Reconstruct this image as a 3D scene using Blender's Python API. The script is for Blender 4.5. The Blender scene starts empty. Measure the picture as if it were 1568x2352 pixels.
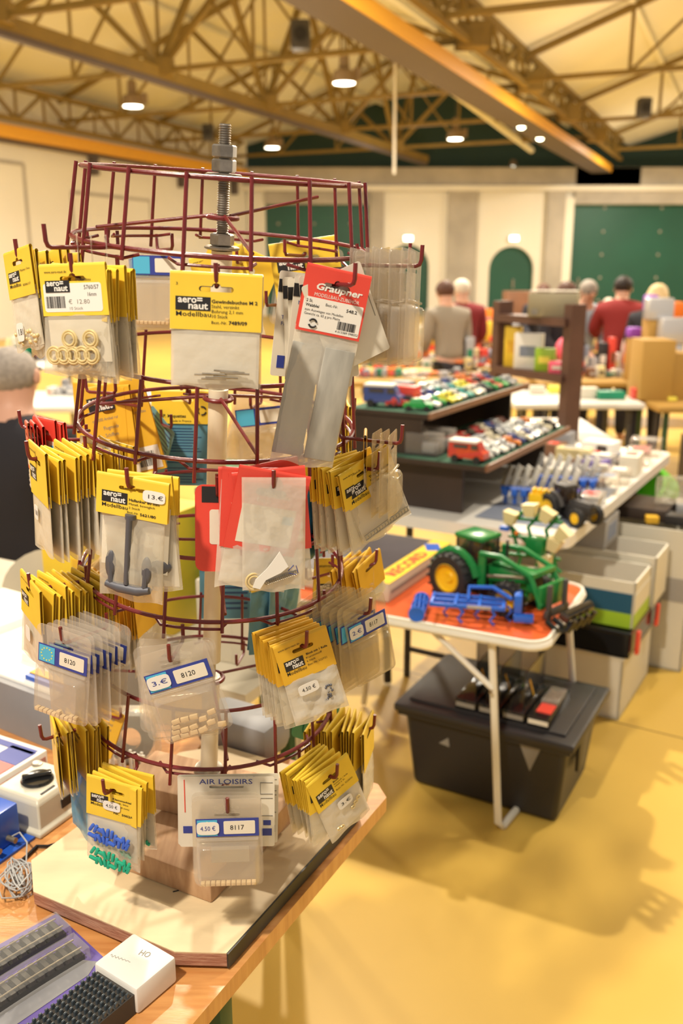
import bpy, bmesh, math, random
from mathutils import Vector, Matrix
PI = math.pi
R = math.radians
rnd = random.Random(7)
scn = bpy.context.scene
COL = scn.collection

# ---------------------------------------------------------------- camera
HC = 1.62                       # camera height
F = 2100.0                      # focal length in pixels of the 1568x2352 frame
PITCH = math.atan((1176 - 612) / F)
cam_d = bpy.data.cameras.new('camera')
cam = bpy.data.objects.new('camera', cam_d)
COL.objects.link(cam)
scn.camera = cam
cam.location = (0, 0, HC)
cam.rotation_euler = (PI / 2 - PITCH, 0, 0)
cam_d.sensor_fit = 'VERTICAL'
cam_d.sensor_height = 22.4
cam_d.lens = F / 2352 * 22.4
cam_d.clip_start = 0.05
cam_d.clip_end = 200
cam_d.dof.use_dof = True
cam_d.dof.focus_distance = 1.06
cam_d.dof.aperture_fstop = 2.9
cam_d.dof.aperture_blades = 0

# ---------------------------------------------------------------- world, lamps, exposure
scn.view_settings.view_transform = 'Standard'
scn.view_settings.look = 'None'
scn.view_settings.exposure = -0.08
scn.view_settings.gamma = 1
scn.view_settings.use_curve_mapping = False
scn.cycles.transparent_max_bounces = 28
scn.cycles.max_bounces = 6
scn.cycles.diffuse_bounces = 3
w = bpy.data.worlds.new('world'); scn.world = w; w.use_nodes = True
bg = w.node_tree.nodes['Background']
bg.inputs[0].default_value = (1.0, 0.90, 0.76, 1)
bg.inputs[1].default_value = 0.50

def lamp(name, kind, loc, energy, color, size=0.2, target=None, spot=None, blend=0.5):
    d = bpy.data.lights.new(name, kind); d.energy = energy; d.color = color
    if kind == 'AREA':
        d.shape = 'DISK'; d.size = size
    else:
        d.shadow_soft_size = size
    if kind == 'SPOT':
        d.spot_size = R(spot or 100); d.spot_blend = blend
    o = bpy.data.objects.new(name, d); COL.objects.link(o); o.location = loc
    if target is not None:
        o.rotation_euler = (Vector(target) - Vector(loc)).to_track_quat('-Z', 'Y').to_euler()
    return o
WARM = (1.0, 0.89, 0.72)
lamp('hall_lamp_light_near', 'AREA', (-1.25, -0.65, 4.3), 178, WARM, 0.20, (-0.2, 1.1, 1.0))
lamp('hall_lamp_light_behind', 'AREA', (-0.4, 5.2, 5.0), 230, WARM, 0.13, (0.6, 2.6, 0.3))
lamp('hall_lamp_light_right', 'AREA', (3.2, 3.6, 5.0), 150, WARM, 0.3, (1.6, 3.6, 0.5))
for i, (x, y) in enumerate(((-4, 9), (1.5, 10), (7, 10), (-1, 17), (5, 18), (11, 19), (-6, 16), (2, 26), (9, 28), (16, 28))):
    lamp('hall_lamp_light_far', 'AREA', (x, y, 4.85), 330, WARM, 0.5, (x, y, 0))
    lamp('roof_fill_light_far', 'POINT', (x, y, 3.4), 110, WARM, 0.25)
# the point lights are added below the lamps to brighten the roof sheets
# ---------------------------------------------------------------- pixel helpers (positions read off the photograph onto real planes)
_fw = Vector((0, math.cos(PITCH), -math.sin(PITCH)))
_up = Vector((0, math.sin(PITCH), math.cos(PITCH)))
_rt = Vector((1, 0, 0))
CP = Vector((0, 0, HC))
def ray(x, y): return _fw + _rt * ((x - 784) / F) - _up * ((y - 1176) / F)
def onz(x, y, z):
    d = ray(x, y); return CP + d * ((z - HC) / d.z)
def aty(x, y, Y):
    d = ray(x, y); return CP + d * (Y / d.y)

# ---------------------------------------------------------------- materials
def mat(name, col, rough=0.55, metal=0.0, var=0.0, vscale=8.0, spec=0.5, bump=0.0, bscale=60.0, emit=0.0, coat=0.0, col2=None, stretch=None):
    m = bpy.data.materials.new(name); m.use_nodes = True
    nt = m.node_tree; b = nt.nodes['Principled BSDF']
    b.inputs['Base Color'].default_value = (*col, 1)
    b.inputs['Roughness'].default_value = rough
    b.inputs['Metallic'].default_value = metal
    b.inputs['Specular IOR Level'].default_value = spec
    if coat: b.inputs['Coat Weight'].default_value = coat
    if emit:
        b.inputs['Emission Color'].default_value = (*col, 1); b.inputs['Emission Strength'].default_value = emit
    tc = None
    if var or bump or col2:
        tc = nt.nodes.new('ShaderNodeTexCoord'); mp = nt.nodes.new('ShaderNodeMapping')
        nt.links.new(tc.outputs['Object'], mp.inputs[0])
        if stretch: mp.inputs['Scale'].default_value = stretch
    if var or col2:
        n = nt.nodes.new('ShaderNodeTexNoise'); n.inputs['Scale'].default_value = vscale; n.inputs['Detail'].default_value = 5
        nt.links.new(mp.outputs[0], n.inputs['Vector'])
        r = nt.nodes.new('ShaderNodeValToRGB')
        c2 = col2 or tuple(max(0, c * (1 - var)) for c in col)
        r.color_ramp.elements[0].position = 0.35; r.color_ramp.elements[1].position = 0.65
        r.color_ramp.elements[0].color = (*c2, 1); r.color_ramp.elements[1].color = (*col, 1)
        nt.links.new(n.outputs['Fac'], r.inputs[0]); nt.links.new(r.outputs[0], b.inputs['Base Color'])
    if bump:
        n2 = nt.nodes.new('ShaderNodeTexNoise'); n2.inputs['Scale'].default_value = bscale; n2.inputs['Detail'].default_value = 4
        nt.links.new(mp.outputs[0], n2.inputs['Vector'])
        bp = nt.nodes.new('ShaderNodeBump'); bp.inputs['Strength'].default_value = bump; bp.inputs['Distance'].default_value = 0.002
        nt.links.new(n2.outputs['Fac'], bp.inputs['Height']); nt.links.new(bp.outputs[0], b.inputs['Normal'])
    return m
def film(name, col, alpha, rough=0.25, bump=0.5, bscale=45.0, spec=0.8):
    """thin plastic film: part clear, part milky and glossy"""
    m = bpy.data.materials.new(name); m.use_nodes = True
    nt = m.node_tree; b = nt.nodes['Principled BSDF']; out = nt.nodes['Material Output']
    b.inputs['Base Color'].default_value = (*col, 1); b.inputs['Roughness'].default_value = rough
    b.inputs['Specular IOR Level'].default_value = spec
    tr = nt.nodes.new('ShaderNodeBsdfTransparent'); tr.inputs[0].default_value = (0.98, 0.965, 0.93, 1)
    mx = nt.nodes.new('ShaderNodeMixShader')
    tc = nt.nodes.new('ShaderNodeTexCoord'); n = nt.nodes.new('ShaderNodeTexNoise'); n.inputs['Scale'].default_value = bscale; n.inputs['Detail'].default_value = 3
    nt.links.new(tc.outputs['Object'], n.inputs['Vector'])
    bp = nt.nodes.new('ShaderNodeBump'); bp.inputs['Strength'].default_value = bump; bp.inputs['Distance'].default_value = 0.004
    nt.links.new(n.outputs['Fac'], bp.inputs['Height']); nt.links.new(bp.outputs[0], b.inputs['Normal'])
    lw = nt.nodes.new('ShaderNodeLayerWeight'); lw.inputs[0].default_value = 0.25
    ma = nt.nodes.new('ShaderNodeMath'); ma.operation = 'MULTIPLY_ADD'; ma.use_clamp = True
    ma.inputs[1].default_value = 0.45; ma.inputs[2].default_value = alpha
    nt.links.new(lw.outputs['Facing'], ma.inputs[0])
    nt.links.new(ma.outputs[0], mx.inputs[0]); nt.links.new(tr.outputs[0], mx.inputs[1]); nt.links.new(b.outputs[0], mx.inputs[2])
    nt.links.new(mx.outputs[0], out.inputs[0])
    return m
def wood(name, c1, c2, scale=6.0, rough=0.45, stretch=(1, 12, 1), coat=0.0):
    return mat(name, c1, rough, 0, 0.0, scale, 0.5, 0.15, 40, 0, coat, c2, stretch)
M = {}
M['yellow'] = mat('yellow_card', (0.90, 0.62, 0.05), 0.42, var=0.12, vscale=12)
M['ochre'] = mat('ochre_card', (0.80, 0.46, 0.03), 0.5, var=0.1, vscale=10)
M['cream'] = mat('cream_card', (0.80, 0.74, 0.62), 0.6, var=0.08, vscale=20)
M['white'] = mat('white_paper', (0.82, 0.79, 0.74), 0.6)
M['red'] = mat('red_card', (0.78, 0.07, 0.045), 0.4, var=0.1, vscale=15)
M['black'] = mat('black_ink', (0.015, 0.014, 0.016), 0.5)
M['grey_ink'] = mat('grey_ink', (0.25, 0.23, 0.2), 0.6)
M['blue_ink'] = mat('blue_ink', (0.03, 0.05, 0.30), 0.45)
M['sky_ink'] = mat('sky_blue_ink', (0.08, 0.45, 0.70), 0.45)
M['star'] = mat('star_yellow_ink', (0.85, 0.75, 0.10), 0.5)
M['film'] = film('milky_poly_film', (0.86, 0.80, 0.68), 0.24)
M['zip'] = film('frosted_zip_bag_film', (0.90, 0.84, 0.74), 0.40, 0.35)
M['clear'] = film('clear_blister_plastic', (0.74, 0.68, 0.62), 0.13, 0.12, 0.35, 30)
M['tray'] = film('thin_clear_tray', (0.8, 0.8, 0.8), 0.03, 0.1, 0.2, 30)
M['amber'] = film('yellowed_blister_plastic', (0.72, 0.60, 0.38), 0.16, 0.15, 0.35, 30)
M['wire'] = mat('dark_red_lacquered_wire', (0.17, 0.012, 0.015), 0.36, 0.0, 0.25, 30, 0.6, 0.2, 150)
M['steel'] = mat('zinc_steel', (0.42, 0.38, 0.33), 0.35, 0.9, 0.35, 60)
M['pole'] = mat('cream_painted_tube', (0.80, 0.72, 0.56), 0.4, var=0.12, vscale=12)
M['ply'] = mat('plywood_face', (0.72, 0.56, 0.34), 0.6, var=0.14, vscale=5, bump=0.1, stretch=(1, 4, 1))
M['plyedge'] = mat('plywood_edge', (0.55, 0.30, 0.20), 0.8, 0, 0, 30, 0.3, 0.8, 90, 0, 0, (0.36, 0.15, 0.09), (1, 1, 14))
M['table'] = wood('varnished_pine', (0.68, 0.33, 0.11), (0.53, 0.22, 0.065), 5, 0.3, (1.2, 14, 1), 0.4)
M['block'] = wood('raw_timber', (0.55, 0.34, 0.19), (0.40, 0.22, 0.11), 6, 0.7, (14, 1.5, 3))
M['greenmetal'] = mat('green_painted_steel', (0.03, 0.085, 0.035), 0.4)
M['tape'] = mat('black_edging_tape', (0.02, 0.02, 0.018), 0.5)
M['blockwood'] = mat('pale_wood_piece', (0.82, 0.60, 0.33), 0.6, var=0.15, vscale=80)
M['bluepl'] = mat('blue_plastic', (0.05, 0.14, 0.62), 0.35)
M['greenpl'] = mat('green_plastic', (0.02, 0.42, 0.25), 0.35)
M['brass'] = mat('pale_gold_plastic', (0.75, 0.60, 0.30), 0.25, 0.2)
M['lead'] = mat('grey_lead_sheet', (0.47, 0.45, 0.40), 0.6, 0.15, 0.25, 18, stretch=(4, 1, 1))
M['anchor'] = mat('dark_grey_cast_metal', (0.11, 0.11, 0.13), 0.5, 0.3)
M['bluepaper'] = mat('blue_printed_paper', (0.10, 0.27, 0.38), 0.5, var=0.15, vscale=10)
M['bluefilm'] = film('blue_tinted_bag', (0.20, 0.42, 0.55), 0.62)
M['darkblue'] = mat('dark_blue_card', (0.02, 0.06, 0.16), 0.45)
M['cyan'] = mat('light_blue_card', (0.20, 0.58, 0.70), 0.5)

# ---------------------------------------------------------------- mesh builder
_TC = {}
def text_geo(s, align='LEFT', bold=0.0):
    k = (s, align, bold)
    if k not in _TC:
        c = bpy.data.curves.new('t', 'FONT'); c.body = s; c.size = 1; c.align_x = align; c.resolution_u = 2
        c.offset = bold
        o = bpy.data.objects.new('t', c); COL.objects.link(o)
        dg = bpy.context.evaluated_depsgraph_get(); dg.update()
        me = bpy.data.meshes.new_from_object(o.evaluated_get(dg))
        _TC[k] = ([v.co.copy() for v in me.vertices], [tuple(p.vertices) for p in me.polygons])
        bpy.data.objects.remove(o); bpy.data.curves.remove(c); bpy.data.meshes.remove(me)
    return _TC[k]
_PC = {}
class MB:
    def __init__(s): s.v = []; s.f = []; s.m = []; s.mats = []
    def mi(s, m):
        m = M[m] if isinstance(m, str) else m
        if m not in s.mats: s.mats.append(m)
        return s.mats.index(m)
    def add(s, vs, fs, m, X=None):
        n = len(s.v); i = s.mi(m)
        s.v += [(X @ Vector(v)) if X is not None else Vector(v) for v in vs]
        s.f += [tuple(a + n for a in f) for f in fs]; s.m += [i] * len(fs)
        return s
    def box(s, c, d, m, X=None, bev=0.0, rot=None):
        T = Matrix.Translation(c)
        if rot: T = T @ Matrix.Rotation(rot[2], 4, 'Z') @ Matrix.Rotation(rot[1], 4, 'Y') @ Matrix.Rotation(rot[0], 4, 'X')
        if X is not None: T = X @ T
        if bev:
            bm = bmesh.new(); bmesh.ops.create_cube(bm, size=1); bmesh.ops.scale(bm, vec=d, verts=bm.verts)
            bmesh.ops.bevel(bm, geom=bm.edges[:], offset=bev, segments=2, affect='EDGES', profile=0.5)
            bm.verts.index_update()
            vs = [v.co.copy() for v in bm.verts]; fs = [tuple(v.index for v in f.verts) for f in bm.faces]; bm.free()
        else:
            x, y, z = d[0] / 2, d[1] / 2, d[2] / 2
            vs = [(-x, -y, -z), (x, -y, -z), (x, y, -z), (-x, y, -z), (-x, -y, z), (x, -y, z), (x, y, z), (-x, y, z)]
            fs = [(0, 3, 2, 1), (4, 5, 6, 7), (0, 1, 5, 4), (1, 2, 6, 5), (2, 3, 7, 6), (3, 0, 4, 7)]
        return s.add(vs, fs, m, T)
    def tube(s, pts, r, m, n=10, X=None, closed=False):
        pts = [Vector(p) for p in pts]; N = len(pts); vs = []; fs = []
        rs = r if isinstance(r, (list, tuple)) else [r] * N
        a = None
        for i, p in enumerate(pts):
            if closed: t = (pts[(i + 1) % N] - pts[i - 1])
            else: t = (pts[min(i + 1, N - 1)] - pts[max(i - 1, 0)])
            t.normalize()
            if a is None:
                a = t.orthogonal().normalized()
            a = (a - t * a.dot(t))
            if a.length < 1e-6: a = t.orthogonal()
            a.normalize(); b = t.cross(a)
            for k in range(n):
                q = 2 * PI * k / n
                vs.append(p + (a * math.cos(q) + b * math.sin(q)) * rs[i])
        for i in range(N if closed else N - 1):
            j = (i + 1) % N
            for k in range(n):
                l = (k + 1) % n
                fs.append((i * n + k, i * n + l, j * n + l, j * n + k))
        if not closed:
            fs.append(tuple(range(n))[::-1]); fs.append(tuple((N - 1) * n + k for k in range(n)))
        return s.add(vs, fs, m, X)
    def lathe(s, prof, m, n=24, X=None, cap=True):
        vs = []; fs = []
        for (r, z) in prof:
            for k in range(n):
                q = 2 * PI * k / n; vs.append((r * math.cos(q), r * math.sin(q), z))
        for i in range(len(prof) - 1):
            for k in range(n):
                l = (k + 1) % n; fs.append((i * n + k, i * n + l, (i + 1) * n + l, (i + 1) * n + k))
        if cap:
            fs.append(tuple(range(n))[::-1]); fs.append(tuple((len(prof) - 1) * n + k for k in range(n)))
        return s.add(vs, fs, m, X)
    def cyl(s, c, r, h, m, n=20, X=None, axis='Z', r2=None):
        T = Matrix.Translation(c)
        if axis == 'X': T = T @ Matrix.Rotation(PI / 2, 4, 'Y')
        if axis == 'Y': T = T @ Matrix.Rotation(PI / 2, 4, 'X')
        if X is not None: T = X @ T
        return s.lathe([(r, -h / 2), (r if r2 is None else r2, h / 2)], m, n, T)
    def ball(s, c, r, m, X=None, sc=(1, 1, 1), n=14):
        T = Matrix.Translation(c) @ Matrix.Diagonal((*sc, 1))
        if X is not None: T = X @ T
        prof = [(max(r * math.sin(PI * i / 8), 1e-4), -r * math.cos(PI * i / 8)) for i in range(9)]
        return s.lathe(prof, m, n, T)
    def plate(s, outer, holes, th, m, X=None, plane='XZ'):
        """flat sheet of thickness th with holes; outlines are 2-D point lists"""
        k = (tuple(outer), tuple(tuple(h) for h in holes), th)
        if k not in _PC:
            c = bpy.data.curves.new('p', 'CURVE'); c.dimensions = '2D'; c.fill_mode = 'BOTH'; c.extrude = th / 2
            for pl in [outer] + list(holes):
                sp = c.splines.new('POLY'); sp.points.add(len(pl) - 1); sp.use_cyclic_u = True
                for i, q in enumerate(pl): sp.points[i].co = (q[0], q[1], 0, 1)
            o = bpy.data.objects.new('p', c); COL.objects.link(o)
            dg = bpy.context.evaluated_depsgraph_get(); dg.update()
            me = bpy.data.meshes.new_from_object(o.evaluated_get(dg))
            _PC[k] = ([v.co.copy() for v in me.vertices], [tuple(p.vertices) for p in me.polygons])
            bpy.data.objects.remove(o); bpy.data.curves.remove(c); bpy.data.meshes.remove(me)
        T = Matrix.Rotation(PI / 2, 4, 'X') if plane == 'XZ' else Matrix()
        if X is not None: T = X @ T
        return s.add(*_PC[k], m, T)
    def text(s, st, x, z, h, m, w=None, y=0.0, align='LEFT', X=None, bold=0.0, shear=0.0):
        """lettering in the XZ plane facing -Y; (x,z) left end of the baseline, h letter height, w width it is fitted to"""
        vs, fs = text_geo(st, align, bold)
        if not vs: return s
        k = h / 0.70; kx = k
        if w:
            ww = max(v.x for v in vs) - min(v.x for v in vs); kx = w / max(ww, 1e-6)
        return s.add([(x + v.x * kx + shear * v.y * k, y, z + v.y * k) for v in vs], fs, m, X)
    def build(s, name, parent=None, smooth=40, loc=None):
        me = bpy.data.meshes.new(name); me.from_pydata([tuple(v) for v in s.v], [], s.f); me.validate()
        for q in s.mats: me.materials.append(q)
        if len(me.polygons) == len(s.m): me.polygons.foreach_set('material_index', s.m)
        if smooth:
            me.polygons.foreach_set('use_smooth', [True] * len(me.polygons))
            try: me.set_sharp_from_angle(angle=R(smooth))
            except Exception: pass
        me.update()
        o = bpy.data.objects.new(name, me); COL.objects.link(o)
        if parent: o.parent = parent
        if loc is not None: o.location = loc
        return o
def rrect(x0, z0, x1, z1, r, n=4):
    o = []
    for cx, cz, a in ((x1 - r, z0 + r, -90), (x1 - r, z1 - r, 0), (x0 + r, z1 - r, 90), (x0 + r, z0 + r, 180)):
        for k in range(n + 1):
            q = R(a + 90 * k / n); o.append((round(cx + r * math.cos(q), 6), round(cz + r * math.sin(q), 6)))
    return o
def tag(o, label=None, cat=None, group=None, kind=None):
    if label: o['label'] = label
    if cat: o['category'] = cat
    if group: o['group'] = group
    if kind: o['kind'] = kind
    return o
def thing(name, label, cat, loc=(0, 0, 0), rot=(0, 0, 0), group=None, scale=None):
    o = bpy.data.objects.new(name, None); COL.objects.link(o); o.empty_display_size = 0.05
    o.location = loc; o.rotation_euler = rot
    if scale: o.scale = scale if isinstance(scale, (tuple, list)) else (scale,) * 3
    return tag(o, label, cat, group)
def solo(mb, name, label, cat, group=None, loc=None, smooth=40, rot=None):
    o = mb.build(name, None, smooth, loc)
    if rot is not None: o.rotation_euler = rot
    return tag(o, label, cat, group)
def struct(mb, name, smooth=0):
    return tag(mb.build(name, None, smooth), kind='structure')
def dup(root, loc, rot, label, group=None, scale=None):
    r = root.copy(); COL.objects.link(r); r.location = loc; r.rotation_euler = rot
    if scale: r.scale = scale
    r['label'] = label
    if group: r['group'] = group
    for ch in list(root.children):
        c = ch.copy(); COL.objects.link(c); c.parent = r
        for g in list(ch.children):
            d = g.copy(); COL.objects.link(d); d.parent = c
    return r
ORD = ['first', 'second', 'third', 'fourth', 'fifth', 'sixth', 'seventh', 'eighth', 'ninth', 'tenth', 'eleventh', 'twelfth', 'thirteenth', 'fourteenth', 'fifteenth', 'sixteenth', 'seventeenth', 'eighteenth', 'nineteenth', 'twentieth']
ORD += ['twenty-first', 'twenty-second', 'twenty-third', 'twenty-fourth', 'twenty-fifth', 'twenty-sixth', 'twenty-seventh', 'twenty-eighth', 'twenty-ninth', 'thirtieth', 'thirty-first', 'thirty-second', 'thirty-third', 'thirty-fourth', 'thirty-fifth', 'thirty-sixth', 'thirty-seventh', 'thirty-eighth', 'thirty-ninth', 'fortieth']
def frame2(base, ang):
    """matrix whose x axis runs along ang (degrees) in the floor plane"""
    return Matrix.Translation(base) @ Matrix.Rotation(R(ang), 4, 'Z')
# ================================================================ THE HALL
M['floor'] = mat('ochre_sports_floor', (0.66, 0.43, 0.085), 0.42, 0, 0.10, 1.2, 0.35, 0.04, 90)
def brick_floor(m):
    nt = m.node_tree; b = nt.nodes['Principled BSDF']
    src = b.inputs['Base Color'].links[0].from_socket
    tc = nt.nodes.new('ShaderNodeTexCoord'); mp = nt.nodes.new('ShaderNodeMapping'); mp.inputs['Rotation'].default_value = (0, 0, R(30.5)); mp.inputs['Location'].default_value = (5.0, -0.54, 0)
    br = nt.nodes.new('ShaderNodeTexBrick'); br.offset = 0; br.inputs['Scale'].default_value = 1
    br.inputs['Brick Width'].default_value = 8.0; br.inputs['Row Height'].default_value = 2.6; br.inputs['Mortar Size'].default_value = 0.004
    br.inputs['Color2'].default_value = (1, 1, 1, 1); br.inputs['Color1'].default_value = (1, 1, 1, 1); br.inputs['Mortar'].default_value = (0.35, 0.3, 0.25, 1)
    nt.links.new(tc.outputs['Object'], mp.inputs[0]); nt.links.new(mp.outputs[0], br.inputs['Vector'])
    mx = nt.nodes.new('ShaderNodeMix'); mx.data_type = 'RGBA'; mx.blend_type = 'MULTIPLY'; mx.inputs['Factor'].default_value = 1
    nt.links.new(src, mx.inputs[6]); nt.links.new(br.outputs['Color'], mx.inputs[7]); nt.links.new(mx.outputs[2], b.inputs['Base Color'])
brick_floor(M['floor'])
M['wallw'] = mat('cream_painted_wall', (0.82, 0.78, 0.68), 0.8, var=0.05, vscale=0.6)
M['wallg'] = mat('grey_rendered_pier', (0.46, 0.42, 0.36), 0.85, var=0.2, vscale=1.2)
M['doorg'] = mat('dark_green_door_panel', (0.008, 0.085, 0.055), 0.5, var=0.15, vscale=0.7)
M['doord'] = mat('deep_green_gable_sheet', (0.012, 0.04, 0.03), 0.7)
M['roof'] = mat('cream_roof_sheet', (0.82, 0.79, 0.66), 0.85, var=0.08, vscale=0.4)
M['truss'] = mat('yellow_brown_truss_paint', (0.24, 0.155, 0.03), 0.6, var=0.15, vscale=2)
M['crane'] = mat('orange_yellow_crane_paint', (0.80, 0.40, 0.03), 0.45)
M['greyb'] = mat('grey_crane_beam_flange', (0.11, 0.085, 0.08), 0.7)
M['lampglow'] = mat('lamp_glass', (1.0, 0.93, 0.74), 0.4, emit=14)
M['spotglow'] = mat('spotlight_glass', (1.0, 0.90, 0.55), 0.4, emit=30)
M['exitglow'] = mat('lit_exit_sign', (0.75, 1.0, 0.85), 0.4, emit=6)
M['dgrey'] = mat('dark_grey_metal', (0.06, 0.055, 0.055), 0.5)
M['fixture'] = mat('brown_lamp_housing', (0.22, 0.15, 0.08), 0.5)

mb = MB(); mb.add([(-22, -1, 0), (26, -1, 0), (26, 34, 0), (-22, 34, 0)], [(0, 1, 2, 3)], 'floor'); struct(mb, 'floor')
YW = 32.0
def wx(px): return aty(px, 600, YW).x
def wz(py): return aty(784, py, YW).z
cornx = wx(572)
# hall axes
HA = Vector((0.4027, 0.9153, 0)); HV = Vector((0.9153, -0.4027, 0))
def hall(u, v, z): return HA * u + HV * v + Vector((0, 0, z))
Z_W = wz(386)
# far wall with openings for the doors, its piers and cornice
xa, xb = cornx, 20.0
ztop_g = wz(470)
def arch(cx, px_w, ytop, n=14):
    r = (wx(cx + px_w / 2) - wx(cx - px_w / 2)) / 2; x0 = wx(cx); zt = wz(ytop)
    pts = [(round(x0 + r, 4), 0.002), ] + [(round(x0 + r * math.cos(PI * k / n), 4), round(zt - r + r * math.sin(PI * k / n), 4)) for k in range(n + 1)] + [(round(x0 - r, 4), 0.002)]
    return pts, x0, r, zt
A1 = arch(935, 98, 562); A2 = arch(1173, 102, 566)
gl = [(round(wx(612), 3), 0.002), (round(wx(846), 3), 0.002), (round(wx(846), 3), round(ztop_g, 3)), (round(wx(612), 3), round(ztop_g, 3))]
gr = [(round(wx(1306), 3), 0.002), (16.0, 0.002), (16.0, round(ztop_g, 3)), (round(wx(1306), 3), round(ztop_g, 3))]
mb = MB()
mb.plate([(round(xa, 3), 0), (xb, 0), (xb, round(Z_W, 3)), (round(xa, 3), round(Z_W, 3))], [A1[0], A2[0], gl, gr], 0.25, 'wallw', Matrix.Translation((0, YW, 0)))
struct(mb, 'wall_back')
mb = MB()
for a, b in ((849, 880), (1024, 1090), (1246, 1286)):
    mb.box(((wx(a) + wx(b)) / 2, YW - 0.2, Z_W / 2 - 0.25), (wx(b) - wx(a), 0.2, Z_W - 0.5), 'wallg')
mb.box(((wx(846) + wx(1306)) / 2 - 3, YW - 0.19, Z_W - 0.28), (17, 0.16, 0.55), 'wallg')
mb.box(((wx(1306) + 20) / 2, YW - 0.19, (Z_W + ztop_g) / 2), (20 - wx(1306), 0.16, Z_W - ztop_g), 'wallg')
mb.box(((wx(612) + wx(846)) / 2, YW - 0.16, (Z_W + ztop_g) / 2), (wx(846) - wx(612), 0.08, Z_W - ztop_g), 'wallg')
struct(mb, 'trim_1')
mb = MB(); mb.box((8, YW - 0.32, wz(434)), (24, 0.10, 0.16), 'wallw'); struct(mb, 'trim_2')
mb = MB(); mb.box((wx(1296), YW - 0.2, ztop_g / 2 + 0.1), (0.28, 0.2, ztop_g + 0.2), 'wallw'); struct(mb, 'trim_3')
def door(name, pts, cx, z, n):
    mb = MB(); mb.plate(pts, [], 0.08, 'doorg', Matrix.Translation((0, YW + 0.06, 0)))
    o = struct(mb, name)
    h = MB(); h.box((0, 0, 0), (0.05, 0.06, 0.3), 'steel'); h.build('door_handle', o, loc=(cx, YW - 0.0, z))
    if n:
        b = MB()
        for i in range(n[0]):
            for j in range(n[1]):
                b.ball((n[2] + i * n[3], YW + 0.01, n[4] + j * n[5]), 0.045, 'wallg')
        b.build('bolt_heads', o)
door('door_1', A1[0], A1[1] + 0.1, 1.05, None); door('door_2', A2[0], A2[1] + 0.1, 1.05, None)
door('door_3', gl, wx(820), 1.1, (3, 4, wx(640), 1.2, 0.6, 0.8)); door('door_4', gr, wx(1330), 1.1, (8, 5, wx(1380), 1.9, 0.5, 0.75))
for i, (px, nm) in enumerate(((935, 'left'), (1175, 'right'))):
    s = MB(); s.box((0, 0, 0), (0.30, 0.06, 0.18), 'dgrey', bev=0.02)
    g = thing('exit_sign', 'lit green and white exit sign above the %s arched green door' % nm, 'sign', (wx(px), YW - 0.22, wz(548)))
    s.build('housing', g); e = MB(); e.box((0, -0.04, 0), (0.28, 0.02, 0.16), 'exitglow'); e.build('lit_panel', g)
# gable above the far wall
mb = MB(); mb.box((6, YW + 1.0, Z_W + 2.3), (30, 0.1, 4.8), 'doord'); struct(mb, 'wall_gable')
# left wall
mb = MB(); A = hall(-8, -15.85, 0); Bp = Vector((cornx, YW, 0))
nv = HV * -0.15
p = [A, Bp, Bp + nv, A + nv]
mb.add([q for q in p] + [q + Vector((0, 0, 5.6)) for q in p], [(0, 1, 5, 4), (2, 3, 7, 6), (4, 5, 6, 7)], 'wallw'); struct(mb, 'wall_left')
# framed panels on the left wall
mb = MB(); FX = Matrix(((HA.x, HV.x, 0, 0), (HA.y, HV.y, 0, 0), (0, 0, 1, 0), (0, 0, 0, 1)))
ux = lambda px: 0
for u0, u1, zt in ((15.2, 17.6, 3.9), (19.2, 22.5, 3.4), (24.5, 26.5, 3.4)):
    for u in (u0, u1): mb.box((u, -15.78, zt / 2), (0.08, 0.06, zt), 'wallg', FX)
    mb.box(((u0 + u1) / 2, -15.78, zt), (u1 - u0, 0.06, 0.08), 'wallg', FX)
mb.box((31.8, -15.7, 2.4), (0.8, 0.25, 4.8), 'wallg', FX)
struct(mb, 'trim_4')
# roof: two bays of gently pitched sheets
def roofz(v):
    for a, b in ((-15.9, -4.4), (-4.4, 7.1), (7.1, 18.6)):
        if a <= v <= b: return 5.55 + 2.0 * (1 - abs(v - (a + b) / 2) / ((b - a) / 2))
    return 5.55
mb = MB()
vs = (-16.2, -10.15, -4.4, 1.35, 7.1, 12.85, 18.6)
for a, b in zip(vs[:-1], vs[1:]):
    P = [hall(4, a, roofz(max(a, -15.9))), hall(48, a, roofz(max(a, -15.9))), hall(48, b, roofz(b)), hall(4, b, roofz(b))]
    mb.add(P + [q + Vector((0, 0, 0.12)) for q in P], [(0, 1, 2, 3), (7, 6, 5, 4), (0, 4, 5, 1), (1, 5, 6, 2), (2, 6, 7, 3), (3, 7, 4, 0)], 'roof')
struct(mb, 'ceiling')
def bar(mb, p, q, th, m='truss'):
    p = Vector(p); q = Vector(q); d = q - p; L = d.length
    X = Matrix.Translation((p + q) / 2) @ d.to_track_quat('X', 'Z').to_matrix().to_4x4()
    mb.box((0, 0, 0), (L, th, th), m, X)
# purlins under the sheets
mb = MB()
for v in (-14, -12, -8.3, -6.3, -2.5, -0.6, 3.3, 5.2, 9, 11):
    bar(mb, hall(5, v, roofz(v) - 0.07), hall(46, v, roofz(v) - 0.07), 0.09, 'roof')
struct(mb, 'trim_5')
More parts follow.
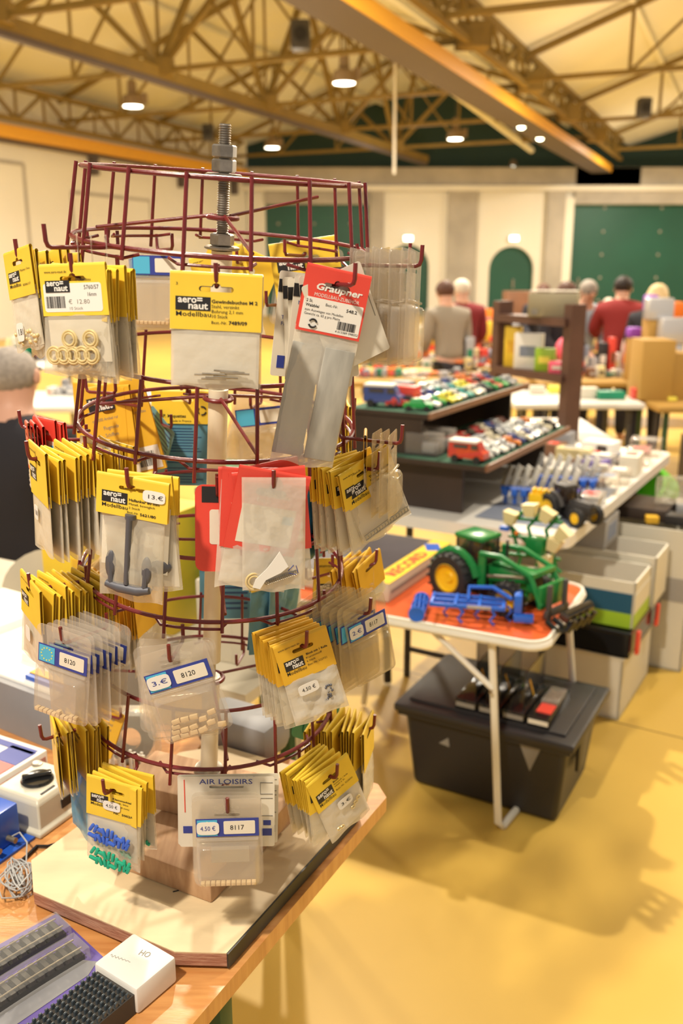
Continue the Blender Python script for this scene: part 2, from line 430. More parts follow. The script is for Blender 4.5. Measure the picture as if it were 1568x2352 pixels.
# transverse trusses (one thing each), longitudinal lattice girders, middle beam, crane rails
k = 0
def truss(u, a, b, where):
    global k
    mb = MB(); c = (a + b) / 2; z0 = 5.0
    bar(mb, hall(u, a, z0), hall(u, b, z0), 0.085)
    bar(mb, hall(u, a, roofz(a + .01) - 0.15), hall(u, c, roofz(c) - 0.15), 0.11); bar(mb, hall(u, c, roofz(c) - 0.15), hall(u, b, roofz(b - .01) - 0.15), 0.11)
    n = 6; st = (b - a) / n
    for i in range(1, n):
        v = a + i * st; zt = roofz(v) - 0.15
        bar(mb, hall(u, v, z0), hall(u, v, zt), 0.055)
        vn = v + st * (1 if v < c - 0.1 else -1)
        if abs(v - c) > 0.1: bar(mb, hall(u, v, z0), hall(u, vn, roofz(vn) - 0.15), 0.05)
        else:
            for sgn in (-1, 1): bar(mb, hall(u, v, z0), hall(u, v + sgn * st, roofz(v + st) - 0.15), 0.1)
    for sgn in (-1, 1): bar(mb, hall(u, c, z0), hall(u + 1.7 * sgn, c, roofz(c) - 0.2), 0.11)
    mb.box(hall(u, c, z0 + 0.05), (0.5, 0.35, 0.3), 'truss'); mb.box(hall(u, b, z0 + 0.05), (0.5, 0.4, 0.35), 'truss')
    solo(mb, 'roof_truss', 'yellow steel roof truss across %s' % where, 'roof truss', 'roof trusses of the hall', smooth=0); k += 1
for i, u in enumerate((11.0, 15.0, 19.0, 23.0, 27.0)):
    truss(u, -15.9, -4.4, 'the left bay, %s one from the near end' % ORD[i])
for i, u in enumerate((13.5, 18.5, 24, 30)):
    truss(u, -4.4, 7.1, 'the right bay, %s one from the near end' % ORD[i])
def girder(v, z0, z1, u0, u1, label):
    mb = MB(); bar(mb, hall(u0, v, z0), hall(u1, v, z0), 0.10); bar(mb, hall(u0, v, z1), hall(u1, v, z1), 0.10)
    u = u0; s = 0
    while u < u1 - 0.9:
        bar(mb, hall(u, v, (z0, z1)[s]), hall(u + 0.9, v, (z1, z0)[s]), 0.06); bar(mb, hall(u, v, z0), hall(u, v, z1), 0.05); u += 0.9; s = 1 - s
    solo(mb, 'lattice_girder', label, 'girder', smooth=0)
girder(-4.4, 4.95, 5.5, 8, 32.3, 'lattice girder running down the hall beside the grey crane beam')
girder(-15.3, 4.75, 5.4, 8, 27, 'lattice girder under the roof edge along the left wall')
mb = MB(); bar(mb, hall(7, -10.15, 4.95), hall(29.8, -10.15, 4.95), 0.2); bar(mb, hall(7, -10.15, 4.82), hall(29.8, -10.15, 4.82), 0.12, 'greyb')
solo(mb, 'ridge_tie_beam', 'long yellow beam under the ridge of the left bay', 'beam', smooth=0)
mb = MB(); L = 25.9
mb.box((6 + L / 2, -4.93, 4.55), (L, 0.62, 0.05), 'greyb', FX); mb.box((6 + L / 2, -4.63, 4.64), (L, 0.05, 0.22), 'crane', FX); mb.box((6 + L / 2, -4.93, 4.75), (L, 0.10, 0.36), 'greyb', FX)
solo(mb, 'crane_beam', 'grey and orange crane beam crossing the hall ceiling at the right', 'beam', smooth=0)
mb = MB(); mb.box((16.8, -15.55, 4.5), (21.4, 0.3, 0.28), 'crane', FX); mb.box((16.8, -15.55, 4.3), (21.4, 0.18, 0.05), 'greyb', FX)
for u in (12, 16, 20, 24, 27): mb.box((u, -15.7, 4.1), (0.15, 0.35, 0.5), 'greyb', FX)
solo(mb, 'crane_rail', 'orange crane rail bracketed along the left wall', 'beam', smooth=0)
# pale ducts crossing right part
for a, b, l in (((1000, 178), (1220, 345), 'pale'),):
    P = onz(*a, 5.0); Q = onz(*b, 5.0); mb = MB(); mb.tube([P, Q], 0.09, 'roof')
    solo(mb, 'conduit_pipe', '%s pipe slanting below the roof trusses' % l, 'pipe')
# high-bay lamps
lp = [((305, 245), 'at the left, hung under the third truss'), ((790, 192), 'in the upper middle of the hall ceiling'), ((625, 340), 'over the red wire rack top'), ((267, 363), 'low at the left above the white wall'), ((1045, 320), 'left of the two bright spotlights'), ((1176, 383), 'under the two bright spotlights'), ((811, 394), 'just above the right rim of the red wire rack'), ((400, -30), 'at the top edge of the picture')]
for (px, py), wl in lp:
    P = onz(px, py, 4.9)
    t = thing('ceiling_lamp', 'round high-bay lamp glowing white ' + wl, 'ceiling lamp', P, group='high-bay lamps of the hall')
    a = MB(); a.lathe([(0.02, 0.55), (0.09, 0.5), (0.10, 0.25), (0.20, 0.20), (0.23, 0.02), (0.22, 0.0), (0.205, 0.02), (0.19, 0.16), (0.02, 0.17)], 'fixture', 20); a.box((0.24, 0, 0.16), (0.14, 0.14, 0.2), 'fixture'); a.build('housing', t)
    b = MB(); b.lathe([(0.001, 0.0), (0.19, 0.0), (0.2, 0.03), (0.001, 0.035)], 'lampglow', 20); b.build('lamp_glass', t)
    c = MB(); c.tube([(0, 0, 0.5), (0, 0, 1.0)], 0.012, 'dgrey', 6); c.build('hanger', t)
for (px, py), wl in (((1197, 284), 'upper'), ((1240, 311), 'lower')):
    P = onz(px, py, 4.6); t = thing('spotlight', 'bright %s spotlight clamped to the crane beam' % wl, 'spotlight', P)
    a = MB(); a.box((0, 0.1, 0), (0.26, 0.18, 0.26), 'dgrey'); a.build('housing', t); b = MB(); b.ball((0, 0, 0), 0.11, 'spotglow', sc=(1, .5, 1)); b.build('lens', t); c = MB(); c.tube([(0, 0.1, 0.13), (0, 0.1, 0.4)], 0.02, 'dgrey', 6); c.build('bracket', t)
for (px, py), wl in (((690, 82), 'near the top centre'), ((1478, 248), 'at the right on a truss foot'), ((478, 305), 'above the rack threaded rod')):
    P = onz(px, py, 5.05); t = MB(); t.box((0, 0, 0), (0.3, 0.28, 0.42), 'dgrey', bev=0.04); t.cyl((0, -0.15, 0), 0.1, 0.04, 'black', axis='Y')
    solo(t, 'loudspeaker', 'small dark loudspeaker box %s' % wl, 'loudspeaker', loc=P)
mb = MB(); mb.tube([Vector((aty(905, 250, 20).x, 20, 6.6)), aty(905, 400, 20)], 0.03, 'wallw', 6); solo(mb, 'hanging_cable', 'thin white cable hanging from the roof in mid hall', 'cable')
# ================================================================ OUR TABLE, BOARD AND WIRE RACK
TZ = 0.775
tc = Vector((0.088, 1.36, 0)); td = Vector((0.241, 0.458, 0)).normalized(); tl = Vector((-td.y, td.x, 0))   # td along the right edge (away), tl to the left
TA = math.degrees(math.atan2(td.y, td.x)) - 90
TX = frame2((tc.x, tc.y, 0), TA)       # x to the right, y away, origin at far right corner
t = thing('trade_table', 'long varnished pine trestle table top under the red wire rack', 'table', (0, 0, 0))
mb = MB(); mb.plate([(0, -1.5), (0, -0.03), (-0.03, 0), (-1.5, 0), (-1.5, -1.5)], [], 0.026, 'table', TX @ Matrix.Translation((0, 0, TZ - 0.013)), plane='XY'); mb.build('table_top', t)
for i, (x, y) in enumerate(((-0.03, -0.47), (-1.42, -0.47), (-1.42, -0.08))):
    mb = MB(); mb.box((x, y, (TZ - 0.03) / 2), (0.028, 0.028, TZ - 0.03), 'greenmetal', TX, bev=0.003); mb.build('leg', t)
mb = MB(); mb.box((-0.80, -0.47, TZ - 0.05), (1.2, 0.025, 0.03), 'greenmetal', TX); mb.build('crossbar', t)
# plywood base board
BC = Vector((-0.142, 0.95, 0)); be2 = Vector((0.47, 0.883, 0)); be1 = Vector((0.883, -0.47, 0))
BX = Matrix(((be1.x, be2.x, 0, BC.x), (be1.y, be2.y, 0, BC.y), (0, 0, 1, 0), (0, 0, 0, 1)))
t = thing('base_board', 'thick chamfered plywood board that carries the red wire rack', 'board', (0, 0, 0))
mb = MB(); o1 = [(-0.058, -0.028), (0, 0), (0, 0.365), (-0.055, 0.415), (-0.30, 0.415), (-0.352, 0.36), (-0.352, 0.02), (-0.298, -0.028)]
mb.plate(o1, [], 0.0016, 'ply', BX @ Matrix.Translation((0, 0, 0.7995)), plane='XY')
for i in range(6):
    z = 0.7972 - i * 0.0030; d = 0.0006 * (i % 2)
    mb.plate([(x * (1 - d * 2), y * (1 - d)) for x, y in o1], [], 0.0030, 'plyedge', BX @ Matrix.Translation((0, 0, z)), plane='XY')
mb.build('plywood_sheet', t, smooth=0)
mb = MB(); mb.box((0.0012, 0.18, 0.789), (0.0024, 0.36, 0.021), 'tape', BX); mb.build('edging_tape', t)
mb = MB(); mb.tube([BX @ Vector((-0.13 + 0.006 * math.sin(i), 0.06 + i * 0.006, 0.8008)) for i in range(7)], 0.0009, 'black', 6); mb.build('pen_mark', t)
# timber block under the pole
bx0, bx1 = -0.265, -0.085
t = thing('timber_block', 'pile of rough timber offcuts under the pole of the wire rack', 'wood block', (0, 0, 0))
for i, (cx, cy, sx, sy, z0, z1, a, m) in enumerate(((-0.15, 0.19, 0.16, 0.25, 0.8003, 0.838, 0, 'block'), (-0.175, 0.215, 0.26, 0.10, 0.838, 0.872, 6, 'block'))):
    mb = MB(); X = BX @ Matrix.Translation((cx, cy, 0)) @ Matrix.Rotation(R(a), 4, 'Z')
    mb.box((0, 0, (z0 + z1) / 2), (sx, sy, z1 - z0), m, X, bev=0.003); mb.build('plank', t)

S = 1.15
AX = Vector((0.073, -0.102, 1)).normalized(); AO = Vector((0, 0, HC)) + S * Vector((-0.125, 0.987, 0))
AU = AX.cross(Vector((0, 1, 0))).normalized() * 1.0           # roughly -x
AU = Vector((1, 0, 0)) - AX * AX.x; AU.normalize(); AW = AX.cross(AU)   # AU right, AW away
RK = Matrix(((AU.x, AW.x, AX.x, AO.x), (AU.y, AW.y, AX.y, AO.y), (AU.z, AW.z, AX.z, AO.z), (0, 0, 0, 1)))
def rdir(phi): return Vector((math.sin(R(phi)), -math.cos(R(phi)), 0))
RB, RT = 0.1725, 0.16
tiers = [(0.103, 0.028, -6), (-0.108, -0.190, -1), (-0.313, -0.388, -12), (-0.519, -0.596, -9)]
rack = thing('display_rack', 'dark red wire carousel rack of four tiers on a cream pole', 'display rack', (0, 0, 0))
# central pole: threaded rod, tubes, nuts, washers
mb = MB(); mb.tube([RK @ Vector((0, 0, z)) for z in (-0.735, 0.158)], 0.0062, 'steel', 14)
for i in range(60):
    z = 0.158 - i * 0.0026 - 0.002
    mb.lathe([(0.0062, z - .0011), (0.0074, z), (0.0062, z + .0011)], 'steel', 14, RK, cap=False)
for i in range(16):
    z = -0.108 - 0.004 - i * 0.0026
    mb.lathe([(0.0062, z - .0011), (0.0074, z), (0.0062, z + .0011)], 'steel', 14, RK, cap=False)
mb.build('threaded_rod', rack)
mb = MB()
for a, b in ((0.018, -0.108 + 0.005), (-0.150, -0.345), (-0.36, -0.540), (-0.565, -0.722)):
    mb.lathe([(0.0105, b), (0.0125, b), (0.0125, a), (0.0105, a)], 'pole', 24, RK)
mb.build('tube', rack)
def nut(z, h, r=0.0145):
    n = MB(); n.lathe([(r * 0.86, z), (r, z + h * .12), (r, z + h * .88), (r * 0.86, z + h)], 'steel', 6, RK @ Matrix.Rotation(R(18), 4, 'Z')); n.build('hex_nut', rack, smooth=20)
for z in (0.106, 0.1215): nut(z, 0.0145)
nut(0.024, 0.014); 
for z in (0.101, 0.0195, -0.724): mb = MB(); mb.lathe([(0.019, z), (0.021, z + .001), (0.021, z + .003), (0.019, z + .004)], 'steel', 28, RK); mb.build('washer', rack)
mb = MB(); mb.lathe([(0.010, -0.745), (0.02, -0.738), (0.022, -0.728), (0.018, -0.722)], 'steel', 28, RK); mb.build('foot_cup', rack)
mb = MB()
for a in (0, 90, 180, 270): mb.ball((0.028 * math.cos(R(a)), 0.028 * math.sin(R(a)), -0.744), 0.006, 'steel', RK)
mb.build('screw', rack)
WR = 0.0022
for ti, (zt, zb, off) in enumerate(tiers):
    c = MB()
    ring = lambda r, z, n=72: [RK @ Vector((r * math.cos(2 * PI * k / n), r * math.sin(2 * PI * k / n), z)) for k in range(n)]
    c.tube(ring(RT, zt), WR * 1.15, 'wire', 8, closed=True); c.tube(ring(RB, zb), WR * 1.25, 'wire', 8, closed=True)
    for k in range(16):
        p = off + 22.5 * k; d = rdir(p); ext = 0.012 if k % 2 else 0.024
        c.tube([RK @ (d * (RT + WR * 2) + Vector((0, 0, zt + 0.004))), RK @ (d * (RB + WR * 2) + Vector((0, 0, zb - ext)))], WR, 'wire', 8)
    for k in range(8):     # low bars that tie pairs of wires
        p0 = off + 45 * k - 4; q = [RK @ (rdir(p0 + s) * (RB - 0.001 - (0.012 if s in (-3, 29.5) else 0)) + Vector((0, 0, zb - 0.010 + (0.004 if s in (-3, 29.5) else 0)))) for s in (-3, 2, 8, 14, 20, 26, 29.5)]
        c.tube(q, WR * 0.85, 'wire', 6)
    c.build('wire_basket', rack)
    c = MB(); zh = zb + 0.0 if ti else zb + 0.005
    zc = zb + 0.028
    c.tube([RK @ Vector((0.017 * math.cos(a * PI / 12), 0.017 * math.sin(a * PI / 12), zc)) for a in range(24)], 0.003, 'wire', 8, closed=True)
    for a in (off + 24, off + 144, off + 264):
        d = rdir(a); c.tube([RK @ (d * 0.012 + Vector((0, 0, zc + 0.002))), RK @ (d * RB * 0.93 + Vector((0, 0, zb + (0.055 if 100 < a < 200 and ti == 0 else 0.004))))], WR, 'wire', 8)
    c.build('hub_spokes', rack)

def hook_solve(px, py, r, back=False):
    """point on the ray through a pixel that lies r away from the rack axis"""
    d = ray(px, py); b = CP - AO; dp = d - AX * d.dot(AX); bp = b - AX * b.dot(AX)
    A = dp.dot(dp); B = 2 * dp.dot(bp); C_ = bp.dot(bp) - r * r; D = max(B * B - 4 * A * C_, 0)
    s = (-B + (1 if back else -1) * math.sqrt(D)) / 2 / A
    P = CP + d * s; t_ = (P - AO).dot(AX); v = P - (AO + AX * t_)
    return P, t_, math.degrees(math.atan2(v.x, -v.y))
class Hook:
    def __init__(s, px, py, r=0.23, back=False, up=0.022):
        s.P, s.t, s.phi = hook_solve(px, py, r, back); s.r = r
        s.base = AO + AX * s.t; s.d = (s.P - s.base); s.d.z = 0; s.d.normalize()
        c = MB(); root = s.base + s.d * (RB - 0.002); root.z = s.P.z + 0.001; ax_ = RK.inverted() @ root
        st = s.P - s.d * 0.004
        c.tube([root + Vector((0, 0, 0.020)), root + Vector((0, 0, 0.004)), root + s.d * 0.004, s.P - s.d * 0.005, s.P - s.d * 0.001 + Vector((0, 0, 0.0015)), s.P + s.d * 0.001 + Vector((0, 0, 0.006)), s.P + s.d * 0.002 + Vector((0, 0, up))], WR * 1.05, 'wire', 8)
        c.build('hook', rack)
    def at(s, inset):
        return s.P - s.d * inset

# ================================================================ PACKAGES
def slot_pts(w, hh, kind='euro'):
    a = 0.16 * w; b = 0.050 * hh; n = 5; o = []
    for k in range(n + 1): q = -PI / 2 + PI * k / n; o.append((round(a + b * math.cos(q), 5), round(-b + b * math.sin(q), 5)))
    if kind == 'euro':
        for k in range(n + 1): q = PI * k / n; o.append((round(0.05 * w * math.cos(q), 5), round(0.0 + 0.06 * hh * math.sin(q), 5)))
    for k in range(n + 1): q = PI / 2 + PI * k / n; o.append((round(-a + b * math.cos(q), 5), round(-b + b * math.sin(q), 5)))
    return o
def pouch(w, z0, z1, bulge, seed=0, nx=12, nz=14, flare=0.0, skew=0.0, y0=0.0, crumple=0.0):
    """sealed soft bag from height z0 (top) down to z1"""
    r_ = random.Random(seed); vs = []; fs = []
    ph = [r_.uniform(0, 6) for _ in range(6)]
    for side in (-1, 1):
        for j in range(nz + 1):
            v = j / nz; z = z0 + (z1 - z0) * v; ww = w * (1 + flare * v)
            for i in range(nx + 1):
                u = i / nx - 0.5
                e = max(0, 1 - (2 * u) ** 4) * max(0, 1 - (2 * v - 1) ** 6)
                b = bulge * e * (0.35 + 0.65 * v) * (1 + 0.25 * math.sin(5 * u * 2 + ph[0]) * math.sin(4 * v + ph[1])) + crumple * e * (math.sin(17 * u + 9 * v + ph[2]) + math.sin(23 * v - 11 * u + ph[3]) + 0.7 * math.sin(41 * u * v * 2 + ph[4]))
                edge = crumple * 2.0 * math.sin(7 * v + ph[5])
                vs.append((u * ww + skew * v, y0 + side * (0.0006 + b) + edge * 0.3, z + (0.002 * math.sin(9 * u + ph[2]) if j == nz else 0)))
    n = (nx + 1) * (nz + 1)
    for s in (0, 1):
        for j in range(nz):
            for i in range(nx):
                a = s * n + j * (nx + 1) + i; q = (a, a + 1, a + nx + 2, a + nx + 1)
                fs.append(q if s else q[::-1])
    for j in range(nz):
        for i in (0, nx):
            a = j * (nx + 1) + i; q = (a, a + nx + 1, a + nx + 1 + n, a + n); fs.append(q)
    for i in range(nx):
        a = nz * (nx + 1) + i; fs.append((a, a + 1, a + 1 + n, a + n))
    return vs, fs
def header(root, w, hh, m='yellow', fold=0.0035, back_gap=None):
    """folded header card with a hang slot; origin = top of the slot, card top at +0.2 hh"""
    mb = MB(); x0, x1 = -w / 2, w / 2; zt = 0.2 * hh; zb = -0.8 * hh
    mb.plate(((x0, zb), (x1, zb), (x1, zt), (x0, zt)), [tuple(slot_pts(w, hh))], 0.0005, m, Matrix.Translation((0, -fold / 2, 0)))
    mb.plate(((x0, zb), (x1, zb), (x1, zt), (x0, zt)), [tuple(slot_pts(w, hh))], 0.0005, m, Matrix.Translation((0, fold / 2, 0)) )
    n = 6; vs = []; fs = []
    for i in range(n + 1):
        q = PI * i / n; 
        for x in (x0, x1): vs.append((x, -math.cos(q) * (fold / 2 + .00025), zt + math.sin(q) * fold * 0.8))
    for i in range(n): fs.append((2 * i, 2 * i + 1, 2 * i + 3, 2 * i + 2))
    mb.add(vs, fs, m)
    return mb.build('header_card', root, 30)
def logo(root, w, hh, u0=0.06, u1=0.42, v0=0.40, v1=0.66, y=-0.0021, modell=True, small=False):
    X = lambda u: (u - 0.5) * w; Z = lambda v: (0.2 - v) * hh
    mb = MB(); h = Z(v0) - Z(v1); lw = X(u1) - X(u0)
    mb.plate([(round(X(u0), 5), round(Z(v1), 5)), (round(X(u1), 5), round(Z(v1), 5)), (round(X(u1), 5), round(Z(v0), 5)), (round(X(u0), 5), round(Z(v0), 5))], [], 0.0002, 'black', Matrix.Translation((0, y - 0.0002, 0)))
    mb.text('aero=', X(u0) + lw * 0.07, Z(v0) - h * 0.44, h * 0.50, 'white', lw * 0.70, y - 0.0006, bold=0.028)
    mb.text('naut', X(u0) + lw * 0.36, Z(v0) - h * 0.88, h * 0.50, 'white', lw * 0.56, y - 0.0006, bold=0.028)
    if modell: mb.text('Modellbau', X(u0), Z(v1) - h * 0.42, h * 0.34, 'black', lw * 1.0, y - 0.0003, bold=0.004)
    mb.build('printed_logo', root, 0)
def lines(root, w, hh, items, y=-0.0021, name='printed_text', m='black'):
    X = lambda u: (u - 0.5) * w; Z = lambda v: (0.2 - v) * hh
    mb = MB()
    for st, u, v, h, uw in items[:]:
        b = 0.0
        if st.startswith('*'): st = st[1:]; b = 0.02
        mb.text(st, X(u), Z(v), h * hh, m, uw * w if uw else None, y - 0.0003, bold=b)
    mb.build(name, root, 0)
def sticker(root, st, x, z, w, h, y=-0.0026, m='white', rot=0, tm='grey_ink'):
    mb = MB(); X = Matrix.Translation((x, y, z)) @ Matrix.Rotation(R(rot), 4, 'Y')
    o = []
    for k in range(24):
        q = 2 * PI * k / 24; c, s = math.cos(q), math.sin(q)
        o.append((round(w / 2 * (abs(c) ** 0.45) * (1 if c > 0 else -1), 5), round(h / 2 * (abs(s) ** 0.5) * (1 if s > 0 else -1), 5)))
    mb.plate(o, [], 0.0003, m, X)
    if st: mb.text(st, -w * 0.33, -h * 0.16, h * 0.34, 'blue_ink' if tm == 'b' else 'black', w * 0.66, -0.0004, X=X)
    mb.build('price_sticker', root, 0)
def barcode(mb, x, z, w, h, y, seed=3):
    r_ = random.Random(seed); u = 0
    while u < 0.96:
        t_ = r_.choice((0.012, 0.02, 0.03)); mb.box((x + (u + t_ / 2) * w, y, z + h / 2), (t_ * w, 0.0001, h), 'black'); u += t_ + r_.choice((0.012, 0.02, 0.028))
def bag(root, w, hh, h, bulge=0.004, film_='film', seed=0, flare=0.04, skew=0.0, crumple=0.0003, back='cream', backh=None, wf=0.98):
    if back:
        mb = MB(); bh = backh or h * 0.97
        mb.plate([(round(-w * 0.46, 5), round(-bh + 0.2 * hh, 5)), (round(w * 0.46, 5), round(-bh + 0.2 * hh, 5)), (round(w * 0.46, 5), round(-0.6 * hh, 5)), (round(-w * 0.46, 5), round(-0.6 * hh, 5))], [], 0.0004, back, Matrix.Translation((0, 0.0009 , 0)))
        mb.build('insert_card', root, 0)
    vs, fs = pouch(w * wf, -0.72 * hh, 0.2 * hh - h, bulge, seed, flare=flare, skew=skew, crumple=crumple)
    mb = MB(); mb.add(vs, fs, film_); return mb.build('poly_bag', root, 80)
def blister(root, w, h, num=None, price=None, m='clear', wood_=True, label=True, seed=0, euro=True, depth=0.012):
    """clear hang pack: slotted tab, blue label strip with a white panel, box-shaped bulge; origin at the slot"""
    mb = MB(); zt = 0.16 * h; zb = zt - h
    mb.plate(tuple(rrect(round(-w / 2, 5), round(zb, 5), round(w / 2, 5), round(zt, 5), round(w * 0.10, 5))), [tuple(slot_pts(w, h * 0.35))], 0.0006, m)
    bz1 = zt - h * 0.47; bz0 = zb + h * 0.03; bw = w * 0.90
    vs, fs = [], []
    prof = [(0, 0.0), (0.002, -depth * 0.7), (0.005, -depth), ]
    loops = []
    for ins, yy in prof:
        o = rrect(round(-bw / 2 + ins, 5), round(bz0 + ins, 5), round(bw / 2 - ins, 5), round(bz1 - ins, 5), 0.005, 3); loops.append(len(vs)); vs += [(a, yy, b) for a, b in o]
    n = len(loops) and len(rrect(0, 0, 1, 1, 0.1, 3))
    for a, b in zip(loops[:-1], loops[1:]):
        for k in range(n): l = (k + 1) % n; fs.append((a + k, a + l, b + l, b + k))
    fs.append(tuple(loops[-1] + k for k in range(n)))
    mb.add(vs, fs, m)
    # raised rib between label and box
    mb.box((0, -0.0022, bz1 + 0.003), (bw * 0.98, 0.004, 0.003), m, bev=0.001)
    mb.build('blister_shell', root, 35)
    if label:
        lz1 = zt - h * 0.215; lz0 = bz1 + 0.006; l = MB()
        l.plate([(round(-bw / 2, 5), round(lz0, 5)), (round(bw / 2, 5), round(lz0, 5)), (round(bw / 2, 5), round(lz1, 5)), (round(-bw / 2, 5), round(lz1, 5))], [], 0.0004, 'blue_ink', Matrix.Translation((0, -0.0008, 0)))
        lh = lz1 - lz0
        l.plate(tuple(rrect(round(-bw * 0.06, 5), round(lz0 + lh * 0.14, 5), round(bw * 0.44, 5), round(lz1 - lh * 0.14, 5), 0.0015, 3)), [], 0.0003, 'cream', Matrix.Translation((0, -0.0012, 0)))
        l.plate([(round(-bw * 0.48, 5), round(lz0 + lh * 0.06, 5)), (round(-bw * 0.16, 5), round(lz0 + lh * 0.06, 5)), (round(-bw * 0.16, 5), round(lz1 - lh * 0.06, 5)), (round(-bw * 0.48, 5), round(lz1 - lh * 0.06, 5))], [], 0.0003, 'sky_ink', Matrix.Translation((0, -0.0012, 0)))
        if num:
            for k in range(12):
                q = 2 * PI * k / 12; l.box((-bw * 0.32 + lh * 0.33 * math.cos(q), -0.0015, (lz0 + lz1) / 2 + lh * 0.33 * math.sin(q)), (0.0016, 0.0002, 0.0016), 'star', rot=(0, R(45), 0))
            l.text(num, bw * 0.04, lz0 + lh * 0.38, lh * 0.26, 'black', bw * 0.22, -0.0016)
        l.build('label_strip', root, 0)
        if price: sticker(root, price, -bw * 0.31, (lz0 + lz1) / 2, bw * 0.36, lh * 0.72, y=-0.0020, tm='b')
    if wood_:
        r_ = random.Random(seed); b = MB(); x = -bw * 0.42
        if wood_ == 'row':
            while x < bw * 0.42:
                b.box((x, -depth * 0.45, bz0 + 0.004), (0.0052, depth * 0.5, 0.0045), 'blockwood', bev=0.0006)
                if x > 0 and r_.random() < .6: b.box((x, -depth * 0.45, bz0 + 0.0085), (0.0052, depth * 0.4, 0.004), 'blockwood', bev=0.0006)
                x += 0.0062
        else:
            for j in range(4):
                for i in range(4 + j % 2):
                    if r_.random() < .15 * j: continue
                    b.box((-bw * 0.34 + i * 0.0105 + j * 0.002, -depth * (0.4 + 0.2 * r_.random()), bz0 + 0.006 + j * 0.0062), (0.0095, 0.004, 0.0056), 'blockwood', rot=(0, R(r_.uniform(-8, 8)), 0), bev=0.0008)
            for i in range(3): b.box((bw * 0.10 + i * 0.011, -depth * 0.5, bz0 + 0.006 + 0.006 * (i % 2)), (0.0095, 0.004, 0.0056), 'blockwood', rot=(0, R(-16 + 12 * i), 0), bev=0.0008)
        b.build('wood_pieces', root)
def place(root, P, yaw, tilt=0.0, lean=0.0):
    """hang at P, front turned to yaw (0 faces the camera, + to its right), tilt clockwise as seen from the front"""
    root.location = P
    root.rotation_euler = (Matrix.Rotation(R(yaw), 3, 'Z') @ Matrix.Rotation(R(lean), 3, 'X') @ Matrix.Rotation(R(tilt), 3, 'Y')).to_euler()
def behind(hook, proto, n, sp, yaw, tilt, base, group, start=1, jy=5, jt=4, seed=0, zj=0.0, cat='bag', flip=1, front_word='the front one'):
    r_ = random.Random(seed + 11)
    if start == 1 and n and proto is None: return
    for i in range(n):
        k = start + i
        lab = '%s, %s behind %s' % (base, ORD[k - 1], front_word)
        if i == 0: o = proto; o['label'] = lab; o['group'] = group
        else: o = dup(proto, (0, 0, 0), (0, 0, 0), lab, group)
        place(o, hook.at(sp * k) + Vector((0, 0, -0.001 - r_.uniform(0, zj))), yaw + r_.uniform(-jy, jy), tilt + r_.uniform(-jt, jt))
def simple_bag(w, hh, h, m='yellow', seed=0, bulge=0.002, film_='film', back='cream', lg=True, name='header_bag', cat='hanging bag', crumple=0.0003, flare=0.03):
    t = thing(name, 'x', cat); header(t, w, hh, m)
    bag(t, w, hh, h, bulge, film_, seed, back=back, crumple=crumple, flare=flare)
    if lg: logo(t, w, hh, modell=False); lines(t, w, hh, [('www.aero-naut.de', 0.06, 0.12, 0.055, 0.36)])
    return t

# ---- top tier -------------------------------------------------------------
H1D = Hook(497, 658, 0.232)
t = thing('header_bag', 'yellow-topped bag reading Gewindebuchse M 2 with small metal rods, front centre of the top tier', 'hanging bag')
W_, HH = 0.088, 0.052
header(t, W_, HH); logo(t, W_, HH, 0.06, 0.44, 0.40, 0.65)
lines(t, W_, HH, [('3', 0.06, 0.20, 0.05, 0.02), ('*Gewindebuchse M 2', 0.45, 0.50, 0.062, 0.50), ('Stahl, verzinkt', 0.45, 0.59, 0.06, 0.30), ('Bohrung 2,1 mm', 0.45, 0.68, 0.06, 0.34), ('10 St\u00fcck', 0.45, 0.77, 0.06, 0.17), ('Best.-Nr.', 0.45, 0.88, 0.055, 0.17), ('*7489/09', 0.64, 0.88, 0.065, 0.20)])
bag(t, W_ * 0.99, HH, 0.108, 0.003, seed=1, crumple=0.0002, flare=0.0, film_='zip')
c = MB(); r_ = random.Random(3)
for i in range(8): c.tube([(x := -0.02 + r_.uniform(0, 0.03), -0.006, -0.088 + i * 0.0012), (x + 0.024, -0.0055, -0.088 + i * 0.0012 + r_.uniform(-.001, .001))], 0.0009, 'steel', 8)
c.build('metal_rods', t); place(t, H1D.at(0.0), 4, 3)
p = thing('header_bag', 'x', 'hanging bag'); header(p, W_ * 1.02, HH, 'cream'); bag(p, W_ * 1.02, HH, 0.108, 0.002, 'clear', 5, back='cream', flare=0)
behind(H1D, p, 4, 0.006, 1, 2, 'clear and white bag on the top front centre hook', 'bags on the top front centre hook', jy=2, jt=1.0)
H1A = Hook(168, 634, 0.232)
t = thing('header_bag', 'yellow-topped bag marked 5760/57 holding clear plastic rings, upper left front', 'hanging bag')
W_, HH = 0.078, 0.048
header(t, W_, HH); logo(t, W_, HH, 0.08, 0.45, 0.28, 0.52, modell=False)
lines(t, W_, HH, [('www.aero-naut.de', 0.08, 0.13, 0.055, 0.34), ('Modellbau', 0.55, 0.30, 0.06, 0.22)])
c = MB(); c.plate(tuple(rrect(round(-0.46 * W_, 5), round(-0.72 * HH, 5), round(0.42 * W_, 5), round(-0.14 * HH, 5), 0.003)), [], 0.0003, 'white', Matrix.Translation((0, -0.0021, 0)))
barcode(c, -0.43 * W_, -0.64 * HH, 0.30 * W_, 0.24 * HH, -0.0024)
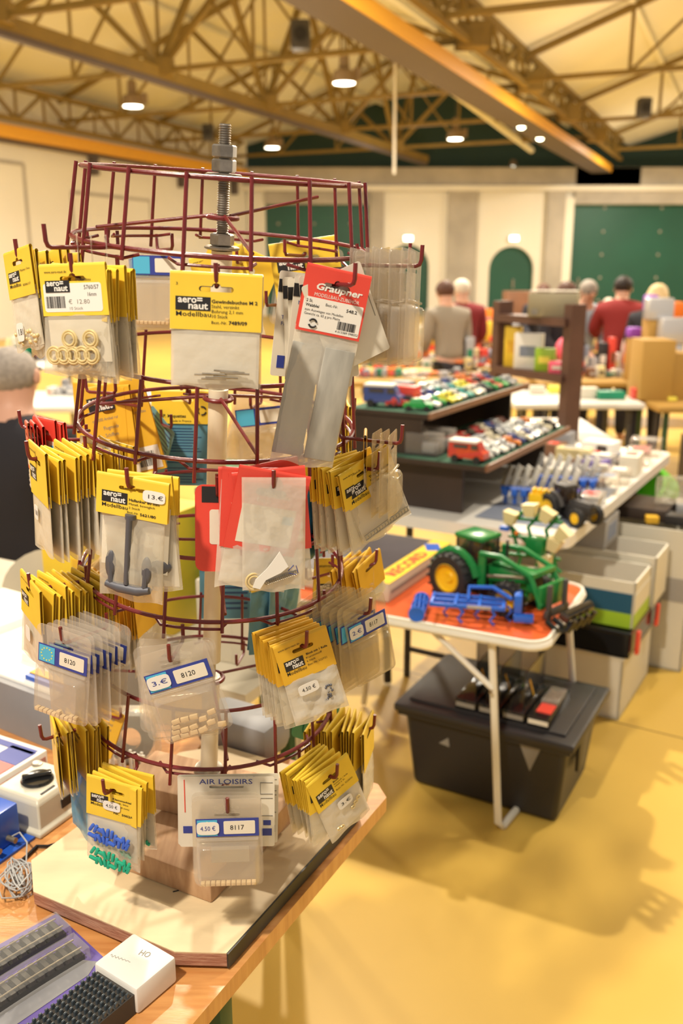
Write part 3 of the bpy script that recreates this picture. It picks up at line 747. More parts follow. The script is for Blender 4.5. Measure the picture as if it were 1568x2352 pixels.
c.text('5760/57', 0.16 * W_, -0.27 * HH, 0.085 * HH, 'black', 0.22 * W_, -0.0024); c.text('16mm', 0.20 * W_, -0.41 * HH, 0.08 * HH, 'black', 0.13 * W_, -0.0024); c.text('\u20ac  12.80', -0.09 * W_, -0.56 * HH, 0.09 * HH, 'grey_ink', 0.32 * W_, -0.0024); c.text('10 St\u00fcck', -0.09 * W_, -0.68 * HH, 0.06 * HH, 'grey_ink', 0.2 * W_, -0.0024)
c.build('barcode_label', t, 0)
logo(t, W_, HH, 0.08, 0.45, 0.28, 0.52, modell=False, y=-0.0024)
bag(t, W_, HH, 0.107, 0.006, seed=2, flare=0.12, skew=-0.004, crumple=0.0006, backh=0.094)
def rings(t, w, z, seed, n=6):
    c = MB(); r_ = random.Random(seed)
    for i in range(n):
        x = -w * 0.36 + w * 0.72 * (i / max(n - 2, 1)) * (1 if i < n - 1 else 0.3); zz = z + (0.016 if i in (n - 1, n - 2) else 0) ; x = x if i < n - 2 else (-w * 0.1 if i == n - 2 else w * 0.22)
        for rr in (0.0085, 0.006): c.tube([(x + rr * math.cos(a * PI / 10), -0.006 - 0.0006 * (rr < .007), zz + rr * math.sin(a * PI / 10)) for a in range(20)], 0.0012, 'brass', 8, closed=True)
    c.build('plastic_rings', t)
rings(t, W_, -0.087 + 0.2 * HH, 4, 7); place(t, H1A.at(0.0), -20, -2)
p = simple_bag(W_, HH, 0.107, seed=9, bulge=0.004, flare=0.1, crumple=0.0008); rings(p, W_, -0.08, 8, 6)
behind(H1A, p, 6, 0.0085, -34, 3, 'yellow-topped bag of plastic rings on the upper left front hook', 'bags on the upper left front hook', jy=7, jt=5, seed=2, zj=0.006)
H1B = Hook(43, 598, 0.234)
t = thing('header_bag', 'yellow-topped bag with white price tag at the far left of the top tier', 'hanging bag')
W_, HH = 0.066, 0.048
header(t, W_, HH); logo(t, W_, HH, 0.10, 0.52, 0.42, 0.66, y=-0.0021); lines(t, W_, HH, [('M\u00e4dchen 17mm', 0.56, 0.46, 0.05, 0.36), ('8306/17', 0.6, 0.78, 0.05, 0.28)])
bag(t, W_, HH, 0.104, 0.004, seed=3, skew=-0.004, crumple=0.0006); sticker(t, '1.81', -0.010, -0.075, 0.017, 0.020, y=-0.0055)
c = MB(); r_ = random.Random(3)
for i in range(26): c.ball((r_.uniform(-.028, .026), -0.003, -0.088 + r_.uniform(0, .014)), 0.0022, 'brass', n=8)
c.build('gold_fittings', t); place(t, H1B.at(0), -47, -8)
p = simple_bag(W_, HH, 0.110, seed=12, bulge=0.003, crumple=0.0007)
behind(H1B, p, 5, 0.0115, -58, -3, 'yellow-topped bag on the far left top hook', 'bags on the far left top hook', jy=10, jt=5, seed=5, zj=0.004)
def bl_stack(hook, w, h, n, sp, yaw, tilt, where, m='clear', seed=0, label=True, jy=4, jt=3, wood_=False, zj=0.003, start=1, word='the front one', depth=0.009):
    p = thing('blister_pack', 'x', 'blister pack'); blister(p, w, h, m=m, label=label, wood_=wood_, depth=depth)
    behind(hook, p, n, sp, yaw, tilt, 'clear blister pack %s' % where, 'blister packs %s' % where, start=start, jy=jy, jt=jt, seed=seed, zj=zj, front_word=word)
H1C = Hook(108, 568, 0.245)
bl_stack(H1C, 0.055, 0.10, 3, 0.018, -75, 0, 'on the left rear top hook', 'clear', 3, label=False, start=2, word='its hook tip')
H1E = Hook(813, 655, 0.232)
t = thing('header_bag', 'red and white Graupner header card with long bag of grey lead strips', 'hanging bag')
W_, HH = 0.070, 0.066
header(t, W_, HH, 'red')
c = MB(); c.plate(tuple(rrect(round(-0.46 * W_, 5), round(-0.76 * HH, 5), round(0.47 * W_, 5), round(-0.26 * HH, 5), 0.0015)), [], 0.0003, 'white', Matrix.Translation((0, -0.0021, 0)))
barcode(c, 0.12 * W_, -0.68 * HH, 0.30 * W_, 0.13 * HH, -0.0024, 9)
c.text('Graupner', -0.32 * W_, -0.13 * HH, 0.10 * HH, 'white', 0.72 * W_, -0.0024, bold=0.03, shear=0.22)
c.text('MODELLBAU-ZUBEH\u00d6R', -0.32 * W_, -0.235 * HH, 0.055 * HH, 'white', 0.70 * W_, -0.0022)
c.text('2 St.', -0.42 * W_, -0.34 * HH, 0.045 * HH, 'black', 0.1 * W_, -0.0024, bold=.015); c.text('Best.-Nr.', -0.12 * W_, -0.36 * HH, 0.045 * HH, 'black', 0.19 * W_, -0.0024); c.text('548.2', 0.21 * W_, -0.39 * HH, 0.05 * HH, 'black', 0.17 * W_, -0.0024, bold=.02)
c.text('Walzblei', -0.42 * W_, -0.41 * HH, 0.045 * HH, 'black', 0.21 * W_, -0.0024, bold=.02)
c.text('zum Auswiegen von Modellen', -0.42 * W_, -0.48 * HH, 0.04 * HH, 'black', 0.60 * W_, -0.0024); c.text('Gewicht ca. 65 g pro Platte', -0.42 * W_, -0.54 * HH, 0.04 * HH, 'black', 0.56 * W_, -0.0024)
c.text('4 013389 098052', 0.1 * W_, -0.73 * HH, 0.035 * HH, 'black', 0.36 * W_, -0.0024)
for a0 in (20, 200): c.tube([(-0.26 * W_ + 0.0042 * math.cos(R(a0 + a)), -0.0026, -0.66 * HH + 0.0042 * math.sin(R(a0 + a))) for a in range(0, 150, 15)], 0.0010, 'black', 6)
c.build('printed_label', t, 0)
bag(t, W_ * 1.02, HH, 0.207, 0.004, 'zip', seed=7, back=None, flare=0.0, crumple=0.0004)
c = MB()
for x, y in ((-0.0185, 0.0), (0.0165, -0.0035)): c.box((x, y, -0.125), (0.033, 0.003, 0.120), 'lead', bev=0.0008)
c.build('lead_strips', t); place(t, H1E.at(0.026) + Vector((0, 0, 0.0)), 14, 12)
def card(w, h, m, lab, cat='card', text=None, seed=0, rad=0.003, slot=True, txtm='blue_ink', blocks=None, name='instruction_card'):
    t = thing(name, lab, cat); c = MB()
    c.plate(tuple(rrect(round(-w / 2, 5), round(0.12 * h - h, 5), round(w / 2, 5), round(0.12 * h, 5), rad)), [tuple(slot_pts(w, h * 0.45))] if slot else [], 0.0006, m); c.build('card_sheet', t, 0)
    c = MB()
    for st, u, v, hh, uw, mm in (text or []): c.text(st, (u - .5) * w, (0.12 - v) * h, hh * h, mm, uw * w, -0.0006)
    for u0, v0, u1, v1, mm in (blocks or []): c.box((((u0 + u1) / 2 - .5) * w, -0.0005, (0.12 - (v0 + v1) / 2) * h), ((u1 - u0) * w, 0.0004, (v1 - v0) * h), mm)
    if text or blocks: c.build('printed_text', t, 0)
    return t
p = card(0.062, 0.112, 'cream', 'x', text=[('MODELISME', 0.1, 0.16, 0.05, 0.6, 'white'), ('Modelisme', 0.1, 0.27, 0.035, 0.4, 'blue_ink'), ('Place d', 0.12, 0.33, 0.03, 0.25, 'blue_ink'), ('Tel. 0041', 0.1, 0.45, 0.035, 0.35, 'blue_ink'), ('Fax 0041', 0.1, 0.51, 0.035, 0.35, 'blue_ink')], blocks=[(0, 0.08, 1, 0.2, 'black'), (0.1, 0.8, 0.24, 0.92, 'blue_ink')])
behind(H1E, p, 6, 0.0085, 20, 2, 'cream MODELISME card on the Graupner hook', 'cream cards behind the red Graupner card', start=4, jy=6, jt=7, seed=4, zj=0.006, front_word='the red card')
t = card(0.072, 0.10, 'cream', 'tilted cream card sticking out above the red Graupner card', blocks=[(0.2, 0.15, 0.95, 0.16, 'grey_ink'), (0.94, 0.15, 0.95, 0.6, 'grey_ink')]); place(t, H1E.at(0.030), 24, -22)
H1F = Hook(965, 611, 0.25)
bl_stack(H1F, 0.062, 0.124, 11, 0.0068, 66, 3, 'on the far right top hook', 'clear', 6, label=False, jy=9, jt=3, zj=0.004)
H1G = Hook(938, 600, 0.24, back=True)
bl_stack(H1G, 0.06, 0.11, 3, 0.016, 100, 2, 'on the right rear top hook', 'amber', 7, start=1)
# rear of the top tier
def rear(px, py, r=0.235): return Hook(px, py, r, back=True)
def hang_rear(o, hook, yaw, tilt, inset=0.0): place(o, hook.at(inset), yaw, tilt)
b1 = rear(362, 575)
t = thing('blister_pack', 'clear pack with blue-framed white label at the rear left of the top tier', 'blister pack'); blister(t, 0.082, 0.128, label=True, wood_='row'); hang_rear(t, b1, -4, 1)
bl_stack(b1, 0.082, 0.128, 2, -0.010, -6, -2, 'at the top-tier rear left', 'clear', 9)
b2 = rear(556, 605)
t = simple_bag(0.105, 0.10, 0.14, seed=21, lg=False); t['label'] = 'large plain yellow header seen behind the pole at the top tier'; hang_rear(t, b2, 10, 24)
b2b = rear(500, 600)
t = simple_bag(0.085, 0.06, 0.13, seed=22); t['label'] = 'yellow-topped bag half hidden behind the upper pole'; hang_rear(t, b2b, -14, -14)
b3 = rear(700, 588)
t = thing('header_bag', 'yellow aero-naut card with printed lines at the rear right of the top tier', 'hanging bag'); header(t, 0.098, 0.10); logo(t, 0.098, 0.10, 0.08, 0.48, 0.2, 0.38, modell=False, y=-.0021)
lines(t, 0.098, 0.10, [('Flugzeugmodelle', 0.08, 0.47, 0.045, 0.4), ('Schiffsmodelle', 0.08, 0.56, 0.045, 0.4)]); bag(t, 0.098, 0.10, 0.15, seed=3); hang_rear(t, b3, 6, -8)
bl_stack(b3, 0.09, 0.12, 2, -0.012, 12, 8, 'behind the top-tier rear yellow card', 'clear', 10, label=False, word='that card')

# ---- second tier ----------------------------------------------------------
H2A = Hook(295, 1121, 0.232)
t = thing('header_bag', 'yellow-topped bag reading Hallanker 80 mm with dark grey model anchor', 'hanging bag')
W_, HH = 0.084, 0.042
header(t, W_, HH); logo(t, W_, HH, 0.08, 0.44, 0.38, 0.68)
lines(t, W_, HH, [('*Hallanker 80 mm', 0.46, 0.56, 0.07, 0.42), ('Metall, beweglich', 0.46, 0.66, 0.06, 0.36), ('2 St\u00fcck', 0.46, 0.76, 0.055, 0.16), ('Best.-Nr.', 0.44, 0.88, 0.05, 0.16), ('*5621/80', 0.62, 0.90, 0.07, 0.22)])
sticker(t, '13.\u20ac', 0.026, -0.006, 0.026, 0.013, y=-0.003)
bag(t, W_ * 0.92, HH, 0.136, 0.007, 'film', seed=13, back=None, crumple=0.0011, flare=0.0, skew=0.002)
c = MB(); c.box((0.004, -0.002, 0), (0.078, 0.0008, 0.001), 'cream'); 
c = MB(); c.tube([(0.0, -0.006, -0.032), (-0.001, -0.006, -0.108)], [0.0036, 0.0030], 'anchor', 10); c.cyl((0, -0.003, -0.032), 0.006, 0.005, 'anchor', 14)
c.tube([(-0.026, -0.004, -0.112), (-0.010, -0.004, -0.114), (0.012, -0.004, -0.114), (0.026, -0.004, -0.111)], [0.004, 0.006, 0.006, 0.004], 'anchor', 10)
for sx in (-1, 1): c.ball((sx * 0.0215, -0.004, -0.089), 0.0085, 'anchor', sc=(0.75, 0.35, 1.9)); c.tube([(sx * 0.0215, -0.004, -0.086), (sx * 0.020, -0.004, -0.110)], 0.0035, 'anchor', 8)
c.build('model_anchor', t)
place(t, H2A.at(0.0) + Vector((0.004, 0.004, 0)), -16, 6)
c = MB(); c.plate([(-0.04, -0.095), (0.04, -0.095), (0.04, -0.02), (-0.04, -0.02)], [], 0.0005, 'cream', Matrix.Translation((0, 0.009, 0))); c.build('insert_card', t, 0)
p = simple_bag(0.084, 0.04, 0.125, seed=16, bulge=0.004); c = MB(); c.ball((0.02, -0.002, -0.09), 0.011, 'anchor', sc=(1.2, .4, .8)); c.build('model_anchor', p)
behind(H2A, p, 2, 0.016, -14, -3, 'yellow-topped anchor bag on the second tier front hook', 'anchor bags on the second tier front hook', jy=3, jt=6, seed=8, front_word='the Hallanker bag')
H2B = Hook(68, 1056, 0.236)
t = simple_bag(0.074, 0.062, 0.125, seed=31); t['label'] = 'front yellow-topped bag of the long fan on the left of the second tier'; sticker(t, '1.81', -0.012, -0.068, 0.016, 0.018, y=-0.004); place(t, H2B.at(0.010), -58, 4)
p = simple_bag(0.074, 0.050, 0.122, seed=32, bulge=0.0015)
behind(H2B, p, 11, 0.0088, -50, 3, 'yellow-topped bag in the second-tier left fan', 'fan of bags on the left of the second tier', start=2, jy=7, jt=4, seed=9, zj=0.006)
t = card(0.074, 0.125, 'cream', 'white card with blue dot and digit 2 inside the second-tier left fan', text=[('2', 0.42, 0.88, 0.05, 0.1, 'white')], blocks=[(0.3, 0.8, 0.6, 0.92, 'black'), (0.35, 0.62, 0.55, 0.72, 'blue_ink')]); place(t, H2B.at(0.082), -38, 3)
t = simple_bag(0.05, 0.04, 0.15, seed=33, m='cream', lg=False, back=None, film_='film'); t['label'] = 'cloudy pointed bag hanging lowest in the second-tier left fan'; place(t, H2B.at(0.088) + Vector((0, 0, -0.018)), -40, 8)
H2C = Hook(50, 982, 0.250, back=True)
def redcard(w, h, lab='x', seed=0, panel=True):
    t = thing('red_header_card', lab, 'hanging card'); header(t, w, h, 'red')
    if panel:
        c = MB(); c.plate([(round(-0.36 * w, 5), round(-0.7 * h, 5)), (round(0.40 * w, 5), round(-0.7 * h, 5)), (round(0.40 * w, 5), round(-0.22 * h, 5)), (round(-0.36 * w, 5), round(-0.22 * h, 5))], [], 0.0003, 'cream', Matrix.Translation((0, -0.0021, 0))); c.box((0.3 * w, -0.0024, -0.36 * h), (0.14 * w, 0.0002, 0.10 * h), 'sky_ink'); c.text('Modellbau', -0.1 * w, -0.1 * h, 0.06 * h, 'white', 0.36 * w, -0.0024); c.text('Dekor', -0.18 * w, -0.17 * h, 0.05 * h, 'white', 0.2 * w, -0.0024); c.build('printed_panel', t, 0)
    vs, fs = pouch(w * 0.95, -0.7 * h, -1.25 * h, 0.003, seed, crumple=0.0005); c = MB(); c.add(vs, fs, 'zip'); c.build('poly_bag', t, 80)
    return t
p = redcard(0.058, 0.060, seed=4)
behind(H2C, p, 6, 0.0075, -58, 2, 'red header card on the far left second-tier hook', 'red cards on the far left second-tier hook', jy=14, jt=7, seed=11, zj=0.006, front_word='its hook tip')
H2D = Hook(628, 1126, 0.234)
t = thing('zip_bag', 'frosted zip bag with white plastic pointer and small chain, front of the red cards', 'zip bag')
c = MB(); vs, fs = pouch(0.068, 0.014, -0.112, 0.004, 5, skew=0.004, crumple=0.0008); c.add(vs, fs, 'zip'); c.build('poly_bag', t, 80)
c = MB()
c.plate([(0.008, -0.066), (0.018, -0.083), (0.010, -0.090), (-0.006, -0.098), (-0.012, -0.108), (-0.020, -0.106), (-0.017, -0.097), (-0.006, -0.086), (0.0, -0.078)], [], 0.0012, 'white', Matrix.Translation((0, -0.0062, 0))); c.build('white_pointer', t, 0)
c = MB(); r_ = random.Random(8)
for i in range(16): c.tube([(-0.004 + i * 0.002 + 0.0028 * math.cos(a * PI / 4), -0.0045, -0.101 + i * 0.0007 + 0.0028 * math.sin(a * PI / 4)) for a in range(8)], 0.0006, 'steel', 6, closed=True)
for rr in (0.009, 0.006): c.tube([(-0.018 + rr * math.cos(a * PI / 10), -0.004, -0.1 + rr * math.sin(a * PI / 10)) for a in range(20)], 0.0012, 'brass', 8, closed=True)
c.build('small_chain', t)
c = MB()
for a in range(3):
    q = 90 + 120 * a; q2 = q + 95; c.tube([(0.024 + 0.006 * math.cos(R(q)), -0.0048, -0.088 + 0.006 * math.sin(R(q))), (0.024 + 0.006 * math.cos(R(q2)), -0.0048, -0.088 + 0.006 * math.sin(R(q2)))], 0.0004, 'blue_ink', 6)
c.build('recycling_mark', t); place(t, H2D.at(0.0) + Vector((0, 0, 0.0)), 12, 3)
for i, (dx, tl_, yw, w_, h_, lab) in enumerate(((0.006, 13, 14, 0.078, 0.088, 'red card with white panel tilted right behind the frosted zip bag'), (0.012, -4, 10, 0.078, 0.090, 'large red card directly behind the tilted one at the second tier'), (0.018, 4, 2, 0.080, 0.086, 'red card peeping out at the left of the red stack'), (0.024, 1, 0, 0.084, 0.086, 'outermost left red card of the second tier stack'), (0.030, -8, 18, 0.078, 0.080, 'rounded dark red card at the back of the red stack'))):
    t = redcard(w_, h_, lab, seed=40 + i, panel=i < 4); place(t, H2D.at(dx) + Vector((-0.010 * (i in (2, 3)), 0, 0.005 if i == 4 else 0)), yw, tl_)
t = thing('zip_bag', 'lower frosted bag hanging left behind the red cards', 'zip bag'); c = MB(); vs, fs = pouch(0.07, 0.01, -0.112, 0.003, 15, skew=-0.012, crumple=0.0006); c.add(vs, fs, 'zip'); c.build('poly_bag', t, 80); c = MB(); c.tube([(0.0, -0.003, -0.1), (0.03, -0.003, -0.106)], 0.002, 'brass'); c.build('brass_rod', t); place(t, H2D.at(0.022) + Vector((-0.014, 0, -0.002)), 6, 0)
t = card(0.050, 0.100, 'red', 'tall rounded red card with small panel hanging in front of the pole', rad=0.009, slot=False, text=[('1', 0.50, 0.36, 0.04, 0.06, 'black'), ('Bo', 0.42, 0.49, 0.05, 0.2, 'black'), ('Hi', 0.42, 0.56, 0.05, 0.2, 'black'), ('Po', 0.42, 0.63, 0.05, 0.2, 'black')], blocks=[(0.15, 0.02, 0.9, 0.2, 'black')]); c = MB(); c.plate(tuple(rrect(-0.009, -0.056, 0.024, -0.016, 0.003)), [], 0.0003, 'cream', Matrix.Translation((0, -0.0005, 0))); c.build('cream_panel', t, 0); place(t, Hook(500, 1140, 0.19).at(0.004), 2, 2)
H2E = Hook(868, 1080, 0.234)
t = thing('header_bag', 'yellow-topped bag reading Treppe 8 mm with thin white ladder strip, right of the second tier', 'hanging bag')
W_, HH = 0.078, 0.044
header(t, W_, HH); logo(t, W_, HH, 0.06, 0.40, 0.42, 0.74, y=-0.0021); lines(t, W_, HH, [('www.aero-naut.de', 0.05, 0.16, 0.06, 0.36), ('*Treppe 8 mm', 0.50, 0.50, 0.065, 0.40), ('Kunststoff, grau', 0.50, 0.60, 0.055, 0.36), ('ca. 150 mm lang', 0.50, 0.70, 0.055, 0.36)])
c = MB(); c.plate(tuple(rrect(-0.006, -0.052, 0.036, -0.022, 0.002)), [], 0.0003, 'cream', Matrix.Translation((0, -0.0023, 0))); c.text('\u20ac   2.99', -0.002, -0.032, 0.005, 'grey_ink', 0.03, -0.0028); c.build('price_label', t, 0)
bag(t, W_, HH, 0.096, 0.003, seed=17, crumple=0.0003, flare=0.0)
c = MB(); c.box((0.0, -0.004, -0.080), (0.07, 0.0012, 0.0012), 'lead'); c.box((0.0, -0.004, -0.074), (0.07, 0.0012, 0.0012), 'lead')
for i in range(16): c.box((-0.034 + i * 0.0045, -0.004, -0.077), (0.001, 0.001, 0.006), 'lead')
c.build('ladder_strip', t); place(t, H2E.at(0.018), 34, -24)
p = simple_bag(0.078, 0.044, 0.102, seed=18, bulge=0.0018)
behind(H2E, p, 6, 0.0075, 44, -10, 'yellow-topped bag behind the Treppe bag', 'bags behind the Treppe bag', start=3, jy=6, jt=6, seed=13, zj=0.004, front_word='it')
H2F = Hook(920, 1019, 0.252)
bl_stack(H2F, 0.05, 0.10, 3, 0.010, 78, 0, 'on the far right second-tier hook', 'amber', 15, label=False)
t = simple_bag(0.05, 0.04, 0.06, seed=19, lg=False, m='ochre'); t['label'] = 'small orange-yellow card edge-on on the far right second-tier hook'; place(t, H2F.at(0.045), 88, 0)
# rear of the second tier
b4 = rear(265, 925)
t = thing('header_bag', 'orange-yellow aero-naut card with barcode at the rear left of the second tier', 'hanging bag'); header(t, 0.098, 0.135, 'ochre'); logo(t, 0.098, 0.135, 0.08, 0.48, 0.10, 0.26, modell=False, y=-.0021)
lines(t, 0.098, 0.135, [('Modellbau', 0.55, 0.13, 0.035, 0.30), ('Reutlingen/Germany', 0.55, 0.20, 0.035, 0.42), ('ca. 3000 Artikel rund um den Modellbau', 0.08, 0.36, 0.034, 0.84), ('Flugmodelle', 0.22, 0.46, 0.04, 0.3), ('Schiffsmodelle', 0.22, 0.54, 0.04, 0.36), ('Bausteine', 0.22, 0.62, 0.04, 0.26)], m='grey_ink')
c = MB(); c.box((0.014, -0.0024, -0.088), (0.062, 0.0002, 0.034), 'white'); barcode(c, -0.012, -0.100, 0.05, 0.022, -0.0028, 5); c.build('barcode_label', t, 0); hang_rear(t, b4, -6, -13)
p = simple_bag(0.09, 0.11, 0.14, m='ochre', seed=50, lg=False); behind(b4, p, 4, -0.012, -30, -4, 'orange-yellow card at the rear left of the second tier', 'orange-yellow cards at the rear left', jy=10, jt=4, seed=15, front_word='the barcode card')
b5 = rear(418, 915)
t = thing('header_bag', 'pale yellow AP Maquettes header above blue printed sheet, seen through the rack', 'hanging bag'); header(t, 0.092, 0.048, 'yellow'); lines(t, 0.092, 0.048, [('*A.P. Maquettes', 0.12, 0.80, 0.10, 0.44), ('Made in France', 0.3, 0.94, 0.07, 0.34)])
c = MB()
for a0 in (20, 140, 260): c.tube([(0.03 + 0.0062 * math.cos(R(a0 + a)), -0.0026, -0.018 + 0.0062 * math.sin(R(a0 + a))) for a in range(0, 96, 12)], 0.0013, 'black', 6)
c.build('recycling_mark', t)
c = MB(); c.plate([(-0.044, -0.135), (0.044, -0.135), (0.044, -0.034), (-0.044, -0.034)], [], 0.001, 'bluepaper', Matrix.Translation((0, 0.0005, 0))); r_ = random.Random(4)
for i in range(20):
    if i in (9, 13): continue
    c.box((-0.006 + r_.uniform(-.004, .004), -0.0003, -0.046 - i * 0.0044), (0.058 + r_.uniform(-.016, .008), 0.0002, 0.0013), 'darkblue')
c.build('blue_sheet', t, 0); hang_rear(t, b5, 0, 1)
t = card(0.07, 0.085, 'bluepaper', 'blue striped sheet turned sideways beside the AP Maquettes bag', slot=False, blocks=[(0.1, 0.1 + 0.08 * i, 0.9, 0.13 + 0.08 * i, 'darkblue') for i in range(10)]); place(t, rear(372, 975, 0.215).at(0), -48, 30)
b6 = rear(600, 925)
t = thing('blister_pack', 'grey clear pack with blue-framed barcode label behind the lead strip bag', 'blister pack'); blister(t, 0.092, 0.130, label=True, wood_=True, seed=4); hang_rear(t, b6, 8, -5)
bl_stack(b6, 0.092, 0.128, 3, -0.012, 20, 18, 'at the second-tier rear centre', 'clear', 19, label=False)
t = card(0.072, 0.10, 'cyan', 'light blue card low behind the lead strip bag', slot=False, rad=0.006); place(t, rear(735, 1085, 0.20).at(0), 10, 22)
b7 = rear(812, 950, 0.22)
p = simple_bag(0.07, 0.07, 0.10, seed=60, lg=False); behind(b7, p, 5, 0.010, 100, 2, 'yellow card fanned at the rear right of the second tier', 'yellow cards at the rear right of the second tier', jy=10, jt=4, seed=21, start=1, front_word='the outermost one')
def bluebag(w, h, seed):
    t = thing('blue_bag', 'x', 'hanging bag'); header(t, w, 0.04, 'yellow'); vs, fs = pouch(w, -0.03, -h, 0.003, seed, crumple=0.0012); c = MB(); c.add(vs, fs, 'bluepaper' if seed % 2 else 'bluefilm'); c.build('blue_pouch', t, 80); return t
p = bluebag(0.085, 0.15, 61); b8 = rear(760, 1040, 0.235); behind(b8, p, 5, 0.014, 76, 6, 'dark blue bag at the rear right of the second tier', 'blue bags at the rear right', jy=12, jt=6, seed=23, start=1, front_word='the outermost one')

# ---- third tier -----------------------------------------------------------
H3A = Hook(72, 1355, 0.238)
t = simple_bag(0.072, 0.056, 0.112, seed=71); t['label'] = 'front yellow-topped bag with blank white tag on the left of the third tier'; sticker(t, None, -0.006, -0.062, 0.016, 0.020, y=-0.005); place(t, H3A.at(0), -54, 8)
p = simple_bag(0.070, 0.050, 0.112, seed=72, bulge=0.0018)
behind(H3A, p, 10, 0.0085, -46, 6, 'yellow-topped bag in the third-tier left fan', 'fan of bags on the left of the third tier', jy=6, jt=5, seed=25, zj=0.008)
H3A2 = Hook(190, 1315, 0.235, back=True)
p = simple_bag(0.08, 0.075, 0.135, m='ochre', seed=73, lg=False); behind(H3A2, p, 10, 0.012, -100, 3, 'brownish shaded bag inside the third-tier left rear', 'shaded bags at the left rear of the third tier', jy=16, jt=4, seed=27, zj=0.01, front_word='the outermost one')
H3B = Hook(145, 1479, 0.232)
t = thing('blister_pack', 'clear pack labelled 8120 with star circle and row of wood pieces, third-tier left', 'blister pack'); blister(t, 0.078, 0.118, '8120', None, wood_='row', seed=1, depth=0.013); place(t, H3B.at(-0.004) + Vector((0.004, 0, 0)), -22, 8)
bl_stack(H3B, 0.078, 0.120, 6, 0.0095, -28, 5, 'on the left 8120 hook', 'clear', 28, jy=6, jt=5, zj=0.005)
H3C = Hook(390, 1521, 0.232)
t = thing('blister_pack', 'tilted clear pack labelled 8120 with 3 euro sticker and loose wood pieces', 'blister pack'); blister(t, 0.082, 0.114, '8120', '3.\u20ac', wood_=True, seed=2, depth=0.012); place(t, H3C.at(0) + Vector((0.004, 0, 0)), 4, -16)
bl_stack(H3C, 0.088, 0.118, 3, 0.012, -4, -1, 'behind the tilted 3 euro pack', 'clear', 29, jy=4, jt=6, zj=0.002, word='it', label=False)
H3D = Hook(703, 1489, 0.236)
t = thing('header_bag', 'yellow-topped bag with 4.50 euro tag and tiny dark block, third-tier right centre', 'hanging bag')
W_, HH = 0.068, 0.050
header(t, W_, HH, 'ochre'); logo(t, W_, HH, 0.10, 0.46, 0.42, 0.68, y=-.0021); lines(t, W_, HH, [('www.aero-naut.de', 0.06, 0.12, 0.05, 0.4), ('*Block mit 1 Rolle', 0.52, 0.46, 0.055, 0.40), ('Kunststoff', 0.50, 0.55, 0.05, 0.3), ('6 St\u00fcck', 0.50, 0.64, 0.05, 0.16), ('Best.-Nr. 5227/21', 0.50, 0.74, 0.05, 0.36)])
bag(t, W_, HH, 0.108, 0.005, 'zip', seed=75, crumple=0.0012, flare=0.05); sticker(t, '4.50 \u20ac', -0.008, -0.052, 0.026, 0.014, y=-0.007)
c = MB(); r_ = random.Random(2)
for i in range(18): c.ball((0.014 + r_.uniform(-.006, .006), -0.004, -0.070 + r_.uniform(-.009, .009)), 0.0016, 'anchor', n=8)
c.build('tiny_blocks', t); place(t, H3D.at(0.010), 22, -15)
p = simple_bag(0.072, 0.052, 0.110, seed=76, m='ochre', bulge=0.0018); behind(H3D, p, 6, 0.0085, 34, -7, 'yellow-topped bag behind the 4.50 euro bag', 'bags behind the 4.50 euro bag of the third tier', start=2, jy=5, jt=5, seed=31, zj=0.002, front_word='it')
H3E = Hook(848, 1411, 0.236)
t = thing('blister_pack', 'clear pack labelled 8117 with 2 euro tag at the right of the third tier', 'blister pack'); blister(t, 0.066, 0.112, '8117', '2.\u20ac', m='amber', wood_=False, seed=3, depth=0.010); place(t, H3E.at(0.006), 36, -12)
bl_stack(H3E, 0.074, 0.118, 8, 0.0085, 48, -8, 'behind the 8117 pack, third-tier right', 'amber', 33, jy=5, jt=4, start=2, word='it', zj=0.002)
# rear of the third tier
b9 = rear(775, 1312)
t = simple_bag(0.075, 0.095, 0.125, seed=80); t['label'] = 'yellow aero-naut card at the right rear between the second and third tiers'; hang_rear(t, b9, 14, 3)
bl_stack(b9, 0.06, 0.10, 2, -0.01, 10, 0, 'behind the right rear yellow card', 'clear', 35, label=False)
b10 = Hook(862, 1296, 0.236, back=True); p = simple_bag(0.06, 0.05, 0.07, seed=81, m='ochre', lg=False); behind(b10, p, 5, 0.010, 58, -18, 'yellow card fanned right above the 8117 pack', 'yellow cards above the 8117 pack', jy=6, jt=6, seed=37, start=1, front_word='the outermost one')
bl_stack(b10, 0.045, 0.10, 2, 0.012, 30, -3, 'under the Treppe bag at the right', 'clear', 39, label=False, start=2)
b11 = rear(668, 1275, 0.20); p = bluebag(0.075, 0.13, 83); behind(b11, p, 4, 0.016, 60, 6, 'dark blue bag inside the rack at the third tier', 'blue bags inside the rack', jy=12, jt=6, seed=41, start=1, front_word='the outermost one')
t = card(0.085, 0.11, 'bluepaper', 'blue printed sheet low behind the red cards and the pole', slot=False, blocks=[(0.1, 0.1 + 0.08 * i, 0.9, 0.13 + 0.08 * i, 'darkblue') for i in range(10)]); place(t, rear(520, 1290, 0.2).at(0), 6, 2)
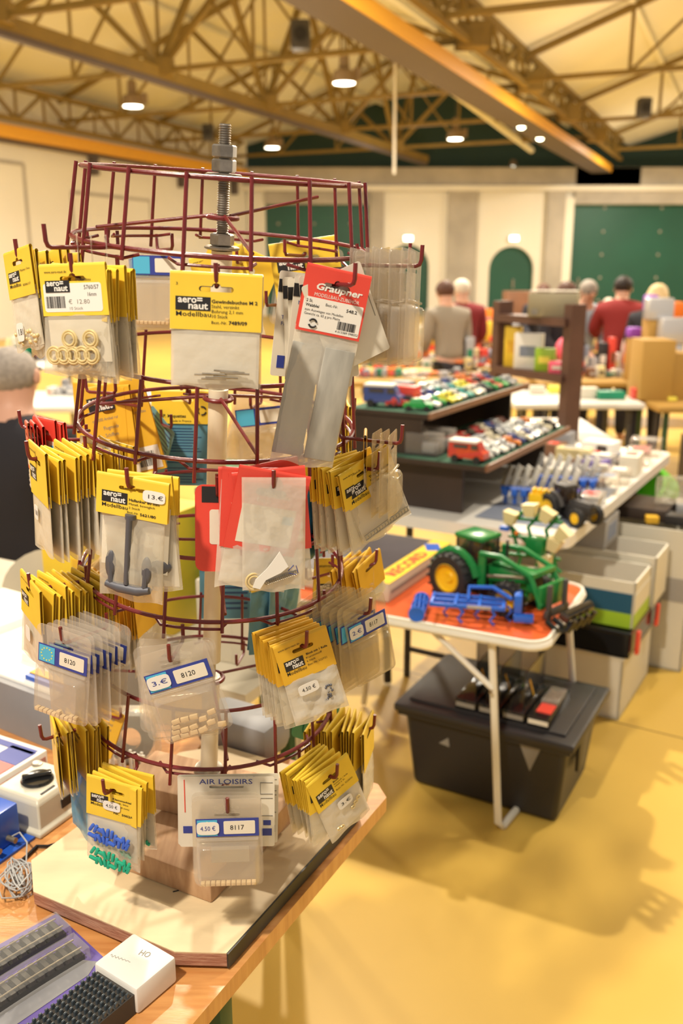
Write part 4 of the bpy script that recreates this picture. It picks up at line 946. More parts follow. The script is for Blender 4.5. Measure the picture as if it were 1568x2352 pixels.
# ---- bottom tier ----------------------------------------------------------
H4A = Hook(98, 1700, 0.242)
def halfblue(w, h, seed, mm='bluefilm'):
    t = thing('header_bag', 'x', 'hanging bag'); header(t, w, 0.075, 'yellow'); lines(t, w, 0.075, [('modellbau', 0.1, 0.4, 0.1, 0.5)], m='grey_ink'); vs, fs = pouch(w * .98, -0.055, -h, 0.004, seed, crumple=0.0009, skew=0.006); c = MB(); c.add(vs, fs, mm); c.build('poly_bag', t, 80); return t
p = simple_bag(0.066, 0.085, 0.09, seed=91, lg=False); behind(H4A, p, 3, 0.008, -62, 2, 'short yellow card on the far left bottom hook', 'yellow cards on the far left bottom hook', jy=6, jt=4, seed=43, zj=0.0, start=2, front_word='the hook tip')
p = halfblue(0.064, 0.160, 92); behind(H4A, p, 4, 0.009, -52, 6, 'yellow-topped pale blue bag on the far left bottom hook', 'pale blue bags on the far left bottom hook', jy=6, jt=4, seed=45, zj=0.0, start=5, front_word='the hook tip')
t = simple_bag(0.075, 0.085, 0.10, seed=93, m='ochre', lg=False); t['label'] = 'yellow card with slanted lines at the left rear of the bottom tier'; lines(t, 0.075, 0.085, [('modellbau artikel', 0.1, 0.2 + 0.12 * i, 0.06, 0.7) for i in range(5)], m='grey_ink'); place(t, rear(236, 1640, 0.21).at(0), -20, 22)
H4B = Hook(241, 1826, 0.234)
t = thing('header_bag', 'yellow-topped bag reading Klemmschieber 5002/02 with blue and green clips', 'hanging bag')
W_, HH = 0.076, 0.052
header(t, W_, HH); logo(t, W_, HH, 0.08, 0.40, 0.40, 0.62, y=-.0021); lines(t, W_, HH, [('*Klemmschieber', 0.48, 0.44, 0.05, 0.42), ('Plastik, blau', 0.48, 0.52, 0.045, 0.28), ('(5.5x2,0 mm)', 0.48, 0.62, 0.045, 0.30), ('*Nr.  5002/02', 0.50, 0.82, 0.055, 0.40)])
bag(t, W_, HH, 0.118, 0.006, seed=95, crumple=0.0004, flare=0.0, backh=0.098); sticker(t, '4.50 \u20ac', -0.002, -0.022, 0.024, 0.013, y=-0.0032)
for nm, mm, z, x0 in (('blue_clips', 'bluepl', -0.062, -0.018), ('green_clips', 'greenpl', -0.095, -0.016)):
    c = MB(); r_ = random.Random(5)
    for i in range(20):
        x = x0 - 0.008 + (i // 2) * 0.0055; zz = z + (-.0055, .006)[i % 2] * (0.4 + 0.6 * (i < 12)) + r_.uniform(-.001, .001) - (x - x0) * 0.12
        c.box((x, -0.0072 - r_.uniform(0, .002), zz), (0.0115, 0.0040, 0.0046), mm, rot=(0, R(r_.choice((-70, -85, 80, 65, -60)) if i % 5 else 15), 0), bev=0.0016)
    c.build(nm, t)
place(t, H4B.at(0.012) + Vector((0.004, 0, 0)), -17, 5)
p = simple_bag(0.072, 0.052, 0.105, seed=96, bulge=0.0022); c = MB()
for i in range(6): c.box((0.01 + 0.003 * i, -0.003, -0.085 - 0.002 * (i % 2)), (0.006, 0.003, 0.004), 'greenpl', rot=(0, R(40 * i), 0), bev=0.001)
c.build('green_clips', p)
behind(H4B, p, 4, 0.0095, -26, 2, 'yellow-topped bag behind the Klemmschieber bag', 'bags behind the Klemmschieber bag', start=2, jy=7, jt=6, seed=47, zj=0.002, front_word='it')
H4C = Hook(523, 1868, 0.236)
t = thing('blister_pack', 'clear pack labelled 8117 with 4.50 euro tag above the plywood board', 'blister pack'); blister(t, 0.084, 0.120, '8117', '4.50 \u20ac', wood_='row', seed=5, depth=0.012); c = MB(); c.box((0.002, 0.0018, -0.058), (0.046, 0.0006, 0.022), 'cream'); c.build('paper_slip', t); place(t, H4C.at(0) + Vector((-0.001, 0, 0)), 3, 0)
bl_stack(H4C, 0.084, 0.124, 2, 0.009, 2, 2, 'behind the bottom 8117 pack', 'clear', 49, jy=3, jt=2, zj=0.001, word='it', label=False)
for i, (w_, lab, tl_) in enumerate(((0.118, 'white AIR LOISIRS card with blue print behind the bottom 8117 pack', 1), (0.124, 'second AIR LOISIRS card with outlined boxes, rearmost on the bottom front hook', 2))):
    t = card(w_, 0.098, 'cream', lab, text=[('AIR LOISIRS', 0.22, 0.10, 0.07, 0.55, 'blue_ink')], blocks=[(0.06, 0.04, 0.07, 0.5, 'red'), (0.85, 0.08, 0.98, 0.09, 'grey_ink'), (0.85, 0.24, 0.98, 0.25, 'grey_ink'), (0.85, 0.09, 0.855, 0.24, 'grey_ink'), (0.85, 0.30, 0.98, 0.31, 'grey_ink'), (0.85, 0.55, 0.98, 0.56, 'grey_ink'), (0.85, 0.31, 0.855, 0.55, 'grey_ink'), (0.86, 0.74, 0.97, 0.84, 'blue_ink'), (0.04, 0.7, 0.14, 0.8, 'blue_ink'), (0.88, 0.62, 0.96, 0.69, 'blue_ink')]); place(t, H4C.at(0.030 + 0.006 * i) + Vector((0.002 + .003 * i, 0, 0.020)), 2 + 3 * i, tl_)
H4D = Hook(772, 1789, 0.236)
t = thing('header_bag', 'yellow-topped bag with 3 euro tag and tiny pale fittings, lower right of the rack', 'hanging bag')
W_, HH = 0.070, 0.048
header(t, W_, HH); logo(t, W_, HH, 0.08, 0.46, 0.44, 0.74, y=-.0021); lines(t, W_, HH, [('*Block', 0.50, 0.46, 0.05, 0.14), ('Kunststoff, 1 Rolle', 0.50, 0.54, 0.045, 0.34), ('Inhalt 6 St.', 0.50, 0.62, 0.045, 0.25), ('Best.-Nr. 5228/00', 0.50, 0.76, 0.05, 0.40)])
bag(t, W_, HH, 0.105, 0.004, 'zip', seed=97, crumple=0.0004, flare=0.0); sticker(t, '3.\u20ac', 0.004, -0.048, 0.024, 0.014, y=-0.006)
c = MB()
for x, z in ((-0.018, -0.080), (-0.013, -0.081), (0.012, -0.066), (0.018, -0.062), (0.024, -0.058)): c.tube([(x + 0.003 * math.cos(a * PI / 4), -0.0045, z + 0.0022 * math.sin(a * PI / 4)) for a in range(8)], 0.0009, 'brass', 6, closed=True)
c.build('pale_fittings', t); place(t, H4D.at(0.012), 36, -22)
p = simple_bag(0.072, 0.050, 0.098, seed=98, bulge=0.002); behind(H4D, p, 6, 0.0085, 46, -12, 'yellow-topped bag behind the lower right 3 euro bag', 'bags behind the lower right 3 euro bag', start=2, jy=6, jt=4, seed=51, zj=0.002, front_word='it')
H4E = Hook(857, 1674, 0.236)
p = simple_bag(0.066, 0.060, 0.125, seed=99, bulge=0.003, lg=False, crumple=0.001); behind(H4E, p, 11, 0.0078, 74, -3, 'narrow yellow-topped bag on the far right bottom hook', 'fan of bags on the far right bottom hook', start=1, jy=9, jt=6, seed=53, zj=0.006, front_word='the hook tip')
p = card(0.075, 0.075, mat('dark_green_card', (0.01, 0.17, 0.09), 0.5), 'x', rad=0.01, slot=False); behind(rear(770, 1590, 0.225), p, 3, 0.012, 50, 30, 'dark green card at the right rear of the bottom tier', 'dark green cards at the right rear', jy=10, jt=5, seed=55, start=1, front_word='the outermost one')
for px, py in ((205, 570), (640, 700), (200, 900), (108, 1010), (560, 1500), (330, 1490)): Hook(px, py, 0.225, back=True)
# ================================================================ GOODS ON OUR TABLE (left)
M['foam'] = mat('white_foam', (0.86, 0.84, 0.80), 0.7, bump=0.3, bscale=200)
M['sleeve'] = mat('grey_box_sleeve', (0.27, 0.27, 0.29), 0.5, var=0.1)
M['beigepl'] = mat('beige_plastic', (0.62, 0.58, 0.47), 0.35, var=0.05)
M['blackgl'] = mat('glossy_black_plastic', (0.012, 0.012, 0.013), 0.12, spec=0.7)
M['bluebox'] = mat('blue_enamel', (0.02, 0.10, 0.52), 0.3)
M['cable'] = mat('grey_cable_sheath', (0.38, 0.38, 0.38), 0.45)
M['purple'] = mat('violet_blue_card', (0.13, 0.09, 0.36), 0.4)
M['track'] = mat('dark_track_sleeper', (0.05, 0.045, 0.04), 0.6)
M['rail'] = mat('nickel_rail', (0.42, 0.36, 0.26), 0.35, 0.8)
M['glint'] = mat('dark_blue_grey_metal', (0.08, 0.10, 0.12), 0.3, 0.4)
ZT = TZ + 0.0005
M['blackpl0'] = mat('black_track_bed', (0.02, 0.02, 0.02), 0.6)
M['pinkish'] = mat('faded_pink_print', (0.62, 0.30, 0.26), 0.6, var=0.4, vscale=120)
def FR(px, py, ang, z=ZT):
    p = onz(px, py, z); return frame2((p.x, p.y, z), ang)
# track set in clear tray on a violet card
P_ = onz(130, 2100, ZT)
t = thing('track_pack', 'clear tray with two curved model railway tracks on violet card, bottom left', 'model track pack', P_, (0, 0, R(46)))
mb = MB(); mb.plate([(-0.34, -0.165), (-0.02, -0.165), (0.0, -0.115), (0.0, 0.0), (-0.34, 0.0)], [], 0.0012, 'purple', Matrix.Translation((0, 0, 0.0008)), plane='XY'); mb.build('violet_card', t, 0)
mb = MB(); mb.plate([(-0.34, -0.155), (-0.03, -0.130), (-0.01, -0.118), (-0.03, -0.09), (-0.34, -0.12)], [], 0.0006, 'sleeve', Matrix.Translation((0, 0, 0.0018)), plane='XY'); mb.build('card_print', t, 0)
def arcpts(x0, y0, L, sag, n=22): return [(x0 + L * i / n, y0 + sag * (1 - (i / n - 1) ** 2) - sag) for i in range(n + 1)]
for k, y0 in enumerate((-0.036, -0.088)):
    pts = arcpts(-0.30, y0, 0.285 - 0.004 * k, 0.030)
    mb = MB()
    for s in (-0.0095, 0.0095): mb.tube([(x, y + s, 0.0165) for x, y in pts], 0.0011, 'rail', 6)
    mb.build('rail_pair', t); mb = MB()
    for (x, y), (x2, y2) in zip(pts[:-1], pts[1:]):
        mb.box(((x + x2) / 2, (y + y2) / 2, 0.0115), (0.0065, 0.030, 0.006), 'track', rot=(0, 0, math.atan2(y2 - y, x2 - x)))
        mb.box(((x + x2) / 2, (y + y2) / 2, 0.0055), (0.014, 0.030, 0.007), 'blackpl0', rot=(0, 0, math.atan2(y2 - y, x2 - x)))
    mb.build('sleepers', t)
    vs = []; fs = []
    for x, y in pts + [(pts[-1][0] + 0.006, pts[-1][1])]:
        for dy, z in ((-0.021, 0.002), (-0.019, 0.019), (0.019, 0.019), (0.021, 0.002)): vs.append((x, y + dy, z))
    n = len(pts) + 1
    for i in range(n - 1):
        for j in range(3): fs.append((4 * i + j, 4 * i + 4 + j, 4 * i + 5 + j, 4 * i + 1 + j))
    fs.append((4 * n - 4, 4 * n - 1, 4 * n - 2, 4 * n - 3)); mb = MB(); mb.add(vs, fs, 'tray'); mb.build('clear_tray', t, 0)
# stack of dark track sections held by a white carton sleeve
P_ = onz(312, 2275, 0.810); P_.z = ZT
t = thing('track_bundle', 'bundle of black track sections pushed into an open white carton', 'model track bundle', P_, (0, 0, R(55)))
mb = MB()
for i in range(9):
    for j in range(27): mb.box((-0.008 - j * 0.0085, 0.006 + i * 0.0072, 0.0165), (0.0042, 0.0030, 0.033), 'glint', bev=0.0007)
mb.box((-0.115, 0.035, 0.014), (0.23, 0.064, 0.026), 'track'); mb.build('track_sections', t)
mb = MB(); mb.box((0.032, 0.036, 0.018), (0.064, 0.074, 0.036), 'white', bev=0.0035); mb.build('carton', t, 30)
mb = MB(); T_ = Matrix.Translation((0.020, 0.066, 0.0364)) @ Matrix.Rotation(R(-78), 4, 'Z') @ Matrix.Rotation(R(-90), 4, 'X'); mb.tube([(0.001 * k, 0, 0.0022 * math.sin(k * 1.3) * (1 - k / 40)) for k in range(30)], 0.00022, 'grey_ink', 5, T_); T_ = Matrix.Translation((0.040, 0.040, 0.0364)) @ Matrix.Rotation(R(-78), 4, 'Z') @ Matrix.Rotation(R(-90), 4, 'X'); mb.text('HO', 0, 0.0, 0.009, 'grey_ink', 0.014, 0, X=T_); mb.build('pencil_writing', t, 0)
# grey cable tangle
P0 = onz(42, 2030, ZT); mb = MB(); r_ = random.Random(12); pts = []
for i in range(190):
    a = i * 0.62; rr = 0.012 + 0.012 * math.sin(i * 0.23) + r_.uniform(-.003, .003)
    pts.append((P0.x + rr * math.cos(a) + 0.004 * math.sin(i * .11), P0.y + rr * 1.7 * math.sin(a * 0.97 + 0.4), ZT + 0.003 + 0.014 * abs(math.sin(i * 0.37))))
pts += [onz(60, 1985, ZT + 0.012), onz(62, 1935, ZT + 0.03), onz(45, 1912, ZT + 0.03), onz(25, 1922, ZT + 0.02)]
mb.tube(pts, 0.0012, 'cable', 6)
solo(mb, 'cable_tangle', 'tangled thin grey cable lying beside the plywood board', 'cable')
# black power cord
mb = MB(); mb.tube([onz(x, y, ZT + 0.0030) for x, y in ((20, 2000), (60, 1968), (85, 1944), (110, 1944), (140, 1935), (170, 1915), (205, 1880), (225, 1850), (222, 1800), (205, 1765))], 0.0028, 'blackgl', 8)
solo(mb, 'power_cord', 'black power cord curling between the grey transformer and the board', 'cord')
# beige train transformer
P_ = onz(95, 1930, ZT) - Vector((math.cos(R(-27)), math.sin(R(-27)), 0)) * 0.03
t = thing('train_transformer', 'beige model train transformer with big black rotary knob', 'transformer', P_, (0, 0, R(-27)), scale=(0.95, 0.95, 0.80))
mb = MB()
vs = [(x, y, z) for z, ins in ((0.0, 0), (0.010, 0), (0.012, 0.006), (0.062, 0.010), (0.070, 0.016)) for x, y in ((-0.090 + ins, ins), (0.030 - ins, ins), (0.030 - ins, 0.125 - ins), (-0.090 + ins, 0.125 - ins))]
fs = [(a * 4 + k, a * 4 + (k + 1) % 4, a * 4 + 4 + (k + 1) % 4, a * 4 + 4 + k) for a in range(4) for k in range(4)] + [(3, 2, 1, 0), (16, 17, 18, 19)]
mb.add(vs, fs, 'beigepl'); o = mb.build('housing', t, 30); bv = o.modifiers.new('b', 'BEVEL'); bv.width = 0.004; bv.segments = 3
mb = MB(); mb.lathe([(0.026, 0.070), (0.027, 0.073), (0.025, 0.077), (0.0001, 0.078)], 'blackgl', 32, Matrix.Translation((-0.030, 0.060, 0))); mb.box((-0.030, 0.060, 0.081), (0.048, 0.011, 0.011), 'blackgl', bev=0.003, rot=(0, 0, R(50))); mb.build('rotary_knob', t)
mb = MB(); mb.lathe([(0.009, 0.0705), (0.009, 0.073), (0.006, 0.074), (0.0001, 0.073)], 'steel', 20, Matrix.Translation((-0.068, 0.098, 0))); mb.build('indicator_lens', t)
for nm, c_, d_ in (('slot_mark', (0.008, 0.045, 0.0703), (0.004, 0.03, 0.002)), ('socket', (0.022, 0.07, 0.035), (0.004, 0.025, 0.018))): mb = MB(); mb.box(c_, d_, 'black'); mb.build(nm, t)
# blue transformer, cut by the picture edge
P_ = onz(81, 1927, ZT)
t = thing('blue_transformer', 'blue enamelled transformer box with brass terminals at the left picture edge', 'transformer', P_, (0, 0, R(-27)))
mb = MB(); mb.box((-0.078, -0.058, 0.034), (0.12, 0.095, 0.060), 'bluebox', bev=0.003); mb.box((-0.075, -0.058, 0.002), (0.15, 0.116, 0.004), 'bluebox'); mb.build('housing', t)
for y in (-0.035, -0.065): mb = MB(); mb.cyl((-0.010, y, 0.018), 0.0045, 0.016, 'rail', 12, axis='X'); mb.build('terminal', t)
# train set box
P_ = onz(108, 1722, ZT + 0.05); P_.z = ZT
t = thing('train_set_box', 'white, blue and red boxed set behind the beige transformer', 'box', P_, (0, 0, R(-28)))
mb = MB(); mb.box((-0.14, -0.09, 0.025), (0.28, 0.18, 0.05), 'white', bev=0.002); mb.build('carton', t)
mb = MB(); mb.box((-0.14, -0.018, 0.0506), (0.26, 0.014, 0.0008), 'blue_ink'); mb.box((-0.035, -0.040, 0.0506), (0.055, 0.045, 0.0008), 'blue_ink'); mb.box((-0.15, -0.075, 0.0506), (0.15, 0.075, 0.0008), 'sleeve'); mb.box((-0.038, -0.092, 0.0508), (0.06, 0.055, 0.001), 'red'); mb.box((0.0003, -0.09, 0.022), (0.0008, 0.17, 0.036), 'pinkish'); mb.build('printed_artwork', t, 0)
# bundled black leads and white plastic parts next to it
mb = MB()
for i in range(6): mb.tube([onz(140 + 8 * i, 1752 + 5 * i, ZT + 0.03), onz(185 + 6 * i, 1775 + 5 * i, ZT + 0.034), onz(235, 1800 + 6 * i, ZT + 0.02)], 0.0026, 'blackgl', 8)
solo(mb, 'cable_bundle', 'bundle of black leads lying behind the beige transformer', 'cable bundle')
# polystyrene tray box
t = thing('foam_tray', 'large white foam tray in a grey sleeve behind the left goods', 'box', (-0.515, 1.48, ZT), (0, 0, R(-33)))
mb = MB(); mb.box((-0.30, 0.165, 0.050), (0.60, 0.33, 0.10), 'sleeve'); mb.build('grey_sleeve', t, 0)
mb = MB(); mb.box((-0.30, 0.165, 0.098), (0.59, 0.30, 0.016), 'foam', bev=0.006)
for x, y, sx, sy in ((-0.16, 0.27, 0.24, 0.05), (-0.10, 0.10, 0.16, 0.05), (-0.02, 0.2, 0.03, 0.2), (-0.42, 0.2, 0.2, 0.2)): mb.box((x, y, 0.110), (sx, sy, 0.03), 'foam', bev=0.010)
mb.build('foam_insert', t)
mb = MB(); mb.box((-0.05, 0.045, 0.112), (0.10, 0.020, 0.010), 'ochre'); mb.box((-0.05, 0.030, 0.110), (0.10, 0.010, 0.010), 'bluebox'); mb.build('coloured_strip', t); mb = MB(); mb.box((-0.10, 0.17, 0.108), (0.12, 0.05, 0.01), 'sleeve'); mb.build('blue_parts', t)
# small things further back on the left
def cbox(name, lab, cat, P, ang, d, m, extra=None, bev=0.003, group=None):
    t = thing(name, lab, cat, P, (0, 0, R(ang)), group)
    mb = MB(); mb.box((0, 0, d[2] / 2), d, m, bev=bev); mb.build('carton', t)
    if extra:
        mb = MB()
        for c_, dd, mm in extra: mb.box(c_, dd, mm)
        mb.build('printed_panel', t, 0)
    return t
M['beigecard'] = mat('beige_card', (0.60, 0.54, 0.42), 0.7, var=0.1)
M['brightyel'] = mat('yellow_plastic_sheet', (0.90, 0.62, 0.04), 0.5)
M['basket'] = mat('green_basket_plastic', (0.01, 0.25, 0.13), 0.4)
# second trade table behind ours, carrying the goods seen through the rack
t = thing('trade_table', 'second trestle table behind the rack carrying beige boxes', 'table', (0, 0, 0))
X2 = frame2((-0.20, 1.74, 0), -28); mb = MB(); mb.box((-0.95, 0.21, 0.745), (1.9, 0.42, 0.025), 'beigecard', X2); mb.build('table_top', t)
for x, y in ((-0.14, 0.30), (-1.85, 0.05), (-0.14, 0.39), (-1.85, 0.38)):
    mb = MB(); mb.box((x, y, 0.366), (0.03, 0.03, 0.732), 'greenmetal', X2); mb.build('leg', t)
def on2(x, y, z=0.758): return X2 @ Vector((x, y, z))
cbox('cardboard_box', 'beige box standing behind the pole between the third-tier bags', 'box', on2(-0.16, 0.16), -20, (0.09, 0.10, 0.19), 'beigecard', [((0.0, -0.0505, 0.12), (0.05, 0.001, 0.02), 'grey_ink')])
cbox('cardboard_box', 'beige box with red top edge right of the pole behind the rack', 'box', on2(-0.055, 0.17), -32, (0.11, 0.12, 0.20), 'beigecard', [((0, 0, 0.2), (0.1, 0.1, 0.001), 'red')])
t = cbox('yellow_box', 'big bright yellow box seen through the left half of the rack', 'box', on2(-0.50, 0.22), -28, (0.34, 0.22, 0.30), 'brightyel', [((0, -0.111, 0.16), (0.14, 0.001, 0.04), 'ochre')])
t = thing('green_basket', 'green ribbed plastic basket behind the pole and red cards', 'basket', on2(-0.20, 0.33), (0, 0, R(-28))); mb = MB()
for k in range(9): mb.box((0, 0, 0.03 + k * 0.045), (0.20 + 0.003 * k, 0.12 + 0.003 * k, 0.022), 'basket', bev=0.006)
mb.box((0, 0, 0.2), (0.18, 0.10, 0.38), 'basket'); mb.build('ribbed_body', t)
t = thing('grey_case', 'rounded grey machine case behind the lower rack basket', 'case', onz(560, 1712, ZT), (0, 0, R(-30))); mb = MB(); mb.box((0, 0, 0.035), (0.16, 0.09, 0.07), 'sleeve', bev=0.02); mb.build('case_body', t); 
t = thing('film_spool', 'dark spool in a clear bag behind the left of the lower basket', 'spool', onz(305, 1745, ZT + 0.001), (0, 0, 0)); mb = MB(); mb.lathe([(0.02, -0.014), (0.042, -0.014), (0.042, 0.014), (0.02, 0.014), (0.02, -0.014)], 'blackgl', 28, Matrix.Translation((0, 0, 0.045)) @ Matrix.Rotation(R(78), 4, 'X'), cap=False); mb.build('spool', t); mb = MB(); mb.box((0, 0, 0.05), (0.10, 0.05, 0.10), 'film', bev=0.015); mb.build('clear_bag', t)
t = thing('white_rack_parts', 'white plastic fence pieces standing behind the left board edge', 'plastic parts', onz(262, 1790, ZT), (0, 0, R(-20))); mb = MB()
for i in range(6): mb.box((i * 0.011, 0.004 * (i % 2), 0.03), (0.004, 0.004, 0.06), 'white')
mb.box((0.028, 0, 0.055), (0.07, 0.004, 0.005), 'white'); mb.box((0.028, 0, 0.02), (0.07, 0.004, 0.005), 'white'); mb.build('fence_bars', t)
t = thing('plastic_bag', 'small cloudy bag with metal parts left behind the third-tier fan', 'zip bag', on2(-0.80, 0.03) , (R(-10), R(-14), R(-10))); vs, fs = pouch(0.11, 0.11, 0.0, 0.008, 77, crumple=0.001); mb = MB(); mb.add(vs, fs, 'film'); mb.build('poly_bag', t, 80)
# round card seat back with green letters behind the seated man
t = thing('round_card', 'half-round cream board with green letters beside the seated man', 'board', aty(130, 1375, 2.2), (R(-8), 0, R(-12))); mb = MB(); mb.plate([(round(0.155 * math.cos(PI * k / 16), 4), round(0.13 * math.sin(PI * k / 16), 4)) for k in range(17)], [], 0.006, 'beigecard'); mb.build('board', t, 0); mb = MB(); mb.text('M', -0.02, 0.055, 0.035, 'basket', 0.035, -0.0045, bold=0.02); mb.build('green_letters', t, 0)

# ================================================================ CAMPING TABLE GROUP
M['redtop'] = mat('orange_red_laminate', (0.72, 0.12, 0.03), 0.3, var=0.12, vscale=4)
M['whitemet'] = mat('cream_white_enamel', (0.80, 0.76, 0.66), 0.4, var=0.05)
M['blackpl'] = mat('black_storage_plastic', (0.022, 0.020, 0.022), 0.42)
M['jdgreen'] = mat('tractor_green', (0.012, 0.20, 0.045), 0.25)
M['jdyellow'] = mat('tractor_yellow', (0.90, 0.55, 0.01), 0.35)
M['tyre'] = mat('black_rubber', (0.018, 0.017, 0.018), 0.6)
M['cabglass'] = film('smoked_cab_glass', (0.05, 0.03, 0.025), 0.55, 0.1, 0.0)
M['implblue'] = mat('implement_blue', (0.02, 0.13, 0.62), 0.35)
M['creampl'] = mat('cream_yellow_plastic', (0.78, 0.66, 0.35), 0.4)
CX = frame2((0.598, 2.30, 0), -29)
TX_ = frame2((0.555, 2.325, 0), -26.5)
t = thing('camping_table', 'small folding table with orange-red top and white enamel rim', 'table', (0, 0, 0))
mb = MB(); mb.plate(tuple(rrect(-0.86, 0.0, 0.0, 0.54, 0.06, 6)), [], 0.012, 'redtop', TX_ @ Matrix.Translation((0, 0, 0.612)), plane='XY'); mb.build('table_top', t, 30)
mb = MB(); rr = rrect(-0.86, 0.0, 0.0, 0.54, 0.06, 6)
mb.tube([TX_ @ Vector((x, y, 0.603)) for x, y in rr], 0.0125, 'whitemet', 8, closed=True); mb.tube([TX_ @ Vector((x, y, 0.618)) for x, y in rr], 0.006, 'whitemet', 8, closed=True); mb.build('rim', t)
def leg(pts, r=0.0115): mb = MB(); mb.tube([TX_ @ Vector(p) for p in pts], r, 'whitemet', 10); mb.build('leg', t)
leg([(-0.155, 0.025, 0.595), (-0.105, 0.005, 0.03), (-0.095, 0.02, 0.012), (-0.082, 0.12, 0.012)])
leg([(-0.05, 0.49, 0.595), (0.02, 0.50, 0.012)]); leg([(-0.74, 0.03, 0.595), (-0.80, 0.02, 0.012)]); leg([(-0.74, 0.53, 0.595), (-0.80, 0.55, 0.012)])
mb = MB(); mb.tube([TX_ @ Vector((-0.335, 0.02, 0.592)), TX_ @ Vector((-0.142, 0.013, 0.45))], 0.009, 'whitemet', 8); mb.build('brace', t)
for x, z in ((-0.335, 0.602), (-0.155, 0.602), (-0.60, 0.602), (-0.142, 0.45)): mb = MB(); mb.cyl((x, -0.008, z), 0.005, 0.006, 'steel', 10, TX_, 'Y'); mb.build('rivet', t)
# black storage box
t = thing('storage_box', 'black plastic storage box with lid on the floor under the camping table', 'storage box', CX @ Vector((-0.25, 0.29, 0)), (0, 0, R(-29)))
def taper(mb, z0, z1, a, b, m, c=(0, 0)):
    x0, y0 = a; x1, y1 = b
    vs = [(c[0] + sx * x / 2, c[1] + sy * y / 2, z) for z, x, y in ((z0, x0, y0), (z1, x1, y1)) for sx, sy in ((-1, -1), (1, -1), (1, 1), (-1, 1))]
    mb.add(vs, [(3, 2, 1, 0), (4, 5, 6, 7), (0, 1, 5, 4), (1, 2, 6, 5), (2, 3, 7, 6), (3, 0, 4, 7)], m)
mb = MB(); taper(mb, 0.0, 0.262, (0.47, 0.34), (0.52, 0.39), 'blackpl'); o = mb.build('box_body', t, 30); bv = o.modifiers.new('b', 'BEVEL'); bv.width = 0.018; bv.segments = 3
mb = MB(); mb.box((0, 0, 0.282), (0.575, 0.44, 0.030), 'blackpl', bev=0.010); mb.box((0, 0, 0.300), (0.50, 0.36, 0.012), 'blackpl', bev=0.004); mb.box((0, 0, 0.262), (0.55, 0.42, 0.012), 'blackpl'); mb.build('lid', t)
mb = MB(); mb.plate([(0.118, 0.255), (0.185, 0.255), (0.155, 0.170)], [], 0.002, 'grey_ink', Matrix.Translation((0, -0.197, 0))); mb.build('tape_patch', t, 0); mb = MB(); mb.plate([(-0.14, 0.18), (-0.11, 0.205), (-0.105, 0.175)], [], 0.002, 'grey_ink', Matrix.Translation((0, -0.190, 0))); mb.build('tape_patch', t, 0)
mb = MB(); mb.box((0.268, -0.05, 0.20), (0.012, 0.09, 0.11), 'blackpl', bev=0.004); mb.build('side_latch', t)
for i in range(4):
    x = -0.062 + i * 0.076
    t = thing('blister_case', 'black boxed model on the storage box lid, %s from the left' % ORD[i], 'model case', CX @ Vector((-0.25 + x, 0.10 - 0.0 * i, 0.3065)), (0, 0, R(-29)), 'black model cases on the storage box')
    mb = MB(); mb.box((0, 0.12, 0.0175), (0.069, 0.22, 0.035), 'blackgl', bev=0.003); mb.build('case', t)
    mb = MB(); mb.box((0, 0.0085, 0.018), (0.060, 0.001, 0.014), 'grey_ink' if i < 3 else 'cream'); mb.build('label', t)
    mb = MB()
    if i < 3: mb.box((0.024, 0.13, 0.095), (0.002, 0.20, 0.12), 'blackgl'); mb.box((0.0255, 0.10, 0.08), (0.0012, 0.008, 0.09), 'ochre', rot=(R(35), 0, 0))
    else: mb.box((0.006, 0.15, 0.042), (0.052, 0.11, 0.016), 'clear', bev=0.004); mb.box((0.006, 0.07, 0.037), (0.045, 0.06, 0.004), 'red'); mb.box((0.004, 0.15, 0.037), (0.04, 0.09, 0.006), 'steel')
    mb.build('display_card' if i < 3 else 'clear_window', t)
# game box
t = thing('game_box', 'flat dark game box with yellow edge printed RECORD in red', 'box', CX @ Vector((-0.565, 0.10, 0.619)), (0, 0, R(-29)))
mb = MB(); mb.box((-0.17, 0.235, 0.030), (0.34, 0.50, 0.060), 'beigecard', bev=0.003); mb.build('carton', t)
mb = MB(); mb.box((-0.20, 0.235, 0.0608), (0.28, 0.48, 0.001), mat('dark_printed_lid', (0.07, 0.06, 0.07), 0.4, var=0.3)); mb.box((-0.035, 0.235, 0.061), (0.072, 0.498, 0.0012), 'yellow'); mb.box((-0.22, 0.12, 0.0615), (0.09, 0.07, 0.001), 'cream', rot=(0, 0, R(30)))
T_ = Matrix.Translation((-0.015, 0.055, 0.0622)) @ Matrix.Rotation(PI / 2, 4, 'Z') @ Matrix.Rotation(-PI / 2, 4, 'X'); mb.text('RECORD', 0, 0, 0.040, 'red', 0.27, 0, X=T_, bold=0.04); mb.box((-0.035, 0.40, 0.0618), (0.05, 0.08, 0.001), 'bluebox', rot=(0, 0, R(30))); mb.box((0.0008, 0.2, 0.03), (0.001, 0.4, 0.012), 'grey_ink'); mb.build('printed_artwork', t, 0)

